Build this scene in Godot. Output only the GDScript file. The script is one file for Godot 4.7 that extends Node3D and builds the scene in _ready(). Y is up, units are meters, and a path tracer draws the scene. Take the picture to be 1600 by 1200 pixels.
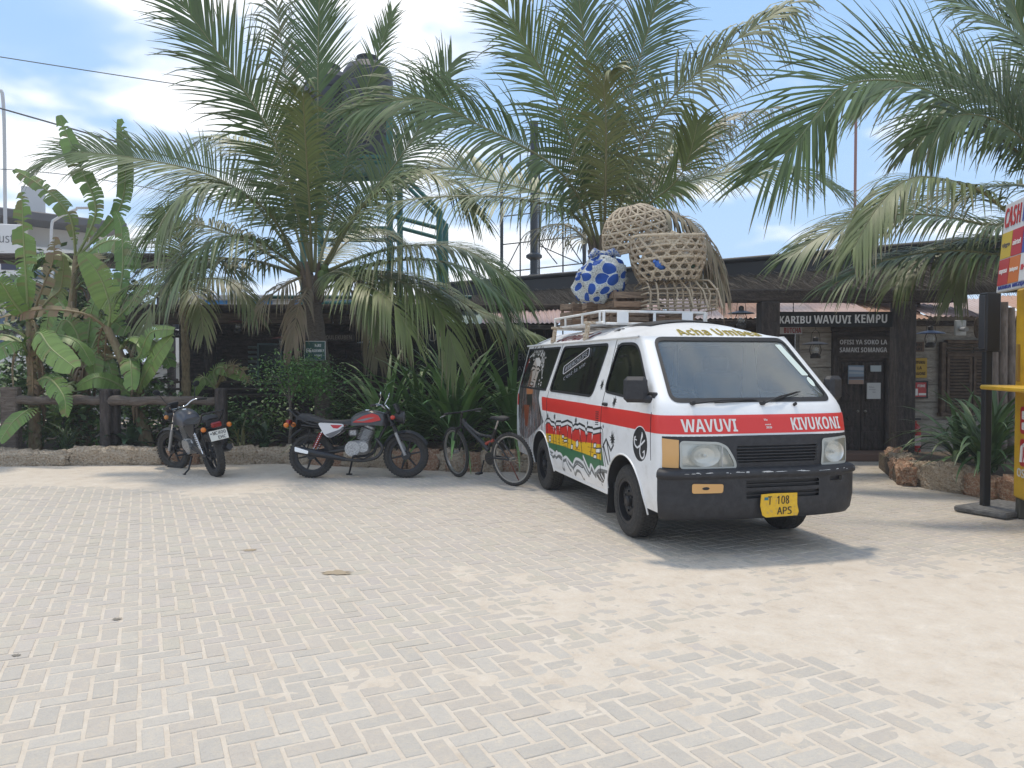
extends Node3D

# ---------------------------------------------------------------- mesh builder
class MB:
	var v := PackedVector3Array()
	var n := PackedVector3Array()
	var c := PackedColorArray()
	var t := PackedVector2Array()
	var i := PackedInt32Array()
	var col := Color.WHITE

	func vert(p: Vector3, nn: Vector3, uv := Vector2.ZERO) -> int:
		v.append(p); n.append(nn); c.append(col); t.append(uv)
		return v.size() - 1

	# a, b, d run counter-clockwise seen from outside
	func tri(a: Vector3, b: Vector3, d: Vector3, ua := Vector2.ZERO, ub := Vector2.ZERO, ud := Vector2.ZERO):
		var nn := (b - a).cross(d - a).normalized()
		var k := vert(a, nn, ua); vert(b, nn, ub); vert(d, nn, ud)
		i.append_array(PackedInt32Array([k, k + 2, k + 1]))

	func quad(a: Vector3, b: Vector3, d: Vector3, e: Vector3):
		var nn := (b - a).cross(d - a)
		if nn.length_squared() < 1e-14: nn = (d - a).cross(e - a)
		nn = nn.normalized()
		var k := vert(a, nn, Vector2(0, 1)); vert(b, nn, Vector2(1, 1)); vert(d, nn, Vector2(1, 0)); vert(e, nn, Vector2(0, 0))
		i.append_array(PackedInt32Array([k, k + 2, k + 1, k, k + 3, k + 2]))

	func box(ctr: Vector3, size: Vector3, b := Basis.IDENTITY, bev := 0.0):
		var h := size * 0.5
		var axes := [Vector3(1, 0, 0), Vector3(0, 1, 0), Vector3(0, 0, 1)]
		bev = minf(bev, minf(h.x, minf(h.y, h.z)) * 0.6)
		var P := func(s: Vector3, keep: int) -> Vector3:
			var q := Vector3(s.x * (h.x - bev), s.y * (h.y - bev), s.z * (h.z - bev))
			q[keep] = s[keep] * h[keep]
			return ctr + b * q
		for k in 3:
			var u := (k + 1) % 3
			var w := (k + 2) % 3
			for s in [-1.0, 1.0]:
				var cs := []
				for q in [[-1.0, -1.0], [1.0, -1.0], [1.0, 1.0], [-1.0, 1.0]]:
					var sg := Vector3.ZERO
					sg[k] = s; sg[u] = q[0]; sg[w] = q[1]
					cs.append(P.call(sg, k))
				if s > 0: quad(cs[0], cs[1], cs[2], cs[3])
				else: quad(cs[3], cs[2], cs[1], cs[0])
			if bev > 0.0:
				for su in [-1.0, 1.0]:
					for sw in [-1.0, 1.0]:
						var s0 := Vector3.ZERO
						s0[k] = -1.0; s0[u] = su; s0[w] = sw
						var s1 := s0
						s1[k] = 1.0
						var a = P.call(s0, u)
						var d = P.call(s1, u)
						var e = P.call(s1, w)
						var f = P.call(s0, w)
						if su * sw > 0: quad(a, f, e, d)
						else: quad(a, d, e, f)
		if bev > 0.0:
			for sx in [-1.0, 1.0]:
				for sy in [-1.0, 1.0]:
					for sz in [-1.0, 1.0]:
						var s := Vector3(sx, sy, sz)
						var a = P.call(s, 0)
						var d = P.call(s, 1)
						var e = P.call(s, 2)
						if sx * sy * sz > 0: tri(a, d, e)
						else: tri(a, e, d)

	func frame(tn: Vector3) -> Array:
		var up := Vector3.UP if absf(tn.y) < 0.93 else Vector3.RIGHT
		var s := tn.cross(up).normalized()
		return [s, s.cross(tn).normalized()]

	func tube(pts: Array, rad, sides := 8, caps := true):
		var m := pts.size()
		var first := v.size()
		var prev := Vector3.ZERO
		for k in m:
			var tn: Vector3 = (pts[mini(k + 1, m - 1)] - pts[maxi(k - 1, 0)]).normalized()
			var s: Vector3
			if k == 0: s = frame(tn)[0]
			else: s = (prev - tn * prev.dot(tn)).normalized()
			prev = s
			var w := s.cross(tn)
			var r: float = rad[k] if rad is Array else rad
			for q in sides:
				var a := TAU * q / sides
				var d := s * cos(a) + w * sin(a)
				vert(pts[k] + d * r, d, Vector2(float(q) / sides, k))
		for k in m - 1:
			for q in sides:
				var a := first + k * sides + q
				var b := first + k * sides + (q + 1) % sides
				i.append_array(PackedInt32Array([a, b, a + sides, b, b + sides, a + sides]))
		if caps:
			for e in [0, m - 1]:
				var tn: Vector3 = (pts[0] - pts[1]).normalized() if e == 0 else (pts[m - 1] - pts[m - 2]).normalized()
				var k := vert(pts[e], tn)
				var ring: int = first + e * sides
				for q in sides: vert(v[ring + q], tn)
				for q in sides:
					if e == 0: i.append_array(PackedInt32Array([k, k + 1 + (q + 1) % sides, k + 1 + q]))
					else: i.append_array(PackedInt32Array([k, k + 1 + q, k + 1 + (q + 1) % sides]))

	# profile of Vector2(radius, height along xf's y axis), from bottom to top on the outside
	func lathe(prof: Array, xf := Transform3D.IDENTITY, sides := 24, arc := TAU):
		for k in prof.size() - 1:
			var p: Vector2 = prof[k]
			var q: Vector2 = prof[k + 1]
			var d := (q - p).normalized()
			var nr := Vector2(d.y, -d.x)
			var first := v.size()
			for s in sides + 1:
				var a := arc * s / sides
				var dir := Vector3(cos(a), 0, sin(a))
				var nn := (xf.basis * (dir * nr.x + Vector3.UP * nr.y)).normalized()
				vert(xf * (dir * p.x + Vector3.UP * p.y), nn, Vector2(float(s) / sides, p.y))
				vert(xf * (dir * q.x + Vector3.UP * q.y), nn, Vector2(float(s) / sides, q.y))
			for s in sides:
				var a := first + s * 2
				i.append_array(PackedInt32Array([a, a + 2, a + 1, a + 2, a + 3, a + 1]))

	# rows of points: smooth sheet; outside is (row direction) x (column direction)
	func sheet(rows: Array, uvs = null, flip := false):
		var h := rows.size()
		var w: int = rows[0].size()
		var first := v.size()
		for y in h:
			for x in w:
				var dx: Vector3 = rows[y][mini(x + 1, w - 1)] - rows[y][maxi(x - 1, 0)]
				var dy: Vector3 = rows[mini(y + 1, h - 1)][x] - rows[maxi(y - 1, 0)][x]
				var nn := dx.cross(dy).normalized()
				if flip: nn = -nn
				vert(rows[y][x], nn, uvs[y][x] if uvs != null else Vector2(float(x) / (w - 1), 1.0 - float(y) / (h - 1)))
		for y in h - 1:
			for x in w - 1:
				var a := first + y * w + x
				if flip: i.append_array(PackedInt32Array([a, a + 1, a + w, a + 1, a + w + 1, a + w]))
				else: i.append_array(PackedInt32Array([a, a + w, a + 1, a + 1, a + w, a + w + 1]))

	# a flat polygon (counter-clockwise in its xy) pushed out along xf's z, from z0 to z1
	func prism(poly: PackedVector2Array, xf := Transform3D.IDENTITY, z0 := 0.0, z1 := 0.01):
		if Geometry2D.is_polygon_clockwise(poly):
			poly = poly.duplicate()
			poly.reverse()
		var ti := Geometry2D.triangulate_polygon(poly)
		for k in range(0, ti.size(), 3):
			var a := poly[ti[k]]
			var b := poly[ti[k + 1]]
			var d := poly[ti[k + 2]]
			if (b - a).cross(d - a) < 0:
				var e := b
				b = d; d = e
			tri(xf * Vector3(a.x, a.y, z1), xf * Vector3(b.x, b.y, z1), xf * Vector3(d.x, d.y, z1), a, b, d)
			tri(xf * Vector3(a.x, a.y, z0), xf * Vector3(d.x, d.y, z0), xf * Vector3(b.x, b.y, z0), a, d, b)
		var m := poly.size()
		for k in m:
			var a := poly[k]
			var b := poly[(k + 1) % m]
			quad(xf * Vector3(a.x, a.y, z0), xf * Vector3(b.x, b.y, z0), xf * Vector3(b.x, b.y, z1), xf * Vector3(a.x, a.y, z1))

	func ball(ctr: Vector3, r: Vector3, su := 12, sv := 8, b := Basis.IDENTITY):
		var rows := []
		for y in sv + 1:
			var row := []
			var la := -PI / 2 + PI * y / sv
			for x in su + 1:
				var lo := -TAU * x / su
				row.append(ctr + b * Vector3(cos(la) * cos(lo) * r.x, sin(la) * r.y, cos(la) * sin(lo) * r.z))
			rows.append(row)
		var first := v.size()
		sheet(rows)
		for k in range(first, v.size()):
			var q: Vector3 = b.inverse() * (v[k] - ctr)
			n[k] = (b * Vector3(q.x / (r.x * r.x), q.y / (r.y * r.y), q.z / (r.z * r.z))).normalized()

	func mesh() -> ArrayMesh:
		var a := []
		a.resize(Mesh.ARRAY_MAX)
		a[Mesh.ARRAY_VERTEX] = v; a[Mesh.ARRAY_NORMAL] = n; a[Mesh.ARRAY_COLOR] = c; a[Mesh.ARRAY_TEX_UV] = t; a[Mesh.ARRAY_INDEX] = i
		var m := ArrayMesh.new()
		m.add_surface_from_arrays(Mesh.PRIMITIVE_TRIANGLES, a)
		return m

# ---------------------------------------------------------------- scene helpers
var taken := {}
var M := {}
var rng := RandomNumberGenerator.new()

func numbered(called: String) -> String:
	var k: int = taken.get(called, 0)
	taken[called] = k + 1
	return called if k == 0 else "%s_%03d" % [called, k]

func meta(o: Node, label: String, category: String, group := "", kind := ""):
	if label: o.set_meta("label", label)
	if category: o.set_meta("category", category)
	if group: o.set_meta("group", group)
	if kind: o.set_meta("kind", kind)

func thing(called: String, label: String, category: String, at := Vector3.ZERO, turn := 0.0, group := "") -> Node3D:
	var o := Node3D.new()
	o.name = numbered(called)
	add_child(o)
	o.position = at
	o.rotation.y = turn
	meta(o, label, category, group)
	return o

func part(m, called: String, material: Material, parent: Node, xf := Transform3D.IDENTITY) -> MeshInstance3D:
	var o := MeshInstance3D.new()
	o.mesh = m.mesh() if m is MB else m
	o.material_override = material
	o.name = called if parent != self else numbered(called)
	o.transform = xf
	parent.add_child(o, true)
	return o

func structure(m, called: String, material: Material) -> MeshInstance3D:
	var o := part(m, called, material, self)
	o.set_meta("kind", "structure")
	return o

func lin(r: float, g: float, b: float) -> Color:
	return Color(r, g, b).linear_to_srgb()

func mat(r: float, g: float, b: float, rough := 0.8, metal := 0.0, vertex := false) -> StandardMaterial3D:
	var m := StandardMaterial3D.new()
	m.albedo_color = lin(r, g, b)
	m.roughness = rough
	m.metallic = metal
	m.cull_mode = BaseMaterial3D.CULL_DISABLED
	if vertex: m.vertex_color_use_as_albedo = true
	return m

# a colour texture from noise; the ramp holds linear colours
func noise_img(sd: int, freq: float, ramp: Array, size := 512, oct := 4, gain := 0.55) -> Image:
	var f := FastNoiseLite.new()
	f.seed = sd
	f.noise_type = FastNoiseLite.TYPE_SIMPLEX_SMOOTH
	f.frequency = freq
	f.fractal_octaves = oct
	f.fractal_gain = gain
	var src := f.get_seamless_image(size, size)
	var data := src.get_data()
	var lut := PackedByteArray()
	for k in 256:
		var x := k / 255.0 * (ramp.size() - 1)
		var a: Color = ramp[int(x)]
		var b: Color = ramp[mini(int(x) + 1, ramp.size() - 1)]
		var q := a.lerp(b, x - int(x)).linear_to_srgb()
		lut.append_array(PackedByteArray([int(q.r * 255), int(q.g * 255), int(q.b * 255)]))
	var out := PackedByteArray()
	out.resize(size * size * 3)
	for k in size * size:
		var g := data[k] * 3
		out[k * 3] = lut[g]; out[k * 3 + 1] = lut[g + 1]; out[k * 3 + 2] = lut[g + 2]
	return Image.create_from_data(size, size, false, Image.FORMAT_RGB8, out)

func bump_img(sd: int, freq: float, size := 512, oct := 5, strength := 6.0) -> ImageTexture:
	var f := FastNoiseLite.new()
	f.seed = sd
	f.frequency = freq
	f.fractal_octaves = oct
	var src := f.get_seamless_image(size, size)
	src.bump_map_to_normal_map(strength)
	return ImageTexture.create_from_image(src)

func textured(m: StandardMaterial3D, im: Image, scale: Vector3, world := true, normal: Texture2D = null, nscale := 0.6) -> StandardMaterial3D:
	m.albedo_color = Color.WHITE
	m.albedo_texture = ImageTexture.create_from_image(im)
	m.uv1_triplanar = true
	m.uv1_world_triplanar = world
	m.uv1_scale = scale
	if normal:
		m.normal_enabled = true
		m.normal_texture = normal
		m.normal_scale = nscale
	return m

# the point d metres off, as seen by someone standing where the photographer stood
func at(px: float, py: float, d: float) -> Vector3:
	var th := atan(30.0 / 1203.0)
	var x := (px - 800.0) / 1203.0
	var y := (600.0 - py) / 1203.0
	return Vector3(x, y * cos(th) - sin(th), -(cos(th) + y * sin(th))) * d + Vector3(0, 1.5, 0)

func rnd(a: float, b: float) -> float:
	return rng.randf_range(a, b)

# ---------------------------------------------------------------- lettering
var fonts := {}
func text_arrays(text: String, style := "bold") -> Array:
	var f: SystemFont
	if fonts.has(style): f = fonts[style]
	else:
		f = SystemFont.new()
		f.font_names = PackedStringArray(["Droid Serif" if style == "serif" else "Droid Sans Mono" if style == "mono" else "Droid Sans"])
		f.font_weight = 700 if style == "bold" else 400
		fonts[style] = f
	var tm := TextMesh.new()
	tm.font = f
	tm.text = text
	tm.font_size = 64
	tm.pixel_size = 0.01
	tm.depth = 0.1
	tm.curve_step = 1.5
	return tm.get_mesh_arrays()

# lettering that fills a box of w by h metres round its middle
func text_mb(text: String, w: float, h: float, depth := 0.004, style := "bold", slant := 0.0, bend = null) -> MB:
	var a := text_arrays(text, style)
	var m := MB.new()
	var vs: PackedVector3Array = a[Mesh.ARRAY_VERTEX]
	if vs.is_empty(): return m
	var lo := vs[0]
	var hi := vs[0]
	for p in vs:
		lo = lo.min(p); hi = hi.max(p)
	var ns: PackedVector3Array = a[Mesh.ARRAY_NORMAL]
	var sz := hi - lo
	for k in vs.size():
		var p := vs[k]
		var q := Vector3(((p.x - lo.x) / sz.x - 0.5) * w, ((p.y - lo.y) / sz.y - 0.5) * h, (p.z - lo.z) / maxf(sz.z, 1e-5) * depth)
		q.x += q.y * slant
		if bend != null: q = bend.call(q)
		m.vert(q, ns[k])
	m.i = a[Mesh.ARRAY_INDEX]
	return m

func letters(text: String, w: float, h: float, xf: Transform3D, material: Material, parent: Node, style := "bold", slant := 0.0, called := "lettering") -> MeshInstance3D:
	return part(text_mb(text, w, h, 0.004, style, slant), called, material, parent, xf)

# ---------------------------------------------------------------- paint on an image
class Paint:
	var im: Image
	var k := 100.0
	var off := Vector2.ZERO
	func to(p: Vector2) -> Vector2:
		return Vector2((p.x - off.x) * k, (off.y - p.y) * k)
	func poly(pts: Array, col: Color):
		var q := []
		for p in pts: q.append(to(p))
		raw(q, col)
	func raw(q: Array, col: Color):
		var y0 := 1e9
		var y1 := -1e9
		for p in q:
			y0 = minf(y0, p.y); y1 = maxf(y1, p.y)
		var m := q.size()
		for y in range(maxi(0, int(floor(y0))), mini(im.get_height() - 1, int(ceil(y1))) + 1):
			var xs := []
			var yc := y + 0.5
			for e in m:
				var a: Vector2 = q[e]
				var b: Vector2 = q[(e + 1) % m]
				if (a.y <= yc) != (b.y <= yc): xs.append(a.x + (yc - a.y) / (b.y - a.y) * (b.x - a.x))
			xs.sort()
			for e in range(0, xs.size() - 1, 2):
				var x0 := int(round(xs[e]))
				im.fill_rect(Rect2i(x0, y, maxi(int(round(xs[e + 1])) - x0, 0), 1), col)
	func line(pts: Array, w: float, col: Color, closed := false):
		var m := pts.size()
		for e in (m if closed else m - 1):
			var a: Vector2 = pts[e]
			var b: Vector2 = pts[(e + 1) % m]
			var d := (b - a).normalized().orthogonal() * w * 0.5
			poly([a + d, b + d, b - d, a - d], col)
			disc(b, w * 0.5, w * 0.5, col, 8)
		if not closed and m > 0: disc(pts[0], w * 0.5, w * 0.5, col, 8)
	func disc(c: Vector2, rx: float, ry: float, col: Color, seg := 28):
		var q := []
		for e in seg: q.append(c + Vector2(cos(TAU * e / seg) * rx, sin(TAU * e / seg) * ry))
		poly(q, col)

func smooth_path(pts: Array, per := 6) -> Array:
	var cv := []
	var m := pts.size()
	for k in m - 1:
		var p0 = pts[maxi(k - 1, 0)]
		var p1 = pts[k]
		var p2 = pts[k + 1]
		var p3 = pts[mini(k + 2, m - 1)]
		for s in per:
			var u := float(s) / per
			cv.append((p1 * 2.0 + (p2 - p0) * u + (p0 * 2.0 - p1 * 5.0 + p2 * 4.0 - p3) * u * u + (p1 * 3.0 - p0 - p2 * 3.0 + p3) * u * u * u) * 0.5)
	cv.append(pts[m - 1])
	return cv

func lerp_table(tab: Array, x: float) -> float:
	if x <= tab[0][0]: return tab[0][1]
	for k in range(1, tab.size()):
		if x <= tab[k][0]:
			var u: float = (x - tab[k - 1][0]) / (tab[k][0] - tab[k - 1][0])
			return lerpf(tab[k - 1][1], tab[k][1], u)
	return tab[tab.size() - 1][1]

# ================================================================ the place
func _ready():
	rng.seed = 7
	# --- camera, sky, sun, exposure
	var cam := Camera3D.new()
	cam.fov = 2.0 * rad_to_deg(atan(600.0 / 1203.0))
	cam.position = Vector3(0, 1.5, 0)
	cam.rotation.x = -atan(30.0 / 1203.0)
	cam.near = 0.05
	cam.far = 1500.0
	add_child(cam)
	cam.current = true
	var we := WorldEnvironment.new()
	var env := Environment.new()
	env.background_mode = Environment.BG_SKY
	env.tonemap_mode = Environment.TONE_MAPPER_LINEAR
	env.tonemap_exposure = 1.02
	env.fog_enabled = true
	env.fog_density = 0.0022
	env.fog_light_color = Color(0.97, 0.98, 1.0)
	env.sdfgi_enabled = true
	env.ssao_enabled = true
	env.ssil_enabled = true
	env.background_energy_multiplier = 1.12
	env.sky = make_sky()
	we.environment = env
	add_child(we)
	var sun := DirectionalLight3D.new()
	sun.light_energy = 0.80
	sun.light_angular_distance = 5.0
	sun.light_color = Color(1.0, 0.95, 0.87)
	sun.shadow_enabled = true
	add_child(sun)
	# high sun, a little behind the palms and to the left
	sun.look_at_from_position(Vector3.ZERO, Vector3(0.10, -1.0, 0.34), Vector3(0, 0, 1))
	materials()
	build_ground()
	build_all()

func make_sky() -> Sky:
	var w := 2048
	var h := 1024
	var im := Image.create(w, h, false, Image.FORMAT_RGBF)
	var f := FastNoiseLite.new()
	f.seed = 21
	f.noise_type = FastNoiseLite.TYPE_SIMPLEX_SMOOTH
	f.frequency = 1.0
	f.fractal_octaves = 6
	f.fractal_gain = 0.52
	var g := FastNoiseLite.new()
	g.seed = 4
	g.frequency = 0.55
	g.fractal_octaves = 3
	for y in h / 2 + 8:
		var el := PI * (0.5 - (y + 0.5) / h)
		var se := maxf(sin(el), 0.0)
		var base := Color(0.62, 0.82, 1.02).lerp(Color(0.20, 0.44, 0.88), pow(se, 0.55))
		for x in w:
			var ph := TAU * ((x + 0.5) / w - 0.5)
			var d := Vector3(sin(ph) * cos(el), sin(el), -cos(ph) * cos(el))
			var q := d / (d.y + 0.22) * 1.15
			var wx := g.get_noise_3d(q.x + 5.0, q.y, q.z) * 0.35
			var nz := f.get_noise_3d(q.x * 1.25 + wx, q.y * 1.3, q.z * 1.9 + wx)
			var cov := g.get_noise_3d(q.x * 1.3 + 31.0, 2.0, q.z * 1.3 + 7.0)
			# more cloud low on the left and high on the right, clear blue between
			cov += 0.26 * exp(-pow((ph + 0.52) / 0.26, 2) - pow((el - 0.24) / 0.20, 2)) + 0.50 * exp(-pow((ph - 0.44) / 0.20, 2) - pow((el - 0.42) / 0.13, 2)) + 0.30 * exp(-pow((ph - 0.02) / 0.10, 2) - pow((el - 0.34) / 0.09, 2)) - 0.50 * exp(-pow((ph + 0.10) / 0.40, 2) - pow((el - 0.20) / 0.19, 2))
			var cl := smoothstep(-0.04, 0.50, nz + cov * 0.6 + 0.12)
			var thin := smoothstep(-0.35, 0.5, cov + nz * 0.4) * 0.36
			var wht := Color(1.18, 1.19, 1.20)
			var c := base.lerp(wht, maxf(cl * 0.92, thin))
			im.set_pixel(x, y, c)
	for y in range(h / 2 + 8, h):
		for x in range(0, w, 64):
			im.fill_rect(Rect2i(x, y, 64, 1), Color(0.42, 0.40, 0.37))
	var sm := PanoramaSkyMaterial.new()
	sm.panorama = ImageTexture.create_from_image(im)
	var s := Sky.new()
	s.sky_material = sm
	return s

func materials():
	M.sand = textured(mat(1, 1, 1, 0.95), noise_img(3, 0.012, [Color(0.47, 0.40, 0.32), Color(0.54, 0.47, 0.385), Color(0.57, 0.505, 0.42), Color(0.63, 0.565, 0.48)], 512, 6, 0.7), Vector3(0.55, 0.55, 0.55), true, bump_img(4, 0.06, 512, 5, 5.0), 0.5)
	M.paver = textured(mat(1, 1, 1, 0.9, 0, true), noise_img(5, 0.015, [Color(0.41, 0.37, 0.32), Color(0.455, 0.42, 0.37), Color(0.465, 0.43, 0.378), Color(0.495, 0.448, 0.38), Color(0.59, 0.52, 0.43)], 1024, 7, 0.75), Vector3(0.6, 0.6, 0.6), true, bump_img(6, 0.12, 512, 4, 4.0), 0.45)
	M.paver.vertex_color_use_as_albedo = true
	M.vert = mat(1, 1, 1, 0.75, 0, true)
	M.leaf = mat(1, 1, 1, 0.5, 0, true)
	M.leaf.backlight_enabled = true
	M.leaf.backlight = Color(0.22, 0.30, 0.10)
	M.bark = textured(mat(1, 1, 1, 0.95), noise_img(8, 0.02, [Color(0.07, 0.055, 0.042), Color(0.15, 0.125, 0.10), Color(0.23, 0.195, 0.16)], 512, 5), Vector3(1.6, 4.0, 1.6), true, bump_img(9, 0.05, 512, 5, 9.0), 1.0)
	M.timber = textured(mat(1, 1, 1, 0.88), noise_img(10, 0.012, [Color(0.024, 0.019, 0.017), Color(0.052, 0.041, 0.035), Color(0.095, 0.076, 0.064)], 512, 5), Vector3(0.6, 2.2, 2.2), true, bump_img(11, 0.05, 512, 5, 7.0), 0.8)
	M.timber_up = textured(mat(1, 1, 1, 0.88), noise_img(12, 0.012, [Color(0.022, 0.018, 0.017), Color(0.052, 0.042, 0.037), Color(0.092, 0.075, 0.065)], 512, 5), Vector3(2.6, 0.5, 2.6), true, bump_img(11, 0.05, 512, 5, 7.0), 0.8)
	M.rail = textured(mat(1, 1, 1, 0.92), noise_img(13, 0.014, [Color(0.06, 0.046, 0.036), Color(0.12, 0.096, 0.078), Color(0.2, 0.168, 0.14)], 512, 6), Vector3(0.5, 3.0, 3.0), true, bump_img(14, 0.05, 512, 5, 8.0), 1.0)
	M.stone = textured(mat(1, 1, 1, 0.95), noise_img(15, 0.02, [Color(0.16, 0.085, 0.05), Color(0.42, 0.30, 0.20), Color(0.60, 0.49, 0.36), Color(0.66, 0.57, 0.45), Color(0.76, 0.68, 0.56)], 512, 6, 0.65), Vector3(2.2, 2.2, 2.2), true, bump_img(16, 0.06, 512, 6, 16.0), 1.1)
	M.stone_red = textured(mat(1, 1, 1, 0.95), noise_img(17, 0.02, [Color(0.14, 0.06, 0.035), Color(0.40, 0.20, 0.12), Color(0.52, 0.31, 0.20), Color(0.62, 0.50, 0.37), Color(0.74, 0.65, 0.52)], 512, 6, 0.65), Vector3(2.2, 2.2, 2.2), true, bump_img(16, 0.06, 512, 6, 16.0), 1.1)
	# pitted coral relief
	var pits := FastNoiseLite.new()
	pits.seed = 61
	pits.noise_type = FastNoiseLite.TYPE_CELLULAR
	pits.frequency = 0.035
	pits.fractal_octaves = 3
	pits.fractal_gain = 0.55
	var pit_tex := ImageTexture.create_from_image(pits.get_seamless_image(512, 512))
	for sm in [M.stone, M.stone_red]:
		sm.heightmap_enabled = true
		sm.heightmap_texture = pit_tex
		sm.heightmap_scale = 4.0
	M.soil = textured(mat(1, 1, 1, 1.0), noise_img(18, 0.03, [Color(0.05, 0.038, 0.027), Color(0.11, 0.085, 0.06), Color(0.2, 0.16, 0.115)], 512, 6), Vector3(0.8, 0.8, 0.8), true, bump_img(19, 0.06, 512, 5, 8.0), 1.0)
	M.black = mat(0.012, 0.012, 0.014, 0.55)
	M.dark = mat(0.02, 0.02, 0.022, 0.8)
	M.white = mat(0.78, 0.78, 0.77, 0.5)
	M.letter_white = mat(0.72, 0.71, 0.69, 0.7)
	M.letter_black = mat(0.015, 0.015, 0.016, 0.7)
	M.steel = mat(0.45, 0.45, 0.46, 0.38, 0.85)
	M.chrome = mat(0.75, 0.75, 0.76, 0.14, 1.0)
	M.rubber = textured(mat(1, 1, 1, 0.9), noise_img(20, 0.04, [Color(0.022, 0.021, 0.02), Color(0.035, 0.033, 0.031), Color(0.075, 0.068, 0.058)], 256, 5), Vector3(3, 3, 3), false)

# ---------------------------------------------------------------- ground
func sand_amount(x: float, z: float) -> float:
	var s := 0.35
	s += 0.52 * exp(-(pow((x - 3.4) / 1.9, 2) + pow((z + 4.9) / 1.0, 2)))
	s += 0.30 * exp(-(pow((x - 1.7) / 1.7, 2) + pow((z + 4.5) / 1.7, 2)))
	s += 0.24 * exp(-(pow((x - 0.2) / 1.1, 2) + pow((z + 5.0) / 1.2, 2)))
	s += 0.30 * smoothstep(0.4, 2.2, x) * smoothstep(-6.5, -3.5, z)
	s += 1.0 * smoothstep(-8.7, -9.6, z + 0.3 * sin(x * 0.8) - 0.35 * smoothstep(-4.5, -3.0, x)) * smoothstep(-2.2, -3.6, x)
	s += 0.5 * smoothstep(-9.9, -10.8, z) * smoothstep(1.0, -1.0, x)
	s += 0.16 * exp(-(pow((x + 1.7) / 0.55, 2) + pow((z + 5.6) / 0.25, 2)))
	return s

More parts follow.
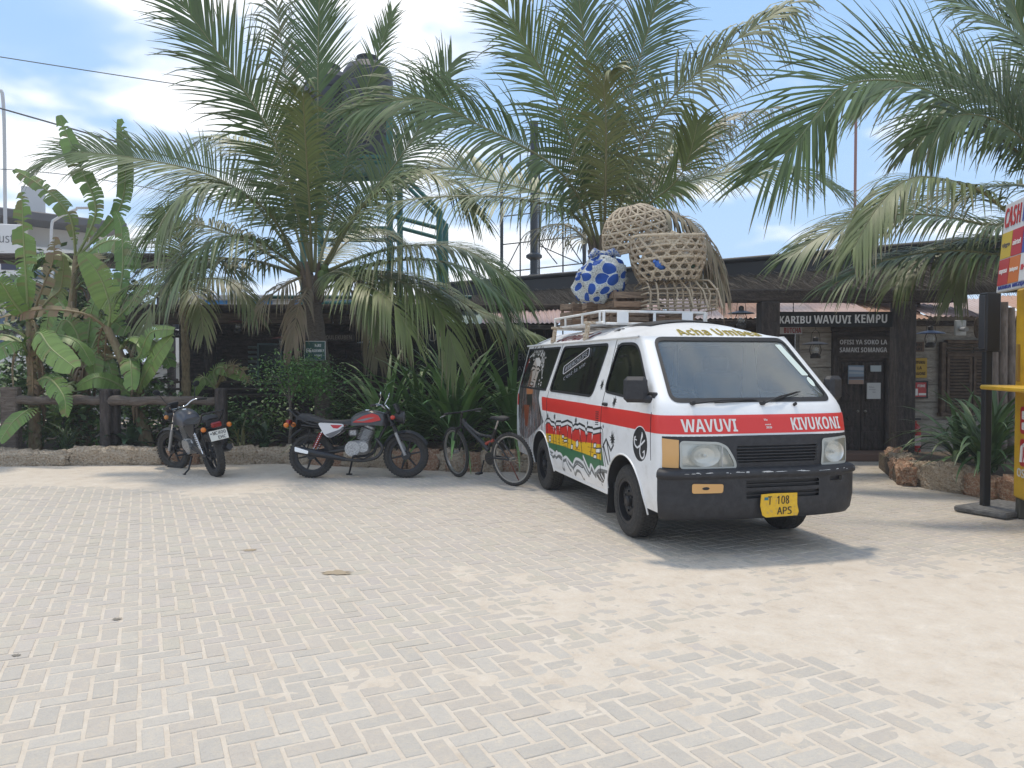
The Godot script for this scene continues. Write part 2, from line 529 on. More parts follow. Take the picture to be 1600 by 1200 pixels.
func build_ground():
	var far := MB.new()
	far.quad(Vector3(-300, -0.03, 30), Vector3(300, -0.03, 30), Vector3(300, -0.03, -420), Vector3(-300, -0.03, -420))
	structure(far, "ground", M.sand)
	# wind-blown sand, lying in the joints and drifting over the pavers
	var n1 := FastNoiseLite.new()
	n1.seed = 31; n1.frequency = 0.9; n1.fractal_octaves = 3
	var n2 := FastNoiseLite.new()
	n2.seed = 32; n2.frequency = 4.5; n2.fractal_octaves = 3; n2.fractal_gain = 0.6
	var x0 := -10.5
	var x1 := 9.5
	var z0 := -14.2
	var z1 := -1.2
	var st := 0.04
	var w := int((x1 - x0) / st) + 1
	var h := int((z1 - z0) / st) + 1
	var m := MB.new()
	m.v.resize(w * h); m.n.resize(w * h); m.c.resize(w * h); m.t.resize(w * h)
	var hts := PackedFloat32Array()
	hts.resize(w * h)
	for r in h:
		var z := z0 + r * st
		for q in w:
			var x := x0 + q * st
			var cover := sand_amount(x, z) + n1.get_noise_2d(x, z) * 0.36 + n2.get_noise_2d(x, z * 1.3) * 0.42
			hts[r * w + q] = clampf(-0.0030 + (cover - 0.40) * 0.0085, -0.0030, 0.010)
	for r in h:
		for q in w:
			var k := r * w + q
			m.v[k] = Vector3(x0 + q * st, hts[k], z0 + r * st)
			var gx := hts[r * w + mini(q + 1, w - 1)] - hts[r * w + maxi(q - 1, 0)]
			var gz := hts[mini(r + 1, h - 1) * w + q] - hts[maxi(r - 1, 0) * w + q]
			m.n[k] = Vector3(-gx, 2.0 * st, -gz).normalized()
			m.c[k] = Color.WHITE
	m.i.resize((w - 1) * (h - 1) * 6)
	var p := 0
	for r in h - 1:
		for q in w - 1:
			var a := r * w + q
			for e in [a, a + 1, a + w, a + 1, a + w + 1, a + w]:
				m.i[p] = e
				p += 1
	var drift := structure(m, "sand_drift", M.sand)
	drift.set_meta("kind", "structure")
	# herringbone pavers
	var pave := Node3D.new()
	pave.name = "pavement"
	add_child(pave)
	pave.set_meta("kind", "structure")
	var bx := Vector3(0.901, 0, -0.433)
	var bz := Vector3(0.433, 0, 0.901)
	var meshes := []
	for k in 3:
		var bm := MB.new()
		bm.box(Vector3(0, -0.03, 0), Vector3(0.182, 0.06, 0.083), Basis.IDENTITY, 0.0025)
		bm.col = Color.WHITE
		meshes.append(bm.mesh())
	var spots := []
	var md := 0.101
	for j in range(-110, 130):
		for i in range(-140, 140):
			var ph := posmod(i - j, 4)
			if ph != 0 and ph != 3: continue
			var horiz := ph == 0
			var u := (i + 1.0) * md if horiz else (i + 0.5) * md
			var v := (j + 0.5) * md if horiz else (j + 1.0) * md
			var c := bx * u + bz * v + Vector3(0, 0, -6.0)
			if c.z > -1.75 or c.z < -12.6: continue
			if absf(c.x) > -c.z * 0.70 + 1.3: continue
			if c.x < -7.5 or c.x > 7.6: continue
			if c.z < -11.4 and c.x < 3.2: continue
			var sx := 800.0 + 1203.0 * c.x / -c.z
			var seen := c.z < -2.62 and absf(sx - 800.0) < 790.0
			spots.append([c, horiz, (0.0 if seen else 100.0) - c.z])
	spots.sort_custom(func(a, b): return a[2] < b[2])
	var mats := []
	for k in 3:
		var pm: StandardMaterial3D = M.paver.duplicate()
		pm.vertex_color_use_as_albedo = false
		pm.albedo_color = [Color(0.97, 0.97, 0.97), Color(1, 1, 1), Color(0.985, 0.975, 0.968)][k]
		mats.append(pm)
	var mm := MultiMesh.new()
	mm.transform_format = MultiMesh.TRANSFORM_3D
	mm.use_colors = true
	mm.mesh = meshes[0]
	mm.instance_count = spots.size() - 300
	for k in spots.size():
		var s = spots[k]
		var b := Basis(bx, Vector3.UP, bz) if s[1] else Basis(bz * -1.0, Vector3.UP, bx)
		b = b.rotated(Vector3.UP, rnd(-0.02, 0.02)).rotated(Vector3(1, 0, 0), rnd(-0.006, 0.006)).rotated(Vector3(0, 0, 1), rnd(-0.006, 0.006))
		var xf := Transform3D(b, s[0] + Vector3(rnd(-0.002, 0.002), rnd(-0.0012, 0.0012), rnd(-0.002, 0.002)))
		if k < 300:
			part(meshes[k % 3], "paver", mats[rng.randi() % 3], pave, xf)
		else:
			mm.set_instance_transform(k - 300, xf)
			var g := rnd(0.94, 1.0)
			mm.set_instance_color(k - 300, Color(g, g * rnd(0.975, 1.0), g * rnd(0.95, 1.0)))
	# dried puddle stains and dropped grit
	for e in [[525, 895, 0.12, 0.03], [390, 860, 0.06, 0.02], [182, 968, 0.028, 0.012], [25, 1025, 0.022, 0.01]]:
		var c0 := at(e[0], e[1], 1.0) - Vector3(0, 1.5, 0)
		var g0 := Vector3(0, 1.5, 0) + c0 * (1.5 / -c0.y)
		var sm := MB.new()
		var ring := PackedVector2Array()
		for q in 22:
			var an := TAU * q / 22
			var rr := rnd(0.55, 1.25)
			ring.append(Vector2(cos(an) * e[2] * rr, sin(an) * e[3] * 2.0 * rr))
		var ti := Geometry2D.triangulate_polygon(ring)
		for q in range(0, ti.size(), 3):
			var a3 := ring[ti[q]]
			var b3 := ring[ti[q + 1]]
			var d3 := ring[ti[q + 2]]
			if (b3 - a3).cross(d3 - a3) > 0:
				var t3 := b3
				b3 = d3; d3 = t3
			sm.tri(Vector3(a3.x, 0, a3.y), Vector3(b3.x, 0, b3.y), Vector3(d3.x, 0, d3.y))
		var so := part(sm, "stain", mat(0.34, 0.275, 0.19, 0.95) if e[2] > 0.04 else mat(0.20, 0.18, 0.15, 0.95), pave, Transform3D(Basis.IDENTITY, Vector3(g0.x, 0.0045, g0.z)))
	var mi := MultiMeshInstance3D.new()
	mi.multimesh = mm
	mi.material_override = M.paver
	mi.name = "paver_field"
	mi.set_meta("kind", "stuff")
	pave.add_child(mi)

# ================================================================ the van
const V_HW := [[0.28, 0.795], [0.42, 0.832], [0.60, 0.845], [0.90, 0.845], [1.08, 0.838], [1.18, 0.822], [1.25, 0.806], [1.745, 0.705]]
const V_ZF := [[0.28, 2.12], [0.60, 2.15], [0.80, 2.155], [0.96, 2.14], [1.10, 2.095], [1.165, 2.055], [1.20, 2.02], [1.745, 1.43]]
const V_RZ := [[0.0, 0.25], [0.95, 0.24], [1.12, 0.19], [1.22, 0.14], [1.75, 0.12]]
const V_ZR := [[0.28, -2.57], [1.10, -2.58], [1.745, -2.44]]
const G_TOP := [-1.11,0.690, -1.12,0.794, -1.07,0.824, -0.96,0.832, -0.89,0.804, -0.77,0.802, -0.72,0.766, -0.69,0.820, -0.52,0.833, -0.51,0.816, -0.30,0.856, -0.28,0.858, -0.13,0.843, -0.10,0.804, -0.03,0.837, 0.07,0.839, 0.11,0.855, 0.28,0.837, 0.32,0.789, 0.36,0.840, 0.51,0.843, 0.52,0.828, 0.75,0.864, 0.75,0.752]
const G_RY := [-1.11,0.697, -0.45,0.733, -0.27,0.722, -0.01,0.706, 0.31,0.731, 0.75,0.752]
const G_YG := [-1.09,0.601, -0.45,0.615, 0.23,0.614, 0.75,0.605]
const G_BOT := [0.82,0.554, 0.66,0.527, 0.54,0.474, 0.45,0.524, 0.38,0.472, 0.23,0.580, 0.18,0.503, 0.01,0.523, -0.13,0.458, -0.33,0.509, -0.48,0.492, -0.58,0.509, -0.69,0.554, -0.81,0.490, -1.00,0.520, -1.08,0.594]
const G_SEP := [[-0.71,0.768, -0.69,0.569], [-0.29,0.857, -0.27,0.613], [-0.13,0.836, -0.15,0.598], [0.12,0.849, 0.20,0.604], [0.37,0.838, 0.31,0.724], [0.51,0.831, 0.45,0.612], [-0.80,0.797, -0.80,0.600], [-0.57,0.822, -0.58,0.608]]
const G_GAP := [[-0.99,0.678, -0.91,0.685, -0.91,0.622, -0.97,0.616], [-0.47,0.731, -0.41,0.736, -0.41,0.709, -0.47,0.703], [-0.42,0.680, -0.30,0.695, -0.30,0.678, -0.40,0.668], [0.01,0.708, 0.06,0.726, 0.08,0.682, 0.04,0.645, 0.01,0.662], [0.55,0.741, 0.61,0.747, 0.60,0.710, 0.54,0.703], [0.61,0.695, 0.74,0.712, 0.73,0.675, 0.61,0.662], [0.55,0.630, 0.62,0.635, 0.61,0.606, 0.54,0.601], [-0.15,0.659, -0.10,0.663, -0.11,0.619, -0.16,0.614]]
const G_WAVE := [[-0.96,0.510, -0.78,0.486, -0.86,0.455], [-0.73,0.462, -0.61,0.498, -0.49,0.476, -0.52,0.361], [-0.45,0.461, -0.35,0.486, -0.24,0.458, -0.11,0.407, -0.11,0.353], [-0.13,0.424, -0.01,0.507, 0.20,0.493, 0.35,0.411], [-0.09,0.369, -0.01,0.414, 0.10,0.408, 0.17,0.340], [0.23,0.562, 0.39,0.442, 0.45,0.506, 0.56,0.433], [0.57,0.460, 0.68,0.512, 0.90,0.523], [-0.49,0.427, -0.49,0.357], [-0.33,0.454, -0.24,0.383]]
const P_HAIR := [-2.50,1.200, -2.34,1.409, -2.08,1.599, -1.79,1.698, -1.51,1.714, -1.38,1.654, -1.40,1.500, -1.49,1.313, -1.51,1.187, -1.55,1.081, -1.44,0.920, -1.32,0.824, -1.63,0.707, -2.04,0.563, -2.25,0.543, -2.46,0.601, -2.53,0.803, -2.52,1.037]
const P_FRINGE := [-2.08,1.599, -1.79,1.698, -1.51,1.714, -1.38,1.654, -1.40,1.500, -1.49,1.313, -1.51,1.500, -1.59,1.616, -1.79,1.629]
const P_FACE := [-1.91,1.500, -1.79,1.586, -1.63,1.595, -1.55,1.542, -1.59,1.447, -1.69,1.341, -1.79,1.221, -1.91,1.130, -2.08,1.113, -2.15,1.211, -2.04,1.357, -1.98,1.445]

func pairs(a: Array, off := Vector2.ZERO) -> Array:
	var o := []
	for k in range(0, a.size(), 2): o.append(Vector2(a[k], a[k + 1]) + off)
	return o

# the portrait follows the body's tumblehome
func drape(a: Array) -> Array:
	var o := []
	for k in range(0, a.size(), 2): o.append(Vector2(maxf(a[k] + (lerp_table(V_HW, a[k + 1]) - 0.80) * 2.67, -2.5), a[k + 1]))
	return o

var arc_s := PackedFloat32Array()   # the front's rounded outline, evened out along its length
const V_P := 3.4

func arc_table():
	if arc_s.size() > 0: return
	var last := Vector2(0, 0.28)
	var s := 0.0
	arc_s.append(0.0)
	for k in range(1, 201):
		var th := PI / 2 * k / 200.0
		var p := Vector2(0.84 * pow(sin(th), 2.0 / V_P), 0.28 * pow(maxf(cos(th), 0.0), 2.0 / V_P))
		s += p.distance_to(last)
		last = p
		arc_s.append(s)
	for k in 201: arc_s[k] /= s

func th_of_s(s: float) -> float:
	var a := absf(s)
	var lo := arc_s.bsearch(a)
	if lo <= 0: return 0.0
	if lo > 200: return signf(s) * PI / 2
	var u := (a - arc_s[lo - 1]) / maxf(arc_s[lo] - arc_s[lo - 1], 1e-9)
	return signf(s) * PI / 2 * (lo - 1 + u) / 200.0

func s_of_x(x: float, y: float) -> float:
	var th := asin(clampf(pow(absf(x) / lerp_table(V_HW, y), V_P / 2.0), 0.0, 1.0))
	var k := th / (PI / 2) * 200.0
	var a := arc_s[mini(int(k), 200)]
	var b := arc_s[mini(int(k) + 1, 200)]
	return signf(x) * lerpf(a, b, k - int(k))

func van_front(p: Vector2, off := 0.0) -> Vector3:
	var th := th_of_s(p.x)
	var hw := lerp_table(V_HW, p.y)
	var zf := lerp_table(V_ZF, p.y)
	var rz := lerp_table(V_RZ, p.y)
	var q := Vector3(signf(th) * hw * pow(absf(sin(th)), 2.0 / V_P), p.y, zf - rz + rz * pow(maxf(cos(th), 0.0), 2.0 / V_P))
	if off != 0.0:
		var a := absf(p.x)
		var d := Vector3(signf(p.x) * smoothstep(0.72, 0.95, a), 0.15 if p.y < 1.15 else 0.7, 1.0 - smoothstep(0.85, 1.0, a)).normalized()
		q += d * off
	return q

func van_side(p: Vector2, sgn: float, off := 0.0) -> Vector3:
	return Vector3(sgn * (lerp_table(V_HW, p.y) + off), p.y, p.x)

# cuts cells (quads in flat coordinates) to shape and lays them on a surface
func lay(m: MB, quads: Array, include, excludes: Array, surf: Callable, flip := false, uv_xf = null):
	for q in quads:
		var polys: Array = [q]
		if include != null: polys = Geometry2D.intersect_polygons(q, include)
		for ex in excludes:
			var nx := []
			for p in polys: nx.append_array(Geometry2D.clip_polygons(p, ex))
			polys = nx
		for p in polys:
			if p.size() < 3 or Geometry2D.is_polygon_clockwise(p): continue
			var ti := Geometry2D.triangulate_polygon(p)
			if ti.is_empty(): continue
			var base := m.v.size()
			for e in p:
				var d := 0.006
				var du: Vector3 = surf.call(e + Vector2(d, 0)) - surf.call(e - Vector2(d, 0))
				var dv: Vector3 = surf.call(e + Vector2(0, d)) - surf.call(e - Vector2(0, d))
				var nn := du.cross(dv).normalized()
				if flip: nn = -nn
				m.vert(surf.call(e), nn, uv_xf * e if uv_xf != null else e)
			for k in range(0, ti.size(), 3):
				var a: Vector2 = p[ti[k]]
				var b: Vector2 = p[ti[k + 1]]
				var c: Vector2 = p[ti[k + 2]]
				var ccw := (b - a).cross(c - a) > 0
				if ccw != flip: m.i.append_array(PackedInt32Array([base + ti[k], base + ti[k + 2], base + ti[k + 1]]))
				else: m.i.append_array(PackedInt32Array([base + ti[k], base + ti[k + 1], base + ti[k + 2]]))

func cells(x0: float, x1: float, nx: int, y0: float, y1: float, ny: int) -> Array:
	var o := []
	for y in ny:
		for x in nx:
			var a := lerpf(x0, x1, float(x) / nx)
			var b := lerpf(x0, x1, float(x + 1) / nx)
			var c := lerpf(y0, y1, float(y) / ny)
			var d := lerpf(y0, y1, float(y + 1) / ny)
			o.append(PackedVector2Array([Vector2(a, c), Vector2(b, c), Vector2(b, d), Vector2(a, d)]))
	return o

func rounded(pts: Array, r: float) -> PackedVector2Array:
	var o := PackedVector2Array()
	var m := pts.size()
	for k in m:
		var a: Vector2 = pts[(k + m - 1) % m]
		var b: Vector2 = pts[k]
		var c: Vector2 = pts[(k + 1) % m]
		var p := b + (a - b).normalized() * minf(r, a.distance_to(b) * 0.45)
		var q := b + (c - b).normalized() * minf(r, c.distance_to(b) * 0.45)
		for s in 6:
			var u := s / 5.0
			o.append(p.lerp(b, u).lerp(b.lerp(q, u), u))
	if Geometry2D.is_polygon_clockwise(o): o.reverse()
	return o

func splat(p: Paint, c: Vector2, r: float, col: Color, sd: int):
	var g := RandomNumberGenerator.new()
	g.seed = sd
	var q := []
	for k in 26:
		var a := TAU * k / 26
		var rr := r * (g.randf_range(0.9, 1.55) if k % 2 == 0 else g.randf_range(0.45, 0.75))
		q.append(c + Vector2(cos(a) * rr * 0.9, sin(a) * rr))
	p.poly(q, col)

func van_livery() -> ImageTexture:
	var p := Paint.new()
	p.k = 440.0
	p.off = Vector2(-2.55, 1.85)
	var base := noise_img(77, 0.008, [Color(0.66, 0.65, 0.63), Color(0.77, 0.77, 0.765), Color(0.80, 0.80, 0.80), Color(0.81, 0.81, 0.81)], 512, 6, 0.6)
	p.im = Image.create(2048, 704, false, Image.FORMAT_RGB8)
	for x in 4:
		for y in 2: p.im.blit_rect(base, Rect2i(0, 0, 512, 512), Vector2i(x * 512, y * 512))
	var red := lin(0.66, 0.035, 0.028)
	var ink := lin(0.016, 0.017, 0.02)
	var wht := lin(0.79, 0.79, 0.79)
	p.poly([Vector2(-1.33, 1.118), Vector2(2.2, 1.106), Vector2(2.2, 0.962), Vector2(-1.27, 0.962)], red)
	p.poly([Vector2(-2.52, 1.115), Vector2(-2.36, 1.115), Vector2(-2.36, 0.965), Vector2(-2.52, 0.965)], red)
	p.poly(pairs([-2.47, 1.195, -1.20, 1.19, -0.93, 1.71, -2.34, 1.71]), lin(0.008, 0.008, 0.01))
	# portrait of a long-haired man
	p.poly(drape(P_HAIR), lin(0.02, 0.019, 0.021))
	var g := RandomNumberGenerator.new()
	g.seed = 5
	for k in 420:
		var x := g.randf_range(-2.47, -1.36)
		var y := g.randf_range(0.60, 1.3)
		if x > -1.55 and y > 0.95: x -= 0.3
		var ln := g.randf_range(0.1, 0.4)
		var dx := (x + 1.9) * 0.12
		var sh := g.randf_range(0.04, 0.38) * (1.9 if y < 0.95 else 0.9)
		var col := lin(sh, sh * 0.97, sh) if k % 5 else lin(0.30, 0.08, 0.035)
		p.line(drape([x, y, x + dx * 0.5 + g.randf_range(-0.02, 0.02), y - ln * 0.5, x + dx, y - ln]), 0.007, col)
	p.poly(drape(P_FRINGE), lin(0.34, 0.33, 0.32))
	for k in 160:
		var f := drape(P_FRINGE)
		var c: Vector2 = f[g.randi() % f.size()] + Vector2(g.randf_range(-0.14, 0.08), g.randf_range(-0.07, 0.03))
		p.disc(c, 0.02, 0.013, lin(0.05, 0.045, 0.04) if k % 3 else lin(0.62, 0.60, 0.57), 7)
	p.line(drape([-2.44, 1.22, -2.38, 1.34, -2.25, 1.47, -2.10, 1.58]), 0.03, lin(0.38, 0.05, 0.04))
	p.poly(drape(P_FACE), lin(0.50, 0.43, 0.38))
	p.poly(drape([-1.80, 1.58, -1.63, 1.59, -1.55, 1.54, -1.58, 1.47, -1.72, 1.48]), lin(0.70, 0.66, 0.63))
	p.poly(drape([-2.04, 1.36, -1.98, 1.44, -1.92, 1.42, -1.97, 1.28, -2.06, 1.2, -2.14, 1.21]), lin(0.22, 0.135, 0.10))
	p.poly(drape([-1.66, 1.38, -1.60, 1.42, -1.59, 1.44, -1.69, 1.34, -1.76, 1.25]), lin(0.28, 0.20, 0.16))
	p.poly(drape([-2.15, 1.20, -1.81, 1.204, -1.85, 1.133, -1.95, 1.09, -2.12, 1.112]), lin(0.48, 0.18, 0.07))
	p.poly(drape([-2.12, 1.123, -1.85, 1.133, -1.93, 0.96, -2.08, 0.99]), lin(0.03, 0.025, 0.022))
	p.poly(drape([-2.25, 0.983, -1.98, 0.99, -2.02, 0.842, -2.06, 0.707, -2.19, 0.718]), lin(0.27, 0.07, 0.03))
	for e in [[-1.96, 1.475, -1.87, 1.488, -1.79, 1.468], [-1.72, 1.47, -1.65, 1.478, -1.59, 1.458]]: p.line(drape(e), 0.02, lin(0.04, 0.03, 0.028))
	for e in [[-1.93, 1.432, -1.83, 1.438], [-1.70, 1.425, -1.62, 1.43]]: p.line(drape(e), 0.018, lin(0.02, 0.016, 0.015))
	p.line(drape([-1.74, 1.43, -1.79, 1.36, -1.85, 1.317, -1.77, 1.308]), 0.014, lin(0.16, 0.10, 0.08))
	p.line(drape([-2.03, 1.24, -1.93, 1.228, -1.84, 1.245]), 0.020, lin(0.14, 0.05, 0.045))
	p.line(drape([-2.05, 1.272, -1.93, 1.283, -1.83, 1.268]), 0.012, lin(0.05, 0.035, 0.03))
	# graffiti letters in three bands
	var top := pairs(G_TOP)
	var bot := pairs(G_BOT)
	var ry := pairs(G_RY)
	var yg := pairs(G_YG)
	var whole := top + bot
	p.line(whole, 0.10, ink, true)
	p.line(whole, 0.074, wht, true)
	var t2 := []
	for q in top: t2.append(q + Vector2(0, 0.052))
	p.line(t2.slice(1, t2.size() - 1), 0.014, ink)
	p.poly(whole, lin(0.035, 0.16, 0.065))
	var yr := ry.duplicate()
	yr.reverse()
	p.poly(top + yr, lin(0.62, 0.035, 0.025))
	var gy := yg.duplicate()
	gy.reverse()
	p.poly(ry + gy, lin(0.78, 0.47, 0.01))
	for e in G_SEP:
		var s := pairs(e)
		p.line(s, 0.014, ink)
		p.poly([s[0] + Vector2(-0.018, 0.01), s[0] + Vector2(0.018, 0.01), s[0].lerp(s[1], 0.3)], wht)
	for e in G_GAP:
		p.line(pairs(e), 0.022, ink, true)
		p.poly(pairs(e), wht)
	for k in 34:
		var x := g.randf_range(-1.0, 0.68)
		var y := g.randf_range(0.62, 0.82)
		p.line([Vector2(x, y), Vector2(x + g.randf_range(0.04, 0.12), y + 0.003)], 0.005, lin(0.2, 0.05, 0.02))
	p.line(whole, 0.012, ink, true)
	for e in G_WAVE:
		var s := smooth_path(pairs(e), 5)
		p.line(s, 0.052, lin(0.14, 0.15, 0.15))
		var s2 := []
		for q in s: s2.append(q + Vector2(0, 0.02))
		p.line(s2, 0.03, wht)
	p.poly(pairs([0.59, 0.438, 0.68, 0.481, 0.82, 0.506, 0.82, 0.440, 0.75, 0.388, 0.65, 0.403]), ink)
	p.line(pairs([0.66, 0.46, 0.73, 0.41]), 0.018, wht)
	p.line(pairs([0.72, 0.475, 0.79, 0.43]), 0.018, wht)
	p.line(pairs([0.79, 0.736, 0.88, 0.816, 1.0, 0.722, 1.06, 0.775]), 0.022, ink)
	p.line(pairs([0.82, 0.738, 0.93, 0.592]), 0.024, ink)
	p.line(pairs([0.90, 0.79, 0.99, 0.60]), 0.022, ink)
	splat(p, Vector2(1.04, 0.83), 0.06, ink, 3)
	splat(p, Vector2(0.86, 1.66), 0.036, ink, 4)
	splat(p, Vector2(0.63, 1.31), 0.045, ink, 5)
	splat(p, Vector2(1.03, 1.165), 0.046, ink, 6)
	splat(p, Vector2(-0.76, 0.915), 0.035, ink, 7)
	splat(p, Vector2(-1.03, 0.905), 0.032, ink, 8)
	splat(p, Vector2(0.0, 0.925), 0.035, ink, 9)
	splat(p, Vector2(0.36, 0.925), 0.02, ink, 10)
	splat(p, Vector2(0.8, 0.925), 0.018, ink, 11)
	for k in 7: p.line([Vector2(0.58, 1.05 - k * 0.02), Vector2(0.66, 1.052 - k * 0.02)], 0.009, ink)
	# roundel with two fish hooks
	p.disc(Vector2(1.66, 0.848), 0.158, 0.150, wht)
	p.disc(Vector2(1.66, 0.848), 0.150, 0.142, ink)
	p.line(smooth_path(pairs([1.70, 0.945, 1.71, 0.915, 1.69, 0.90, 1.71, 0.93]), 4), 0.014, wht)
	p.line(smooth_path(pairs([1.755, 0.885, 1.66, 0.835, 1.60, 0.815, 1.55, 0.84, 1.545, 0.885, 1.565, 0.90]), 5), 0.017, wht)
	p.line(smooth_path(pairs([1.70, 0.93, 1.665, 0.83, 1.66, 0.77, 1.70, 0.735, 1.745, 0.755, 1.75, 0.80]), 5), 0.017, wht)
	p.line(pairs([1.545, 0.88, 1.59, 0.875]), 0.012, wht)
	p.line(pairs([1.75, 0.80, 1.72, 0.785]), 0.012, wht)
	return ImageTexture.create_from_image(p.im)

func build_van():
	arc_table()
	var van := thing("minibus", "white minibus with red stripe, ONE LOVE graffiti and a loaded roof rack", "minibus", Vector3(1.48, 0, -8.135), deg_to_rad(13.7))
	var paint := mat(0.79, 0.79, 0.785, 0.38)
	paint.clearcoat_enabled = true
	paint.clearcoat = 0.35
	paint.clearcoat_roughness = 0.2
	var dirty := textured(paint.duplicate(), noise_img(78, 0.01, [Color(0.62, 0.61, 0.58), Color(0.76, 0.76, 0.75), Color(0.80, 0.80, 0.795), Color(0.81, 0.81, 0.805)], 256, 6, 0.6), Vector3(0.5, 0.5, 0.5), false)
	var livery: StandardMaterial3D = paint.duplicate()
	livery.albedo_color = Color.WHITE
	livery.albedo_texture = van_livery()
	var glass := mat(0.006, 0.006, 0.008, 0.04)
	var tinted: StandardMaterial3D = livery.duplicate()
	tinted.roughness = 0.15
	var rub := mat(0.012, 0.012, 0.013, 0.6)
	var plastic := textured(mat(1, 1, 1, 0.62), noise_img(79, 0.03, [Color(0.014, 0.014, 0.016), Color(0.022, 0.022, 0.025), Color(0.034, 0.034, 0.037)], 256, 5), Vector3(1.5, 1.5, 1.5), false, bump_img(80, 0.08, 256, 4, 3.0), 0.25)
	# --- side openings
	var wins := [
		rounded(pairs([0.72, 1.25, 1.80, 1.195, 1.74, 1.27, 1.36, 1.645, 1.24, 1.69, 0.86, 1.695]), 0.10),
		rounded(pairs([-1.05, 1.20, 0.41, 1.19, 0.62, 1.70, -0.82, 1.70]), 0.08),
		rounded(pairs([-2.43, 1.21, -1.22, 1.20, -0.95, 1.70, -2.31, 1.70]), 0.06)]
	var arches := []
	for a in [[1.29, 0.43], [-1.34, 0.42]]:
		var q := PackedVector2Array()
		for k in 33:
			var t := PI * k / 32.0
			q.append(Vector2(a[0] + cos(t) * a[1], 0.30 + sin(t) * a[1] * 0.98))
		q.append(Vector2(a[0] - a[1], 0.1)); q.append(Vector2(a[0] + a[1], 0.1))
		arches.append(q)
	for sgn in [-1.0, 1.0]:
		var quads := []
		var ny := 26
		var nx := 44
		for y in ny:
			for x in nx:
				var ya := lerpf(0.33, 1.745, float(y) / ny)
				var yb := lerpf(0.33, 1.745, float(y + 1) / ny)
				var q := PackedVector2Array()
				for e in [[x, ya], [x + 1, ya], [x + 1, yb], [x, yb]]:
					q.append(Vector2(lerpf(lerp_table(V_ZR, e[1]) + 0.10, lerp_table(V_ZF, e[1]) - lerp_table(V_RZ, e[1]), float(e[0]) / nx), e[1]))
				quads.append(q)
		var m := MB.new()
		var uvx := Transform2D(Vector2(440.0 / 2048.0, 0), Vector2(0, -440.0 / 704.0), Vector2(2.55 * 440.0 / 2048.0, 1.85 * 440.0 / 704.0))
		lay(m, quads, null, wins + arches, func(p): return van_side(p, sgn), sgn < 0 == false, uvx)
		part(m, "body_side", livery if sgn < 0 else dirty, van)
		for k in 3:
			var w: PackedVector2Array = wins[k]
			var gm := MB.new()
			lay(gm, cells(-2.5, 1.9, 30, 1.15, 1.72, 6), Geometry2D.offset_polygon(w, 0.004)[0], [], func(p): return van_side(p, sgn, -0.007), sgn > 0, uvx)
			var pane := part(gm, "window", tinted if k == 2 and sgn < 0 else glass, van)
			var rm := MB.new()
			lay(rm, cells(-2.5, 1.9, 30, 1.12, 1.735, 6), Geometry2D.offset_polygon(w, 0.010)[0], [Geometry2D.offset_polygon(w, -0.014)[0]], func(p): return van_side(p, sgn, 0.003), sgn > 0)
			part(rm, "window_seal", rub, pane)
		# arch lips and inner wells
		for a in [[1.29, 0.43], [-1.34, 0.42]]:
			var pts := []
			var well := []
			for r in 2:
				var row := []
				for k in 25:
					var t := PI * 1.04 * k / 24.0 - PI * 0.02
					var p := Vector2(a[0] + cos(t) * a[1], 0.30 + sin(t) * a[1] * 0.98)
					if r == 0: pts.append(van_side(p, sgn, 0.002))
					row.append(Vector3(sgn * (0.30 if r == 1 else lerp_table(V_HW, p.y) - 0.002), p.y, p.x))
				well.append(row)
			var am := MB.new()
			am.tube(pts, 0.008, 6)
			part(am, "arch_lip", dirty, van)
			var wm := MB.new()
			wm.sheet(well)
			var inner := []
			for k in 25:
				var t := PI * k / 24.0
				inner.append(Vector3(sgn * 0.30, 0.30 + sin(t) * a[1], a[0] + cos(t) * a[1]))
			for k in 24: wm.tri(Vector3(sgn * 0.30, 0.25, a[0]), inner[k], inner[k + 1])
			part(wm, "wheel_well", M.dark, van)
		# door seams and rub line
		var sm := MB.new()
		for e in [[0.71, 0.36, 0.735, 1.10], [0.735, 1.10, 0.80, 1.735], [-1.02, 0.62, -1.10, 1.10], [-1.10, 1.10, -0.87, 1.735], [1.88, 0.74, 1.86, 1.12]]:
			var row := []
			for k in 9:
				var q := Vector2(e[0], e[1]).lerp(Vector2(e[2], e[3]), k / 8.0)
				row.append(van_side(q, sgn, -0.0005))
			sm.tube(row, 0.0042, 4)
		part(sm, "door_seam", rub, van)
		var sl := MB.new()
		sl.box(Vector3(sgn * 0.78, 0.315, -0.03), Vector3(0.05, 0.06, 1.82), Basis.IDENTITY, 0.01)
		part(sl, "sill", dirty if sgn < 0 else paint, van)
		var hd := MB.new()
		hd.box(van_side(Vector2(0.83, 1.135), sgn, 0.012), Vector3(0.028, 0.03, 0.10), Basis.IDENTITY, 0.008)
		part(hd, "door_handle", rub, van)
	# --- front shell
	var s_lim := s_of_x(0.80, 0.8) + 0.03
	var scr := PackedVector2Array()
	for p in rounded(pairs([-0.715, 1.212, 0.715, 1.212, 0.615, 1.728, -0.615, 1.728]), 0.07): scr.append(Vector2(s_of_x(p.x, p.y), p.y))
	var nose := PackedVector2Array([Vector2(-s_lim, 0.2), Vector2(s_lim, 0.2), Vector2(s_lim, 0.945), Vector2(-s_lim, 0.945)])
	var fm := MB.new()
	lay(fm, cells(-1, 1, 44, 0.33, 1.745, 34), null, [scr, nose], func(p): return van_front(p))
	part(fm, "front_panel", dirty, van)
	var stripe := mat(0.66, 0.035, 0.028, 0.42)
	var sr := MB.new()
	lay(sr, cells(-1, 1, 44, 0.962, 1.106, 5), null, [], func(p): return van_front(p, 0.0018))
	part(sr, "red_stripe", stripe, van)
	var ws := MB.new()
	var pane := StandardMaterial3D.new()
	pane.albedo_color = Color(0.88, 0.90, 0.88, 0.08)
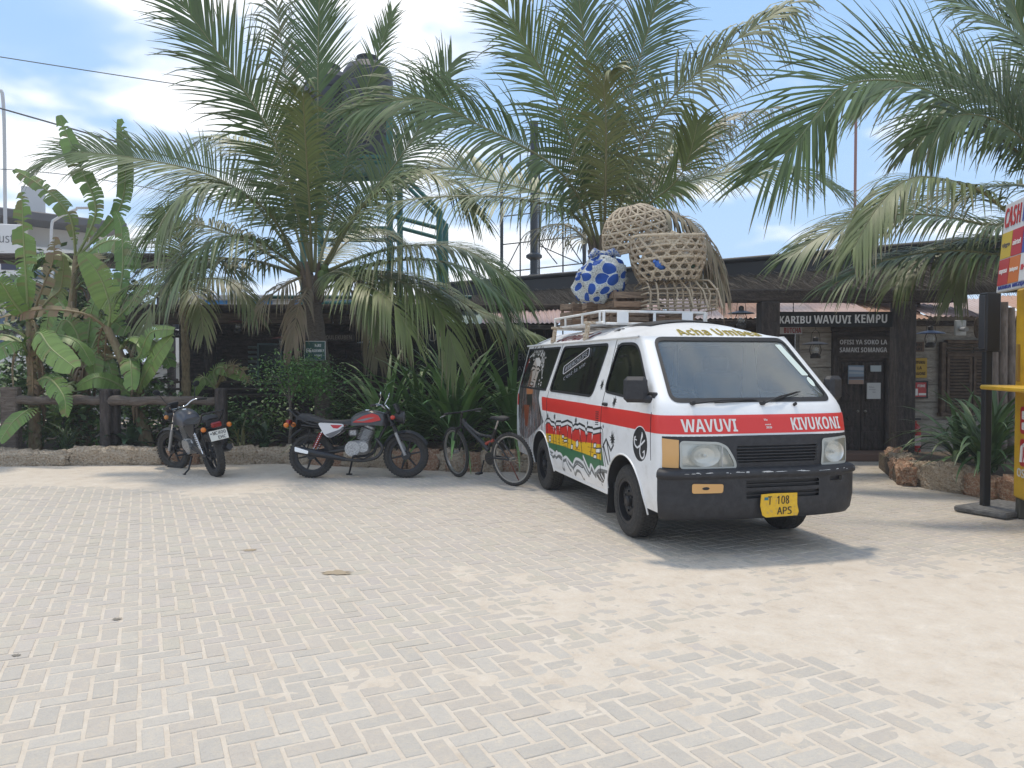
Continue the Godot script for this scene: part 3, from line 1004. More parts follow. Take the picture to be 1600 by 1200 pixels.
	pane.transparency = BaseMaterial3D.TRANSPARENCY_ALPHA
	pane.refraction_enabled = true
	pane.refraction_scale = 0.06
	pane.roughness = 0.0
	pane.metallic_specular = 1.0

	pane.cull_mode = BaseMaterial3D.CULL_DISABLED
	lay(ws, cells(-1, 1, 36, 1.18, 1.745, 14), Geometry2D.offset_polygon(scr, 0.006)[0], [], func(p): return van_front(p, -0.004))
	lay(ws, cells(-1, 1, 36, 1.18, 1.745, 14), Geometry2D.offset_polygon(scr, 0.006)[0], [], func(p): return van_front(p, -0.010), true)
	var wsp := part(ws, "windscreen", pane, van)
	var wr := MB.new()
	lay(wr, cells(-1, 1, 44, 1.18, 1.745, 14), Geometry2D.offset_polygon(scr, 0.012)[0], [Geometry2D.offset_polygon(scr, -0.022)[0]], func(p): return van_front(p, 0.004))
	part(wr, "windscreen_seal", rub, wsp)
	for st in [[0.50, 1.68, 0.565, 1.68, 0.655, 1.41, 0.585, 1.41], [0.64, 1.405, 0.665, 1.36, 0.65, 1.315, 0.615, 1.33, 0.605, 1.38]]:
		var q := PackedVector2Array()
		for p in rounded(pairs(st), 0.012 if st.size() == 8 else 0.05): q.append(Vector2(s_of_x(p.x, p.y), p.y))
		var dm := MB.new()
		lay(dm, cells(0.4, 0.9, 12, 1.28, 1.72, 10), q, [], func(p): return van_front(p, -0.001))
		part(dm, "permit_sticker", mat(0.60, 0.68, 0.62, 0.6), wsp)
	# --- lower front: black mask, grille, lamps
	var lampL := PackedVector2Array()
	for p in rounded(pairs([-0.70, 0.70, -0.255, 0.695, -0.262, 0.745, -0.33, 0.86, -0.40, 0.893, -0.70, 0.905]), 0.03): lampL.append(Vector2(s_of_x(p.x, p.y), p.y))
	var lampR := PackedVector2Array()
	for p in rounded(pairs([0.515, 0.70, 0.79, 0.705, 0.79, 0.915, 0.53, 0.90]), 0.02): lampR.append(Vector2(s_of_x(p.x, p.y), p.y))
	var sl0 := s_of_x(-0.715, 0.8)
	var ind := PackedVector2Array([Vector2(-s_lim, 0.705), Vector2(sl0, 0.702), Vector2(sl0 + 0.004, 0.918), Vector2(-s_lim, 0.93)])
	var gr_hole := PackedVector2Array()
	for p in rounded(pairs([-0.245, 0.735, 0.465, 0.735, 0.475, 0.865, -0.25, 0.865]), 0.02): gr_hole.append(Vector2(s_of_x(p.x, p.y), p.y))
	var mk := MB.new()
	lay(mk, cells(-s_lim, s_lim, 44, 0.62, 0.946, 14), null, [lampL, lampR, ind, gr_hole], func(p): return van_front(p, 0.012 * (1.0 - smoothstep(0.3, 0.42, absf(p.x - 0.09)))))
	part(mk, "front_mask", plastic, van)
	var gb := MB.new()
	lay(gb, cells(-0.3, 0.6, 20, 0.71, 0.89, 4), Geometry2D.offset_polygon(gr_hole, 0.012)[0], [], func(p): return van_front(p, -0.035))
	var grille := part(gb, "grille", M.black, van)
	for k in 5:
		var sb := MB.new()
		var row := []
		for x in 12: row.append(van_front(Vector2(s_of_x(lerpf(-0.245, 0.47, x / 11.0), 0.8), 0.752 + k * 0.024), -0.004))
		for x in 11: sb.box((row[x] + row[x + 1]) * 0.5, Vector3(row[x].distance_to(row[x + 1]) + 0.002, 0.011, 0.03), Basis(Vector3.UP, atan2(-(row[x + 1].z - row[x].z), row[x + 1].x - row[x].x)), 0.003)
		part(sb, "slat", plastic, grille)
	var lens := StandardMaterial3D.new()
	lens.albedo_color = Color(0.80, 0.81, 0.76, 0.30)
	lens.transparency = BaseMaterial3D.TRANSPARENCY_ALPHA
	lens.roughness = 0.05
	lens.cull_mode = BaseMaterial3D.CULL_DISABLED
	var refl := mat(0.62, 0.62, 0.60, 0.28, 0.75)
	for q in [lampL, lampR]:
		var bm := MB.new()
		lay(bm, cells(-1, 1, 60, 0.66, 0.95, 8), Geometry2D.offset_polygon(q, 0.01)[0], [], func(p): return van_front(p, -0.05))
		var hl := part(bm, "headlight", refl, van)
		var lm := MB.new()
		lay(lm, cells(-1, 1, 60, 0.66, 0.95, 8), Geometry2D.offset_polygon(q, 0.003)[0], [], func(p): return van_front(p, 0.006))
		part(lm, "lens", lens, hl)
		var rm := MB.new()
		lay(rm, cells(-1, 1, 60, 0.66, 0.95, 8), Geometry2D.offset_polygon(q, 0.008)[0], [Geometry2D.offset_polygon(q, -0.012)[0]], func(p): return van_front(p, 0.009))
		part(rm, "lamp_frame", mat(0.40, 0.41, 0.38, 0.45), hl)
		var cx := -0.50 if q == lampL else 0.66
		var bl := MB.new()
		var cp := van_front(Vector2(s_of_x(cx, 0.8), 0.80), -0.045)
		bl.lathe([Vector2(0.0, 0.0), Vector2(0.03, 0.003), Vector2(0.06, 0.012), Vector2(0.085, 0.034)], Transform3D(Basis(Vector3.RIGHT, PI / 2).scaled(Vector3(1.5 if q == lampL else 1.05, 1, 1)), cp), 28)
		part(bl, "reflector", mat(0.66, 0.66, 0.64, 0.3, 0.8), hl)
		var bb := MB.new()
		bb.ball(cp + Vector3(0, 0, 0.02), Vector3(0.014, 0.014, 0.02), 10, 6)
		part(bb, "bulb", mat(0.5, 0.5, 0.5, 0.1), hl)
		if q == lampL:
			var dv := MB.new()
			dv.box(van_front(Vector2(s_of_x(-0.37, 0.79), 0.79), -0.02), Vector3(0.008, 0.17, 0.05))
			part(dv, "divider", mat(0.4, 0.4, 0.39, 0.4), hl)
	var im := MB.new()
	lay(im, cells(-1, -0.5, 16, 0.68, 0.94, 8), ind, [], func(p): return van_front(p, 0.008))
	var amber := mat(0.62, 0.35, 0.13, 0.22)
	part(im, "indicator", amber, van)
	var gap := MB.new()
	lay(gap, cells(-1, -0.5, 16, 0.66, 0.96, 8), Geometry2D.offset_polygon(ind, 0.012)[0], [], func(p): return van_front(p, -0.012))
	part(gap, "lamp_recess", M.black, van)
	var gap2 := MB.new()
	lay(gap2, cells(0.5, 1, 16, 0.62, 0.96, 8), PackedVector2Array([Vector2(0.55, 0.64), Vector2(s_lim, 0.64), Vector2(s_lim, 0.945), Vector2(0.55, 0.945)]), [], func(p): return van_front(p, -0.056))
	part(gap2, "lamp_recess", M.black, van)
	# --- bumper
	var prof := [[0.285, -0.05], [0.30, 0.0], [0.34, 0.022], [0.45, 0.035], [0.622, 0.035], [0.630, 0.042], [0.638, 0.050], [0.668, 0.046], [0.684, 0.036], [0.696, 0.01], [0.70, -0.05]]
	var slots := []
	for r in [[-0.20, 0.485, 0.575, 0.60], [-0.20, 0.485, 0.545, 0.568], [-0.20, 0.485, 0.492, 0.515], [-0.20, 0.485, 0.462, 0.485], [0.60, 0.73, 0.575, 0.61]]: slots.append(PackedVector2Array([Vector2(r[0], r[2]), Vector2(r[1], r[2]), Vector2(r[1], r[3]), Vector2(r[0], r[3])]))
	var bump := func(p: Vector2) -> Vector3:
		var th := clampf(p.x / 1.11, -1.0, 1.0)
		th = th_of_s(th)
		var o := lerp_table(prof, p.y)
		var lift := 0.0
		return Vector3(signf(th) * (0.85 + o) * pow(absf(sin(th)), 2.0 / V_P), p.y + lift, 2.17 - 0.26 + o + 0.26 * pow(maxf(cos(th), 0.0), 2.0 / V_P))
	var ys := [0.285, 0.30, 0.32, 0.34, 0.40, 0.46, 0.49, 0.52, 0.55, 0.58, 0.61, 0.622, 0.630, 0.638, 0.655, 0.668, 0.684, 0.696, 0.6999]
	var bq := []
	for y in ys.size() - 1: bq.append_array(cells(-0.975, 0.985, 56, ys[y], ys[y + 1], 1))
	var bm2 := MB.new()
	var end_cut := PackedVector2Array([Vector2(1.0, 0.2), Vector2(1.2, 0.2), Vector2(1.2, 0.42)])
	lay(bm2, bq, null, slots, bump)
	var bumper := part(bm2, "bumper", plastic, van)
	var sb2 := MB.new()
	for s in slots: sb2.sheet([[bump.call(s[0]) - Vector3(0, 0, 0.03), bump.call(s[0].lerp(s[1], 0.5)) - Vector3(0, 0, 0.03), bump.call(s[1]) - Vector3(0, 0, 0.03)], [bump.call(s[3]) - Vector3(0, 0, 0.03), bump.call(s[3].lerp(s[2], 0.5)) - Vector3(0, 0, 0.03), bump.call(s[2]) - Vector3(0, 0, 0.03)]])
	part(sb2, "vent_slot", M.black, bumper)
	var chips := MB.new()
	rng.seed = 12
	for k in 34:
		var x := rnd(-0.80, 0.93)
		var ln := rnd(0.006, 0.05) * (2.0 if absf(x - 0.2) < 0.35 else 1.0)
		var y := 0.664 + rnd(-0.004, 0.006)
		var hh := rnd(0.002, 0.006)
		var a = bump.call(Vector2(x, y)) + Vector3(0, 0.001, 0.0022)
		var b = bump.call(Vector2(x + ln, y + rnd(-0.002, 0.002))) + Vector3(0, 0.001, 0.0022)
		chips.quad(a, b, b + Vector3(-ln * 0.2, hh, -0.001), a + Vector3(ln * 0.3, hh, -0.001))
	part(chips, "paint_chips", mat(0.62, 0.62, 0.6, 0.6), bumper)
	var fi := MB.new()
	var fq := rounded(pairs([-0.68, 0.515, -0.415, 0.515, -0.41, 0.583, -0.68, 0.59]), 0.02)
	lay(fi, cells(-0.75, -0.3, 10, 0.5, 0.6, 3), fq, [], func(p): return bump.call(p) + Vector3(0, 0, 0.009))
	part(fi, "fog_indicator", amber, bumper)
	var fr := MB.new()
	lay(fr, cells(-0.75, -0.3, 10, 0.48, 0.62, 3), Geometry2D.offset_polygon(fq, 0.007)[0], [], func(p): return bump.call(p) + Vector3(0, 0, 0.004))
	part(fr, "indicator_rim", M.black, bumper)
	var fk := MB.new()
	fk.ball(bump.call(Vector2(-0.56, 0.552)) + Vector3(0, 0, 0.009), Vector3(0.035, 0.012, 0.004), 10, 5)
	part(fk, "tape_patch", M.black, bumper)
	# number plate
	var pl := MB.new()
	var pq := PackedVector2Array(pairs([-0.165, 0.09, -0.05, 0.094, 0.16, 0.09, 0.162, 0.0, 0.178, -0.06, 0.165, -0.09, -0.12, -0.092, -0.15, -0.075, -0.172, 0.0]))
	pl.prism(pq, Transform3D.IDENTITY, 0, 0.006)
	var pxf := Transform3D(Basis(Vector3.UP, 0.05) * Basis(Vector3.RIGHT, 0.03), Vector3(0.085, 0.405, 2.222))
	var plate := part(pl, "number_plate", textured(mat(1, 1, 1, 0.55), noise_img(81, 0.03, [Color(0.45, 0.30, 0.12), Color(0.72, 0.42, 0.02), Color(0.74, 0.45, 0.02), Color(0.76, 0.5, 0.05)], 256, 5), Vector3(3, 3, 3), false), van, pxf)
	letters("T 108", 0.19, 0.065, Transform3D(Basis.IDENTITY, Vector3(-0.01, 0.04, 0.006)), M.letter_black, plate, "mono")
	letters("APS", 0.13, 0.058, Transform3D(Basis.IDENTITY, Vector3(0.045, -0.045, 0.006)), M.letter_black, plate, "mono")
	var fl := MB.new()
	fl.box(Vector3(-0.12, 0.055, 0.007), Vector3(0.035, 0.022, 0.003))
	part(fl, "flag_mark", mat(0.02, 0.16, 0.22, 0.6), plate)
	# --- front lettering
	var lw := mat(0.78, 0.77, 0.75, 0.55)
	for e in [["WAVUVI", -0.455, 0.455, 1.028, 0.098, -0.06], ["KIVUKONI", 0.493, 0.475, 1.03, 0.098, -0.06], ["Via", 0.03, 0.03, 1.065, 0.016, 0.0], ["nmi", 0.045, 0.05, 1.028, 0.012, 0.0], ["2020", 0.05, 0.05, 1.005, 0.016, 0.0]]:
		var cx: float = e[1]
		var cy: float = e[3]
		part(text_mb(e[0], e[2], e[4], 0.002, "bold", e[5], func(q): return van_front(Vector2(s_of_x(q.x + cx, 1.03), q.y + cy), 0.0035 + q.z)), "lettering", lw, van)
	# --- rear
	var rrows := []
	for y in 20:
		var yy := lerpf(0.33, 1.745, y / 19.0)
		var row := []
		for x in 25:
			var th := PI / 2 * (x / 12.0 - 1.0)
			row.append(Vector3(-signf(th) * lerp_table(V_HW, yy) * pow(absf(sin(th)), 0.5), yy, lerp_table(V_ZR, yy) + 0.10 - 0.10 * pow(maxf(cos(th), 0), 0.5)))
		rrows.append(row)
	var rm3 := MB.new()
	rm3.sheet(rrows)
	part(rm3, "tailgate", dirty, van)
	var rwn := MB.new()
	rwn.sheet([[Vector3(0.62, 1.22, -2.585), Vector3(-0.62, 1.22, -2.585)], [Vector3(0.56, 1.66, -2.49), Vector3(-0.56, 1.66, -2.49)]])
	part(rwn, "rear_window", glass, van)
	for s in [-1.0, 1.0]:
		var tl := MB.new()
		tl.box(Vector3(s * 0.74, 0.95, -2.56), Vector3(0.14, 0.36, 0.06), Basis(Vector3.UP, s * 0.35), 0.015)
		part(tl, "tail_light", mat(0.4, 0.02, 0.015, 0.2), van)
	var rb := MB.new()
	rb.box(Vector3(0, 0.46, -2.63), Vector3(1.60, 0.20, 0.10), Basis.IDENTITY, 0.03)
	part(rb, "rear_bumper", plastic, van)
	# --- roof
	var rows := []
	for z in 34:
		var u := z / 33.0
		var row := []
		for x in 25:
			var t := x / 12.0 - 1.0
			row.append(roof_point(t, u))
		rows.append(row)
	var rf := MB.new()
	rf.sheet(rows)
	var roof := part(rf, "roof", dirty, van)
	var gp := []
	for z in 34: gp.append(roof_point(-1.0, z / 33.0) + Vector3(-0.004, 0.002, 0))
	for k in 2:
		var gt := MB.new()
		var q := []
		for p in gp: q.append(Vector3(p.x * (1 if k == 0 else -1), p.y, p.z))
		gt.tube(q, 0.012, 6)
		part(gt, "gutter", dirty, roof)
	var ht := MB.new()
	var hrows := []
	for z in 6:
		var row := []
		for x in 13: row.append(roof_point(lerpf(-0.60, 0.62, x / 12.0), lerpf(0.70, 0.865, z / 5.0)) + Vector3(0, 0.012, 0))
		hrows.append(row)
	ht.sheet(hrows)
	part(ht, "dark_roof_panel", mat(0.03, 0.03, 0.032, 0.35), roof)  # plain dark sheet laid just above the forward part of the roof
	var ql := MB.new()
	ql.sheet([[roof_point(-0.95, 0.03) + Vector3(-0.002, 0.008, 0), roof_point(-0.95, 0.12) + Vector3(-0.002, 0.008, 0)], [roof_point(-0.76, 0.03) + Vector3(0, 0.008, 0), roof_point(-0.76, 0.14) + Vector3(0, 0.008, 0)]], null, true)
	part(ql, "roof_light", mat(0.04, 0.05, 0.075, 0.1), roof)
	var gold := mat(0.72, 0.54, 0.12, 0.6)
	part(text_mb("Acha Umbea", 0.80, 0.10, 0.002, "bold", 0.15, func(q): return roof_point((q.x + 0.045) / 0.71, 0.968 - (q.y + 0.0) * 0.5) + Vector3(0, 0.004 + q.z, 0.002)), "lettering", gold, roof)
	var rl := mat(0.35, 0.045, 0.05, 0.6)
	part(text_mb("UOPATI  R", 1.15, 1.0, 0.0015, "bold", 0.12, func(q): return roof_point(-0.845 + q.y * 0.19, (q.x + 1.72) / 3.76) + Vector3(-0.002, 0.004 + q.z, 0)), "lettering", rl, roof)
	var bs := MB.new()
	for k in 9:
		var a := roof_point(-0.72 + 0.04 * sin(k * 2.4), 0.70 + k * 0.005) + Vector3(0, 0.005, 0)
		bs.box(a, Vector3(0.05 - absf(k - 4) * 0.006, 0.002, 0.03), Basis(Vector3.UP, k * 0.7))
	part(bs, "paint_splash", M.letter_black, roof)
	# --- floor and cabin
	var fb := MB.new()
	fb.box(Vector3(0, 0.36, -0.15), Vector3(1.54, 0.10, 4.3))
	part(fb, "chassis", M.dark, van)
	var ca := MB.new()
	ca.box(Vector3(0, 0.80, 0.15), Vector3(1.5, 0.8, 0.03))
	ca.box(Vector3(0, 0.99, 1.78), Vector3(1.42, 0.28, 0.32), Basis.IDENTITY, 0.06)
	part(ca, "dashboard", mat(0.06, 0.06, 0.062, 0.7), van)
	for x in [-0.42, 0.42]:
		var se := MB.new()
		se.box(Vector3(x, 0.78, 0.95), Vector3(0.5, 0.16, 0.5), Basis.IDENTITY, 0.05)
		se.box(Vector3(x, 1.12, 0.66), Vector3(0.48, 0.62, 0.14), Basis(Vector3.RIGHT, -0.2), 0.05)
		se.box(Vector3(x, 1.50, 0.58), Vector3(0.26, 0.16, 0.10), Basis(Vector3.RIGHT, -0.2), 0.04)
		part(se, "seat", mat(0.05, 0.048, 0.05, 0.9), van)
	var wh := MB.new()
	var ring := []
	for k in 25: ring.append(Vector3(-0.40, 1.16, 1.50) + Basis(Vector3.RIGHT, -0.75) * Vector3(cos(TAU * k / 24) * 0.19, sin(TAU * k / 24) * 0.19, 0))
	wh.tube(ring, 0.014, 6, false)
	wh.tube([Vector3(-0.40, 1.16, 1.50), Vector3(-0.40, 1.0, 1.68)], 0.03, 8)
	wh.tube([ring[0], ring[12]], 0.012, 6)
	part(wh, "steering_wheel", M.black, van)
	# --- wipers
	for e in [[-0.56, 1.185, -0.02, 1.215], [0.04, 1.18, 0.42, 1.27]]:
		var wp := MB.new()
		var a := van_front(Vector2(s_of_x(e[0], e[1]), e[1]), 0.02)
		var b := van_front(Vector2(s_of_x(e[2], e[3]), e[3]), 0.016)
		wp.tube([a, a.lerp(b, 0.45) + Vector3(0, 0.012, 0.016), b], [0.009, 0.008, 0.004], 6)
		wp.tube([a - Vector3(0, 0, 0.03), a + Vector3(0, 0.005, 0.012)], 0.017, 8)
		var d := (b - a).normalized()
		wp.tube([a.lerp(b, 0.35) - Vector3(0, 0.006, 0), b + d * 0.03 - Vector3(0, 0.006, 0)], 0.005, 5)
		part(wp, "wiper", M.black, van)
	var wj := MB.new()
	wj.box(van_front(Vector2(s_of_x(0.33, 1.175), 1.175), 0.015), Vector3(0.035, 0.025, 0.02), Basis(Vector3.BACK, 0.5), 0.006)
	part(wj, "washer_jet", M.black, van)
	# --- mirrors
	for s in [-1.0, 1.0]:
		var mm := MB.new()
		mm.box(Vector3(s * 0.915, 1.30, 1.73), Vector3(0.19, 0.21, 0.10), Basis(Vector3.UP, s * 0.5), 0.05)
		mm.tube([Vector3(s * 0.79, 1.22, 1.80), Vector3(s * 0.84, 1.225, 1.78), Vector3(s * 0.89, 1.23, 1.75)], [0.04, 0.028, 0.028], 8)
		mm.box(Vector3(s * 0.795, 1.22, 1.80), Vector3(0.03, 0.12, 0.15), Basis(Vector3.RIGHT, 0.0), 0.01)
		part(mm, "door_mirror", plastic, van)
	# --- wheels
	var wm2 := wheel_mesh()
	for z in [1.285, -1.335]:
		for s in [-1.0, 1.0]:
			var w := part(wm2[0], "wheel", M.rubber, van, Transform3D(Basis(Vector3.UP, PI if s > 0 else 0.0), Vector3(s * 0.72, 0.312, z)))
			part(wm2[1], "rim", mat(0.016, 0.016, 0.018, 0.5), w)
			part(wm2[2], "hub_nuts", mat(0.03, 0.03, 0.03, 0.45, 0.4), w)
	var mf := MB.new()
	mf.box(Vector3(-0.76, 0.25, 0.90), Vector3(0.16, 0.24, 0.012), Basis(Vector3.RIGHT, 0.15), 0.004)
	part(mf, "mud_flap", M.black, van)
	# --- roof rack
	var rk := MB.new()
	var x := 0.60
	for s in [-1.0, 1.0]:
		rk.tube([Vector3(s * x, 2.06, -1.55), Vector3(s * x, 2.05, 0.03), Vector3(s * (x - 0.05), 2.05, 0.10)], 0.014, 8)
		rk.tube([Vector3(s * x, 1.95, -1.55), Vector3(s * x, 1.935, 0.10), Vector3(s * x, 1.925, 0.16)], 0.013, 8)
		for z in [-1.54, -1.12, -0.52, 0.04]: rk.tube([Vector3(s * x, 1.93, z), Vector3(s * x, 2.06, z)], 0.014, 8)
	for y in [2.05, 1.925]:
		rk.tube([Vector3(-x + 0.04, y, 0.10), Vector3(x - 0.04, y, 0.10)], 0.014, 8)
		rk.tube([Vector3(-x, y + 0.01, -1.55), Vector3(x, y + 0.01, -1.55)], 0.014, 8)
	for z in [-1.3, -0.9, -0.5, -0.1]: rk.tube([Vector3(-x, 1.935, z), Vector3(x, 1.935, z)], 0.014, 6)
	for xx in [-0.58, -0.02, 0.55]: rk.tube([Vector3(xx, 1.925, 0.10), Vector3(xx, 2.05, 0.10)], 0.016, 8)
	var rack := part(rk, "roof_rack", textured(mat(1, 1, 1, 0.55), noise_img(82, 0.02, [Color(0.45, 0.30, 0.2), Color(0.72, 0.70, 0.66), Color(0.78, 0.78, 0.76), Color(0.8, 0.8, 0.78)], 256, 5), Vector3(1.2, 1.2, 1.2), false), van)
	for xx in [-0.38, 0.345]:
		var pm := MB.new()
		pm.box(Vector3(xx, 1.988, 0.118), Vector3(0.125, 0.115, 0.012), Basis.IDENTITY, 0.003)
		part(pm, "plate", M.white, rack)
	var rust := textured(mat(1, 1, 1, 0.8), noise_img(83, 0.03, [Color(0.22, 0.11, 0.05), Color(0.5, 0.40, 0.28), Color(0.68, 0.65, 0.58)], 256, 5), Vector3(4, 4, 4), false)
	for s in [-1.0, 1.0]:
		for z in [-1.28, -0.10]:
			var lg := MB.new()
			lg.box(Vector3(s * 0.69, 1.85, z), Vector3(0.03, 0.16, 0.075), Basis(Vector3.BACK, s * 0.12), 0.004)
			lg.box(Vector3(s * 0.655, 1.94, z), Vector3(0.13, 0.025, 0.08), Basis.IDENTITY, 0.004)
			lg.box(Vector3(s * 0.715, 1.79, z), Vector3(0.035, 0.07, 0.035), Basis.IDENTITY, 0.004)
			part(lg, "bracket", rust, rack)
	# --- lettering on the middle window
	var wd := lin(0.6, 0.6, 0.62)
	var wl := mat(0.55, 0.55, 0.58, 0.6)
	var ang := atan2(0.20, 0.75)
	var place := func(q: Vector3, cz: float, cy: float) -> Vector3:
		var r := Vector2(q.x, q.y).rotated(ang)
		return van_side(Vector2(cz + r.x, cy + r.y), -1.0, 0.0) + Vector3(-0.001 - q.z, 0, 0)
	part(text_mb("#BEACHLIFE", 0.66, 0.052, 0.001, "bold", 0.0, func(q): return place.call(q, -0.29, 1.535)), "lettering", wl, van)
	part(text_mb("c'est la vie", 0.66, 0.048, 0.001, "regular", 0.0, func(q): return place.call(q, -0.29, 1.432)), "lettering", wl, van)
	var bo := MB.new()
	var out := rounded(pairs([-0.385, -0.045, 0.385, -0.045, 0.385, 0.045, -0.385, 0.045]), 0.03)
	var loop := []
	for p in out: loop.append(place.call(Vector3(p.x, p.y, 0), -0.29, 1.535))
	loop.append(loop[0])
	bo.tube(loop, 0.0055, 4, false)
	part(bo, "sticker_border", wl, van)
	return van

func roof_point(t: float, u: float) -> Vector3:
	var z := lerpf(-2.44, 1.43, u)
	var front := clampf((1.43 - z) / 0.85, 0.0, 1.0)
	var rear := clampf((z + 2.44) / 0.35, 0.0, 1.0)
	var g := (1.0 - pow(1.0 - front, 2.0)) * (1.0 - pow(1.0 - rear, 2.0))
	var hw := 0.705
	# plan corners, as the screen header is rounded
	var f := clampf((z - 1.31) / 0.12, 0.0, 1.0)
	hw *= pow(maxf(1.0 - pow(f, V_P), 0.0), 1.0 / V_P) * (1.0 if f < 1.0 else 0.0) if f > 0.0 else 1.0
	hw = maxf(hw, 0.0)
	if f >= 1.0: hw = 0.0
	var x := t * 0.705
	if absf(x) > hw and f > 0.0:
		# slide back along the rounded header
		var k := clampf(pow(maxf(1.0 - pow(absf(t), V_P), 0.0), 1.0 / V_P), 0.0, 1.0)
		z = 1.31 + 0.12 * k
		front = clampf((1.43 - z) / 0.85, 0.0, 1.0)
	var dome := 1.0 - pow(absf(t), 2.6)
	return Vector3(x, 1.745 + 0.165 * dome * g + 0.02 * (1.0 - absf(t)) * front, z)

func wheel_mesh() -> Array:
	# axis along x, outside face towards -x
	var ax := Transform3D(Basis(Vector3.BACK, PI / 2), Vector3.ZERO)
	var t := MB.new()
	t.lathe([Vector2(0.195, -0.09), Vector2(0.20, -0.098), Vector2(0.25, -0.10), Vector2(0.29, -0.09), Vector2(0.308, -0.072), Vector2(0.312, -0.06), Vector2(0.312, 0.06), Vector2(0.308, 0.072), Vector2(0.29, 0.09), Vector2(0.25, 0.10), Vector2(0.20, 0.098), Vector2(0.195, 0.09)], ax, 44)
	for k in 56:
		for s in [-0.045, -0.015, 0.015, 0.045]:
			var a := TAU * (k + (0.5 if s in [-0.015, 0.045] else 0.0)) / 56
			t.box(Vector3(s, cos(a) * 0.312, sin(a) * 0.312), Vector3(0.022, 0.010, 0.024), Basis(Vector3.RIGHT, a))
	var r := MB.new()
	r.lathe([Vector2(0.198, -0.088), Vector2(0.19, -0.094), Vector2(0.185, -0.088), Vector2(0.178, -0.06), Vector2(0.172, 0.09), Vector2(0.199, 0.092)], Transform3D(Basis(Vector3.BACK, PI / 2), Vector3.ZERO), 40)
	# disc with vent holes
	var disc := PackedVector2Array()
	for k in 40: disc.append(Vector2(cos(TAU * k / 40), sin(TAU * k / 40)) * 0.182)
	var holes := []
	for k in 12:
		var q := PackedVector2Array()
		for e in 10: q.append(Vector2(cos(TAU * k / 12), sin(TAU * k / 12)) * 0.143 + Vector2(cos(TAU * e / 10), sin(TAU * e / 10)) * 0.016)
		holes.append(q)
	var quads := cells(-0.2, 0.2, 26, -0.2, 0.2, 26)
	lay(r, quads, disc, holes, func(p): return Vector3(-0.035 - 0.03 * smoothstep(0.18, 0.10, p.length()) + 0.015 * smoothstep(0.08, 0.05, p.length()), p.y, p.x))
	r.lathe([Vector2(0.05, 0.03), Vector2(0.045, 0.085), Vector2(0.03, 0.095), Vector2(0.0, 0.096)], Transform3D(Basis(Vector3.BACK, PI / 2), Vector3.ZERO), 18)
	var n := MB.new()
	for k in 6:
		var a := TAU * k / 6
		n.tube([Vector3(-0.05, cos(a) * 0.085, sin(a) * 0.085), Vector3(-0.078, cos(a) * 0.085, sin(a) * 0.085)], 0.011, 6)
	return [t.mesh(), r.mesh(), n.mesh()]

# ================================================================ plants
func resample(path: Array, n: int) -> Array:
	var ln := [0.0]
	for k in range(1, path.size()): ln.append(ln[k - 1] + path[k].distance_to(path[k - 1]))
	var tot: float = ln[ln.size() - 1]
	var o := []
	var j := 1
	for k in n:
		var d := tot * k / (n - 1)
		while j < ln.size() - 1 and ln[j] < d: j += 1
		var u: float = (d - ln[j - 1]) / maxf(ln[j] - ln[j - 1], 1e-6)
		o.append(path[j - 1].lerp(path[j], clampf(u, 0, 1)))
	return o

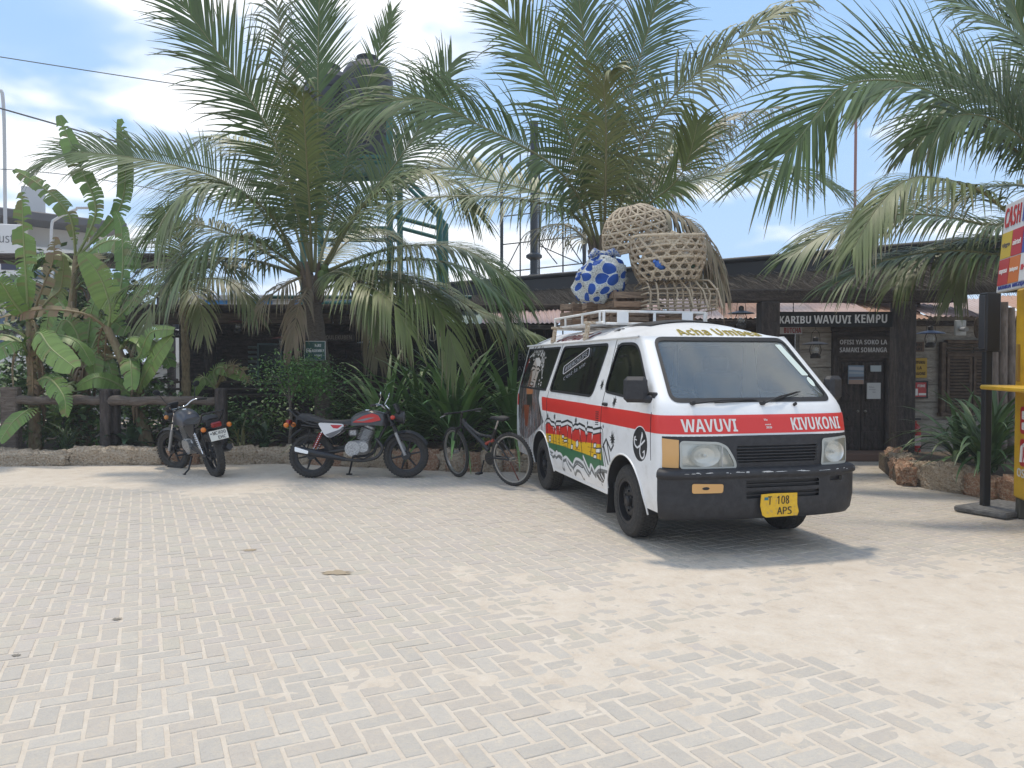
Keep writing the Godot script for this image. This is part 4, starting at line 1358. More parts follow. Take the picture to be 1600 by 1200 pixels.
# one palm leaf: a bare stalk, then leaflets on both sides
func frond(pts: Array, flat: float, leaf: float, dead := 0.0, droop := 0.8, bare := 0.16, bright := 1.0, stalk := 1.0) -> MB:
	var m := MB.new()
	var path := smooth_path(pts, 8)
	var tot := 0.0
	for k in range(1, path.size()): tot += path[k].distance_to(path[k - 1])
	var n := int(clampf(tot / 0.031, 20, 150))
	var st := resample(path, n)
	var green := Color(0.066, 0.115, 0.028).lerp(Color(0.128, 0.172, 0.042), rng.randf()) * bright
	var dry := Color(0.20, 0.145, 0.09).lerp(Color(0.27, 0.215, 0.15), rng.randf())
	m.col = Color(0.17, 0.17, 0.07).lerp(dry, dead * 0.8)
	var rr := []
	var rp := []
	for k in range(0, n, 4):
		rp.append(st[k]); rr.append(lerpf(0.034, 0.004, pow(float(k) / n, 0.7)) * stalk)
	rp.append(st[n - 1]); rr.append(0.003)
	m.tube(rp, rr, 6, false)
	var face := Vector3.UP.lerp(Vector3(0, 0.25, 1), flat).normalized()
	var lop := rnd(-0.15, 0.15)
	var gapk := 0
	for k in range(int(n * bare), n):
		var t := float(k) / (n - 1)
		var T: Vector3 = (st[mini(k + 1, n - 1)] - st[maxi(k - 1, 0)]).normalized()
		var S := T.cross(face)
		if S.length() < 0.1: S = T.cross(Vector3(0.3, 0, 1))
		S = S.normalized()
		var N := S.cross(T)
		var w := (t - bare) / (1.0 - bare)
		var ln := leaf * (0.45 + 0.75 * sin(PI * pow(clampf(w, 0.0, 1.0), 0.75) * 0.86)) * (1.0 if w < 0.93 else 0.8)
		gapk -= 1
		if rng.randf() < 0.018: gapk = 3
		for s in [-1.0, 1.0]:
			if rng.randf() < 0.03 + dead * 0.2 or gapk > 0: continue
			var al := lerpf(1.15, 0.42, w) + rnd(-0.055, 0.055) + (rnd(-0.3, 0.2) if rng.randf() < 0.08 else 0.0)
			var be: float = 0.30 + lop * s + rnd(-0.09, 0.09)
			var d0: Vector3 = T * cos(al) + S * s * sin(al) * cos(be) + N * sin(al) * sin(be)
			var l := ln * 1.22 * rnd(0.75, 1.12) * (1.0 if rng.randf() > 0.07 else 0.55)
			var dr := (droop + 0.12) * rnd(0.8, 1.2) * (1.0 + dead * 1.5)
			var kink := rng.randf() < 0.12 + dead * 0.5
			var gcol := green * rnd(0.78, 1.18)
			var br := rng.randf()
			var p: Vector3 = st[k]
			var seg := 5
			var wd := 0.0125 + 0.005 * leaf
			var first := m.v.size()
			for q in seg + 1:
				var u := float(q) / seg
				var d := (d0 + Vector3.DOWN * dr * pow(u, 1.4) * (2.2 if kink and u > 0.5 else 1.0)).normalized()
				if q > 0: p += d * l / seg
				var W := N.cross(d)
				if W.length() < 0.05: W = T
				W = W.normalized() * wd * (0.6 + 1.1 * u if u < 0.3 else 1.0 - pow((u - 0.3) / 0.7, 1.6) * 0.93)
				var nn := W.cross(d).normalized()
				m.col = gcol.lerp(dry, clampf(dead * rnd(0.7, 1.0) + smoothstep(0.62, 1.0, u) * (0.85 if br < 0.32 else 0.15), 0.0, 1.0))
				m.vert(p - W, nn); m.vert(p + W, nn)
				if q > 0:
					var a := first + (q - 1) * 2
					m.i.append_array(PackedInt32Array([a, a + 2, a + 1, a + 1, a + 2, a + 3]))
	return m

func pix(a: Array, d: float) -> Array:
	var o := []
	for k in range(0, a.size(), 3): o.append(at(a[k], a[k + 1], d + a[k + 2]))
	return o

func palm(label: String, foot: Vector3, crown: Vector3, fronds: Array, d: float, r := 0.13) -> Node3D:
	var t := thing("coconut_palm", label, "palm tree", foot, 0, "coconut palms")
	var m := MB.new()
	var pts := []
	var rr := []
	var top := crown - foot
	for k in 22:
		var u := k / 21.0
		pts.append(Vector3(top.x * u + 0.05 * sin(u * 5.0), top.y * u, top.z * u))
		rr.append((lerpf(r * 1.35, r, sqrt(u)) if u < 0.8 else r * (1.0 + (u - 0.8) * 1.2)) * (1.06 if k % 2 else 0.97))
	m.tube(pts, rr, 14)
	part(m, "trunk", M.bark, t)
	# leaf bases wrapped round the top of the trunk
	for k in 11:
		var b := MB.new()
		b.col = Color(0.13, 0.10, 0.07) * rnd(0.7, 1.3)
		var a := TAU * k * 0.382
		var o := top + Vector3(cos(a), 0, sin(a)) * r * 0.8
		b.tube([o - Vector3(0, 0.42, 0), o - Vector3(0, 0.1, 0) + Vector3(cos(a), 0, sin(a)) * 0.03, o + Vector3(cos(a) * 0.12, 0.22, sin(a) * 0.12)], [0.055, 0.06, 0.02], 6)
		part(b, "leaf_base", M.vert, t)
	for f in fronds:
		var p := pix(f[0], d)
		for k in p.size(): p[k] -= foot
		var fm := frond(p, f[1], f[2], f[3], f[4] if f.size() > 4 else 0.8, f[5] if f.size() > 5 else 0.16)
		part(fm, "frond", M.leaf, t)
	return t

func ray_fronds(n: int, o: Vector3, ln: float, sd: int, back := true) -> Array:
	var g := RandomNumberGenerator.new()
	g.seed = sd
	var out := []
	for k in n:
		var az := g.randf_range(PI * 0.1, PI * 0.9) if back else g.randf() * TAU
		var el := g.randf_range(0.1, 1.2)
		var d := Vector3(cos(az) * cos(el), sin(el), -sin(az) * cos(el))
		out.append([o, o + d * ln * 0.4, o + d * ln * 0.75 + Vector3(0, -0.12 * ln * cos(el), 0), o + d * ln + Vector3(0, -0.45 * ln * cos(el), 0)])
	return out

# a banana leaf: midrib and a blade split into strips
func banana_leaf(pts: Array, width: float, torn: float, dead := 0.0, face := Vector3(0, 0.6, 1)) -> MB:
	var m := MB.new()
	var n := 38
	var st := resample(smooth_path(pts, 8), n)
	torn = minf(torn + 0.10, 0.8)
	var green := Color(0.11, 0.20, 0.042).lerp(Color(0.17, 0.255, 0.058), rng.randf())
	var dry := Color(0.20, 0.125, 0.065)
	m.col = Color(0.22, 0.26, 0.10).lerp(dry, dead)
	var rr := []
	for k in n: rr.append(lerpf(0.026, 0.004, float(k) / n))
	m.tube(st, rr, 6, false)
	var fold := rnd(0.15, 0.4)
	for s in [-1.0, 1.0]:
		var gap := false
		var reach := 1.0
		var sag := 0.0
		for k in range(4, n - 1):
			var t := float(k) / (n - 1)
			var a: Vector3 = st[k]
			var b: Vector3 = st[k + 1]
			var T := (b - a).normalized()
			var S := T.cross(face).normalized()
			var N := S.cross(T)
			var wa := width * pow(sin(PI * clampf((t - 0.12) / 0.9, 0.02, 1.0)), 0.45) * 0.5
			var wb := width * pow(sin(PI * clampf((t + 1.0 / n - 0.12) / 0.9, 0.02, 1.0)), 0.45) * 0.5
			if rng.randf() < torn * 0.55:
				gap = true
				sag = rnd(-0.25, 0.6) * torn
			else: gap = false
			if dead > 0.5 and rng.randf() < 0.3: continue
			var cut := rnd(0.1, 0.75) if gap else 0.0
			var out: Vector3 = S * s * cos(fold) - N * 0.0 + Vector3.DOWN * (sin(fold) * 0.5 + sag) + T * 0.22
			out = out.normalized()
			if gap: reach = rnd(0.72, 1.0)
			var jag := reach * rnd(0.97, 1.0)
			m.col = (green * rnd(0.85, 1.12)).lerp(dry, clampf(dead + (0.5 if rng.randf() < torn * 0.2 else 0.0), 0, 1))
			var nn := T.cross(out)
			var f := m.v.size()
			var mid := out * 0.5 + N * 0.06
			for e in [[a, Vector3.ZERO], [b, Vector3.ZERO], [a.lerp(b, cut), mid * wa], [b, mid * wb], [a.lerp(b, minf(cut * 1.3, 0.95)), out * wa * jag + Vector3.DOWN * 0.12 * wa], [b, out * wb * jag + Vector3.DOWN * 0.12 * wb]]:
				m.vert(e[0] + e[1], nn.normalized())
			for q in [0, 2]: m.i.append_array(PackedInt32Array([f + q, f + q + 2, f + q + 1, f + q + 1, f + q + 2, f + q + 3]))
	return m

func banana(label: String, d: float, stem: Array, r: float, leaves: Array):
	var sp := pix(stem, d)
	var foot: Vector3 = sp[0]
	foot.y = 0.12
	var t := thing("banana_plant", label, "banana plant", foot, 0, "banana plants behind the rail fence")
	sp[0] = foot
	for k in sp.size(): sp[k] -= foot
	var path := smooth_path(sp, 5)
	var m := MB.new()
	var rr := []
	for k in path.size(): rr.append(lerpf(r, r * 0.5, float(k) / (path.size() - 1)) * rnd(0.93, 1.07))
	m.tube(path, rr, 10)
	part(m, "stem", M.stem, t)
	for k in 4:
		var h := MB.new()
		h.col = Color(0.2, 0.14, 0.085) * rnd(0.7, 1.2)
		var b: Vector3 = path[int(rnd(0.25, 0.8) * (path.size() - 1))]
		var a := rnd(0, TAU)
		var o := Vector3(cos(a), 0, sin(a))
		h.tube([b + o * r * 0.6 + Vector3(0, 0.15, 0), b + o * (r + 0.05), b + o * (r + 0.04) - Vector3(0, rnd(0.2, 0.45), 0)], [0.03, 0.035, 0.006], 5)
		part(h, "dry_sheath", M.vert, t)
	for l in leaves:
		var p := pix(l[0], d)
		for k in p.size(): p[k] -= foot
		part(banana_leaf(p, l[1], l[2], l[3] if l.size() > 3 else 0.0, l[4] if l.size() > 4 else Vector3(0, 0.6, 1)), "leaf", M.leaf, t)
	# older leaves: some still green and low, some dry and hanging on the stem
	if r < 0.08: return
	for k in 7:
		var b: Vector3 = path[int((path.size() - 1) * (rnd(0.55, 1.0) if k < 3 else rnd(0.7, 1.0)))]
		var az := rnd(-2.6, 2.6)
		var o := Vector3(sin(az), 0, cos(az))
		var ln := rnd(0.7, 1.15)
		if k < 3: part(banana_leaf([b, b + o * ln * 0.35 + Vector3(0, 0.22, 0), b + o * ln * 0.75 + Vector3(0, 0.12, 0), b + o * ln + Vector3(0, -0.25, 0)], rnd(0.34, 0.46), 0.25, 0.0, Vector3(0, 1, 0.3)), "leaf", M.leaf, t)
		else: part(banana_leaf([b, b + o * 0.14 + Vector3(0, 0.05, 0), b + o * 0.24 + Vector3(0, -0.25, 0), b + o * 0.22 + Vector3(0, -ln * 0.8, 0)], rnd(0.14, 0.26), 0.7, rnd(0.75, 1.0), o), "dry_leaf", M.leaf, t)

# strap leaf in a plant's own frame: rises outwards (z) and bends over
func strap_mesh(ln: float, w: float, bend: float, col: Color) -> ArrayMesh:
	var m := MB.new()
	var p := Vector3.ZERO
	var n := 8
	for k in n + 1:
		var u := float(k) / n
		var an := lerpf(1.25, 1.25 - bend, pow(u, 1.35))
		var d := Vector3(0, sin(an), cos(an))
		if k > 0: p += d * ln / n
		var ww := w * (0.55 + 1.4 * u if u < 0.3 else 1.0 - pow((u - 0.3) / 0.7, 2.0) * 0.97)
		var nn := Vector3(0, cos(an), -sin(an))
		m.col = col * (0.9 + 0.15 * sin(k * 2.0))
		m.vert(p + Vector3(-ww, 0.25 * ww, 0), (nn + Vector3(0.35, 0, 0)).normalized())
		m.vert(p, nn)
		m.vert(p + Vector3(ww, 0.25 * ww, 0), (nn - Vector3(0.35, 0, 0)).normalized())
		if k > 0:
			var a := (k - 1) * 3
			m.i.append_array(PackedInt32Array([a, a + 1, a + 3, a + 1, a + 4, a + 3, a + 1, a + 2, a + 4, a + 2, a + 5, a + 4]))
	return m.mesh()

func strap_plant(label: String, at_: Vector3, n: int, ln: float, w: float, sd: int, col := Color(0.055, 0.105, 0.032), called := "strap_leaf_plant", up := 1.0):
	var t := thing(called, label, "plant", at_, 0, "strap-leaved plants in the beds")
	rng.seed = sd
	var vs := []
	for k in 6: vs.append(strap_mesh(ln * rnd(0.75, 1.1), w * rnd(0.8, 1.2), rnd(0.9, 2.5) / up, col * rnd(0.7, 1.45)))
	for k in n:
		var a := TAU * k * 0.618 + rnd(-0.3, 0.3)
		var tilt := rnd(-0.45, 0.75)
		var b := Basis(Vector3.UP, a) * Basis(Vector3.RIGHT, tilt)
		var s := rnd(0.65, 1.15)
		part(vs[k % 6], "leaf", M.leaf, t, Transform3D(b.scaled(Vector3(s, s, s)), Vector3(rnd(-0.07, 0.07), rnd(0.0, 0.18), rnd(-0.07, 0.07))))

# shrub: stem, branches and a crown of many small leaves
func shrub(label: String, foot: Vector3, h: float, rad: Vector3, n: int, leaf: float, col: Color, sd: int, called := "leafy_shrub", group := "shrubs in the beds"):
	var t := thing(called, label, "shrub", foot, 0, group)
	rng.seed = sd
	var tm := MB.new()
	tm.tube([Vector3.ZERO, Vector3(0.04, h * 0.5, 0.02), Vector3(0, h, 0)], [0.03, 0.024, 0.016], 7)
	var ends := []
	for k in 9:
		var e := Vector3(rnd(-1, 1) * rad.x, h + rnd(-0.5, 0.7) * rad.y, rnd(-1, 1) * rad.z) * Vector3(0.8, 1, 0.8)
		tm.tube([Vector3(0, h * rnd(0.6, 0.95), 0), (Vector3(0, h, 0) + e) * 0.5 + Vector3(0, 0.05, 0), e], [0.014, 0.009, 0.004], 5)
		ends.append(e)
	part(tm, "stem", M.bark, t)
	var m := MB.new()
	for k in n:
		var c: Vector3 = ends[rng.randi() % 9] + Vector3(rng.randfn(0, 0.38) * rad.x, rng.randfn(0, 0.38) * rad.y, rng.randfn(0, 0.38) * rad.z)
		var d := Vector3(rnd(-1, 1), rnd(-0.7, 0.5), rnd(-1, 1)).normalized()
		var s := d.cross(Vector3(rnd(-0.4, 0.4), 1, rnd(-0.4, 0.4))).normalized()
		var nn := d.cross(s)
		var l := leaf * rnd(0.7, 1.3)
		m.col = col * rnd(0.6, 1.5)
		var f := m.v.size()
		for e in [Vector3.ZERO, d * l * 0.5 - s * l * 0.26, d * l * 0.5 + s * l * 0.26, d * l]: m.vert(c + e, nn)
		m.i.append_array(PackedInt32Array([f, f + 2, f + 1, f + 1, f + 2, f + 3]))
	var cr := part(m, "crown", M.leaf, t)
	cr.set_meta("kind", "stuff")

func build_plants():
	M.stem = textured(mat(1, 1, 1, 0.8), noise_img(40, 0.02, [Color(0.13, 0.085, 0.05), Color(0.2, 0.14, 0.08), Color(0.24, 0.20, 0.11), Color(0.17, 0.2, 0.09)], 256, 5), Vector3(2.5, 0.8, 2.5), true, bump_img(41, 0.05, 256, 5, 8.0), 0.8)
	rng.seed = 101
	# palm over the motorcycles; each frond: places it runs through (third number: metres nearer or farther), how flat it faces, leaflet length, dryness, droop
	var d1 := 12.7
	var A := [
		[[488,425,0, 440,250,-0.4, 385,147,-0.8, 270,-15,-1.2], 0.75, 0.85, 0.05, 0.25],
		[[492,425,0, 496,240,0.3, 497,90,0.5, 500,-50,0.6], 1.0, 0.75, 0.0, 0.1],
		[[486,425,0, 462,230,0.6, 445,110,1.0, 425,-60,1.4], 0.6, 0.55, 0.4, 0.5],
		[[487,425,0, 484,330,-0.5, 478,230,-0.9, 474,150,-1.3, 478,130,-1.7], 0.9, 0.5, 0.15, 0.7],
		[[496,420,0, 530,300,0.8, 560,180,1.2, 612,20,1.5], 0.9, 0.45, 0.0, 0.2],
		[[472,425,0, 430,345,-0.5, 385,306,-0.9, 329,287,-1.3, 280,308,-1.6, 245,365,-1.8], 0.25, 0.98, 0.05, 1.3],
		[[474,422,0, 400,320,0.3, 330,275,0.6, 230,250,0.8, 110,238,1.0, 60,262,1.1], 0.7, 0.8, 0.05, 0.3],
		[[480,420,0, 430,265,0.8, 380,225,1.2, 332,213,1.5, 300,226,1.7, 280,250,1.8], 0.4, 0.7, 0.0, 0.8],
		[[470,430,0, 400,408,-0.6, 330,405,-1.0, 260,418,-1.3, 185,455,-1.5], 0.15, 0.72, 0.2, 1.4],
		[[470,428,0, 380,375,0.4, 300,350,0.7, 230,368,0.9, 150,400,1.0, 110,430,1.1], 0.35, 0.8, 0.2, 0.9],
		[[508,425,0, 570,400,-0.3, 640,384,-0.7, 720,388,-1.0, 780,425,-1.2, 812,465,-1.3], 0.3, 0.78, 0.0, 1.1],
		[[508,430,0, 580,415,-0.8, 650,405,-1.3, 720,418,-1.6, 775,460,-1.8, 790,500,-1.8], 0.15, 0.8, 0.0, 1.4],
		[[506,432,0, 590,425,-0.2, 665,440,-0.5, 740,482,-0.7, 834,522,-0.9], 0.3, 0.75, 0.1, 1.2],
		[[500,435,0, 530,425,-0.9, 556,440,-1.4, 580,480,-1.6, 592,512,-1.6], 0.5, 0.5, 0.1, 0.9],
		[[502,432,0, 580,430,-0.9, 650,450,-1.4, 690,490,-1.6, 712,560,-1.7], 0.3, 0.75, 0.1, 1.3],
		[[505,425,0, 560,330,0.2, 640,225,0.4, 705,100,0.5], 0.6, 0.75, 0.05, 0.6],
		[[500,425,0, 560,330,-0.6, 640,270,-0.9, 700,285,-1.1, 740,330,-1.2], 0.4, 0.75, 0.05, 0.8],
		[[480,430,0, 455,440,-0.3, 425,460,-0.5, 395,490,-0.6], 0.4, 0.42, 0.85, 0.8],
		[[510,432,0, 545,450,0.2, 575,500,0.3, 590,560,0.3], 0.4, 0.55, 0.9, 1.0],
		[[488,440,0, 470,470,-0.4, 462,500,-0.5, 458,540,-0.5], 0.5, 0.45, 1.0, 0.8],
		[[498,435,0, 540,380,1.4, 600,360,2.2, 660,400,2.8], 0.3, 0.7, 0.2, 0.9],
		[[505,432,0, 540,420,0.9, 600,430,1.4, 650,480,1.7], 0.2, 0.8, 0.1, 1.3],
		[[505,432,0, 560,440,-1.2, 610,470,-1.8, 640,520,-2.0], 0.2, 0.7, 0.15, 1.3],
		[[474,426,0, 410,380,-1.0, 350,370,-1.6, 300,400,-2.0, 270,450,-2.1], 0.2, 0.85, 0.1, 1.4],
	]
	var c1 := at(490, 432, d1)
	var p1 := palm("coconut palm whose trunk carries the green sign, coconuts among its fronds", Vector3(at(505, 640, d1).x, 0.1, c1.z), c1, A, d1, 0.135)
	for k in 7:
		var cm := MB.new()
		cm.col = Color(0.10, 0.15, 0.035) * rnd(0.8, 1.3)
		var a := rnd(0, TAU)
		cm.ball(c1 - p1.position + Vector3(cos(a) * 0.22, rnd(-0.05, 0.2), absf(sin(a)) * 0.22), Vector3(0.07, 0.09, 0.07), 10, 7)
		part(cm, "coconut", M.vert, p1)
	var d2 := 12.4
	rng.seed = 102
	var B := [
		[[938,385,0, 895,230,-0.2, 862,140,-0.4, 820,66,-0.6, 765,-30,-0.8], 0.8, 0.8, 0.0, 0.45],
		[[934,388,0, 905,310,-0.4, 855,252,-0.8, 750,196,-1.1, 659,154,-1.3, 565,170,-1.4], 0.72, 0.88, 0.05, 0.75],
		[[932,392,0, 905,345,-0.5, 865,322,-0.9, 780,308,-1.2, 680,308,-1.4, 610,318,-1.5, 540,340,-1.5], 0.22, 0.75, 0.1, 1.2],
		[[934,385,0, 890,315,0.6, 840,300,1.0, 760,280,1.4, 690,262,1.6, 580,300,1.8], 0.6, 0.85, 0.0, 0.5],
		[[944,385,0, 946,300,-0.7, 947,200,-1.1, 944,125,-1.4, 955,108,-1.7], 1.0, 0.62, 0.32, 0.6],
		[[952,385,0, 990,250,-0.5, 1040,165,-0.8, 1096,108,-1.0, 1180,40,-1.2, 1235,5,-1.3], 0.6, 0.85, 0.32, 1.0],
		[[955,390,0, 1000,320,-0.2, 1040,296,-0.4, 1110,275,-0.6, 1180,264,-0.7, 1250,268,-0.8, 1315,295,-0.8], 0.5, 0.72, 0.0, 0.9],
		[[942,385,0, 930,220,0.3, 915,80,0.5, 895,-70,0.6], 0.9, 0.75, 0.05, 0.3],
		[[948,385,0, 975,220,0.3, 1000,90,0.5, 1050,-60,0.7], 0.9, 0.75, 0.1, 0.35],
		[[950,385,0, 1010,300,0.7, 1090,220,1.2, 1150,180,1.5, 1235,165,1.7], 0.5, 0.6, 0.75, 1.0],
		[[952,388,0, 1000,330,-0.8, 1050,290,-1.3, 1075,250,-1.6, 1090,190,-1.8], 0.8, 0.6, 0.1, 0.5],
		[[955,392,0, 1000,350,-0.4, 1050,372,-0.7, 1090,420,-0.8, 1112,455,-0.8], 0.3, 0.45, 0.95, 0.9],
		[[932,392,0, 900,360,0.5, 870,350,0.8, 830,360,1.0], 0.4, 0.5, 0.7, 1.0],
		[[948,385,0, 980,300,1.2, 1050,230,1.8, 1120,200,2.2], 0.6, 0.75, 0.1, 0.6],
	]
	var c2 := at(942, 392, d2)
	palm("coconut palm standing right behind the white minibus and its baskets", Vector3(c2.x - 0.15, 0.1, c2.z), c2, B, d2, 0.15)
	var d3 := 9.4
	rng.seed = 103
	var C := [
		[[1690,330,0, 1565,217,-0.2, 1477,157,-0.4, 1418,130,-0.5, 1355,126,-0.6, 1306,143,-0.7, 1250,215,-0.8, 1200,268,-0.8], 0.85, 1.0, 0.0, 0.3],
		[[1690,335,0, 1600,345,-0.6, 1530,297,-0.9, 1453,277,-1.1, 1410,285,-1.2, 1370,325,-1.3, 1335,385,-1.4], 0.3, 0.62, 0.22, 1.0],
		[[1690,335,0, 1560,352,0.2, 1470,338,0.3, 1390,336,0.4, 1313,352,0.5, 1235,400,0.6], 0.45, 0.66, 0.05, 0.9],
		[[1690,325,0, 1610,190,0.9, 1520,125,1.3, 1430,115,1.6, 1350,150,1.8], 0.8, 0.95, 0.0, 0.4],
		[[1690,328,0, 1620,240,-0.3, 1560,190,-0.5, 1500,180,-0.7, 1450,210,-0.8], 0.7, 0.85, 0.05, 0.5],
		[[1690,325,0, 1640,120,0.1, 1570,40,0.2, 1490,0,0.3], 0.6, 0.7, 0.0, 0.5],
		[[1690,335,0, 1600,375,0.3, 1520,372,0.5, 1450,395,0.6, 1395,450,0.6], 0.35, 0.6, 0.1, 1.1],
		[[1690,330,0, 1600,200,0.6, 1540,150,0.8, 1480,170,1.0, 1430,230,1.1], 0.6, 0.8, 0.1, 0.6],
		[[1690,325,0, 1650,180,-0.5, 1610,80,-0.8, 1570,-30,-1.0], 0.8, 0.7, 0.05, 0.4],
		[[1690,335,0, 1620,330,0.5, 1560,350,0.8, 1510,400,0.9, 1490,460,0.9], 0.3, 0.55, 0.3, 1.1],
		[[1690,335,0, 1590,395,0.1, 1490,392,0.2, 1390,405,0.3, 1300,445,0.3], 0.3, 0.6, 0.05, 1.0],
		[[1690,330,0, 1600,290,1.0, 1500,300,1.5, 1400,330,1.8, 1310,400,2.0], 0.4, 0.7, 0.05, 0.9],
		[[1690,325,0, 1700,150,0, 1720,0,0, 1740,-120,0], 0.8, 0.75, 0.0, 0.4],
		[[1690,325,0, 1780,200,-0.3, 1880,160,-0.6, 1990,260,-0.8], 0.5, 0.75, 0.1, 0.7],
		[[1690,325,0, 1760,300,0.8, 1850,320,1.4, 1920,420,1.8], 0.4, 0.7, 0.2, 0.9],
		[[1690,325,0, 1680,200,1.5, 1660,150,2.4, 1640,190,3.2], 0.5, 0.75, 0.1, 0.6],
		[[1690,325,0, 1700,190,-1.0, 1710,120,-1.7, 1720,110,-2.4], 0.5, 0.7, 0.1, 0.6],
	]
	var c3 := at(1690, 340, d3)
	palm("coconut palm beside the yellow kiosk, fronds reaching over the gateway", Vector3(c3.x + 0.1, 0.05, c3.z), c3, C, d3, 0.14)
	# bananas
	rng.seed = 104
	banana("leaning banana plant with a bare brown stem behind the rail fence", 12.5, [231,700,0, 214,620,0, 190,560,0, 166,510,0], 0.11, [
		[[168,515,0, 172,480,-0.1, 155,430,-0.2, 128,395,-0.3], 0.52, 0.1], [[190,560,0, 215,560,-0.3, 235,520,-0.5, 272,515,-0.6], 0.36, 0.15],
		[[215,620,0, 225,590,-0.3, 245,555,-0.5, 270,522,-0.6], 0.42, 0.05], [[166,512,0, 200,480,0.1, 225,450,0.2, 262,455,0.3], 0.3, 0.5],
		[[166,512,0, 130,490,-0.2, 60,484,-0.4, -10,500,-0.5], 0.30, 0.6, 0.85], [[168,512,0, 190,440,0.3, 190,360,0.4, 180,330,0.4], 0.35, 0.4],
		[[214,620,0, 180,598,-0.2, 150,590,-0.4, 120,605,-0.5], 0.36, 0.1], [[190,560,0, 150,560,0.3, 120,600,0.4, 105,640,0.4], 0.3, 0.4, 0.7]])
	banana("banana plant with wide bright leaf crossing the rail fence", 12.2, [55,700,0, 54,640,0, 48,560,0, 46,500,0], 0.10, [
		[[48,545,0, 60,520,-0.3, 80,545,-0.5, 118,575,-0.7], 0.50, 0.05], [[46,505,0, 42,450,-0.2, 38,390,-0.3, 34,300,-0.4], 0.40, 0.75],
		[[46,505,0, 20,470,-0.3, 0,440,-0.5, -30,420,-0.6], 0.42, 0.1], [[46,505,0, 75,470,0.2, 95,450,0.3, 100,400,0.3], 0.4, 0.4, 0.4],
		[[48,560,0, 30,535,-0.4, 8,540,-0.6, -25,560,-0.8], 0.45, 0.1], [[54,600,0, 75,590,-0.3, 100,620,-0.6, 102,650,-0.6], 0.36, 0.15],
		[[54,640,0, 45,640,-0.5, 20,660,-0.7, 0,690,-0.8], 0.36, 0.1], [[46,505,0, 70,440,0.1, 82,410,0.1, 86,370,0.2], 0.36, 0.35, 0.8]])
	banana("tall banana plant with split upright leaves against the sky", 13.6, [118,690,0, 116,600,0, 112,500,0, 120,400,0], 0.11, [
		[[120,400,0, 150,330,0, 125,260,0.1, 92,180,0.2], 0.40, 0.55], [[122,400,0, 185,330,0.2, 196,260,0.3, 187,186,0.3], 0.42, 0.15],
		[[118,400,0, 110,340,-0.2, 70,295,-0.3, 22,265,-0.3], 0.36, 0.7, 0.15], [[120,410,0, 160,380,-0.3, 190,380,-0.5, 215,420,-0.6], 0.45, 0.3],
		[[118,410,0, 80,400,0.2, 50,410,0.3, 20,450,0.4], 0.45, 0.4], [[118,420,0, 140,400,-0.4, 160,430,-0.6, 165,480,-0.7], 0.42, 0.3, 0.7],
		[[116,500,0, 140,480,0.3, 150,500,0.5, 150,560,0.6], 0.4, 0.4, 0.3], [[112,500,0, 90,470,0.4, 75,500,0.5, 70,560,0.6], 0.42, 0.3]])
	banana("low banana plant in dense shade near the leaning stem", 13.0, [140,700,0, 138,650,0, 134,600,0, 130,560,0], 0.09, [
		[[132,570,0, 120,520,0, 98,500,0, 80,540,0], 0.4, 0.3], [[134,575,0, 150,530,0.1, 170,500,0.2, 200,520,0.2], 0.42, 0.2],
		[[134,580,0, 160,600,-0.2, 190,600,-0.3, 225,640,-0.4], 0.36, 0.2], [[136,600,0, 110,600,-0.3, 90,640,-0.5, 80,680,-0.5], 0.36, 0.2],
		[[132,565,0, 140,510,0.2, 145,480,0.2, 160,450,0.2], 0.36, 0.4], [[136,650,0, 160,660,-0.4, 172,690,-0.5, 176,705,-0.5], 0.3, 0.2]])
	banana("young banana plant with a browned drooping leaf by the dark house", 13.2, [345,690,0, 343,650,0, 340,620,0, 338,600,0], 0.05, [
		[[338,605,0, 335,580,0, 350,575,-0.1, 385,592,-0.2], 0.3, 0.1], [[338,605,0, 360,572,-0.2, 380,580,-0.3, 390,602,-0.3], 0.32, 0.3, 0.75], [[339,610,0, 320,590,-0.1, 310,600,-0.2, 300,620,-0.2], 0.25, 0.3]])
	# slim trunk with a tuft, in front of the dark house
	rng.seed = 105
	var sd0 := 12.9
	var foot := at(292, 700, sd0)
	foot.y = 0.12
	var slim := thing("slender_palm", "slender palm with a peeling straw-coloured trunk by the rail fence", "palm tree", foot)
	var tr := []
	for e in [[292, 700], [291, 620], [290, 560], [288, 500], [287, 462]]: tr.append(at(e[0], e[1], sd0) - foot)
	tr[0] = Vector3.ZERO
	var tm := MB.new()
	var pth := smooth_path(tr, 6)
	var rr := []
	for k in pth.size(): rr.append(0.075 * rnd(0.75, 1.2))
	tm.tube(pth, rr, 9)
	part(tm, "trunk", textured(mat(1, 1, 1, 0.9), noise_img(42, 0.03, [Color(0.12, 0.085, 0.05), Color(0.26, 0.2, 0.115), Color(0.36, 0.29, 0.17)], 256, 5), Vector3(3, 1, 3), true, bump_img(43, 0.06, 256, 5, 8.0), 0.9), slim)
	for f in [[[287,465,0, 300,440,-0.3, 360,440,-0.6, 400,490,-0.8], 0.3, 0.5, 0.2, 1.2], [[287,465,0, 270,440,-0.3, 240,470,-0.5, 225,520,-0.6], 0.4, 0.55, 0.25, 1.1], [[287,465,0, 290,420,0.2, 330,400,0.4, 380,430,0.6], 0.4, 0.5, 0.1, 0.9], [[287,465,0, 280,420,0.3, 240,410,0.5, 200,440,0.6], 0.4, 0.5, 0.1, 0.9], [[287,466,0, 296,450,-0.6, 310,470,-0.9, 318,520,-1.0], 0.5, 0.45, 0.3, 1.0], [[287,465,0, 286,400,0.1, 270,350,0.2, 250,330,0.3], 0.7, 0.45, 0.1, 0.5]]:
		var p := pix(f[0], sd0)
		for k in p.size(): p[k] -= foot
		part(frond(p, f[1], f[2], f[3], f[4], 0.1), "frond", M.leaf, slim)
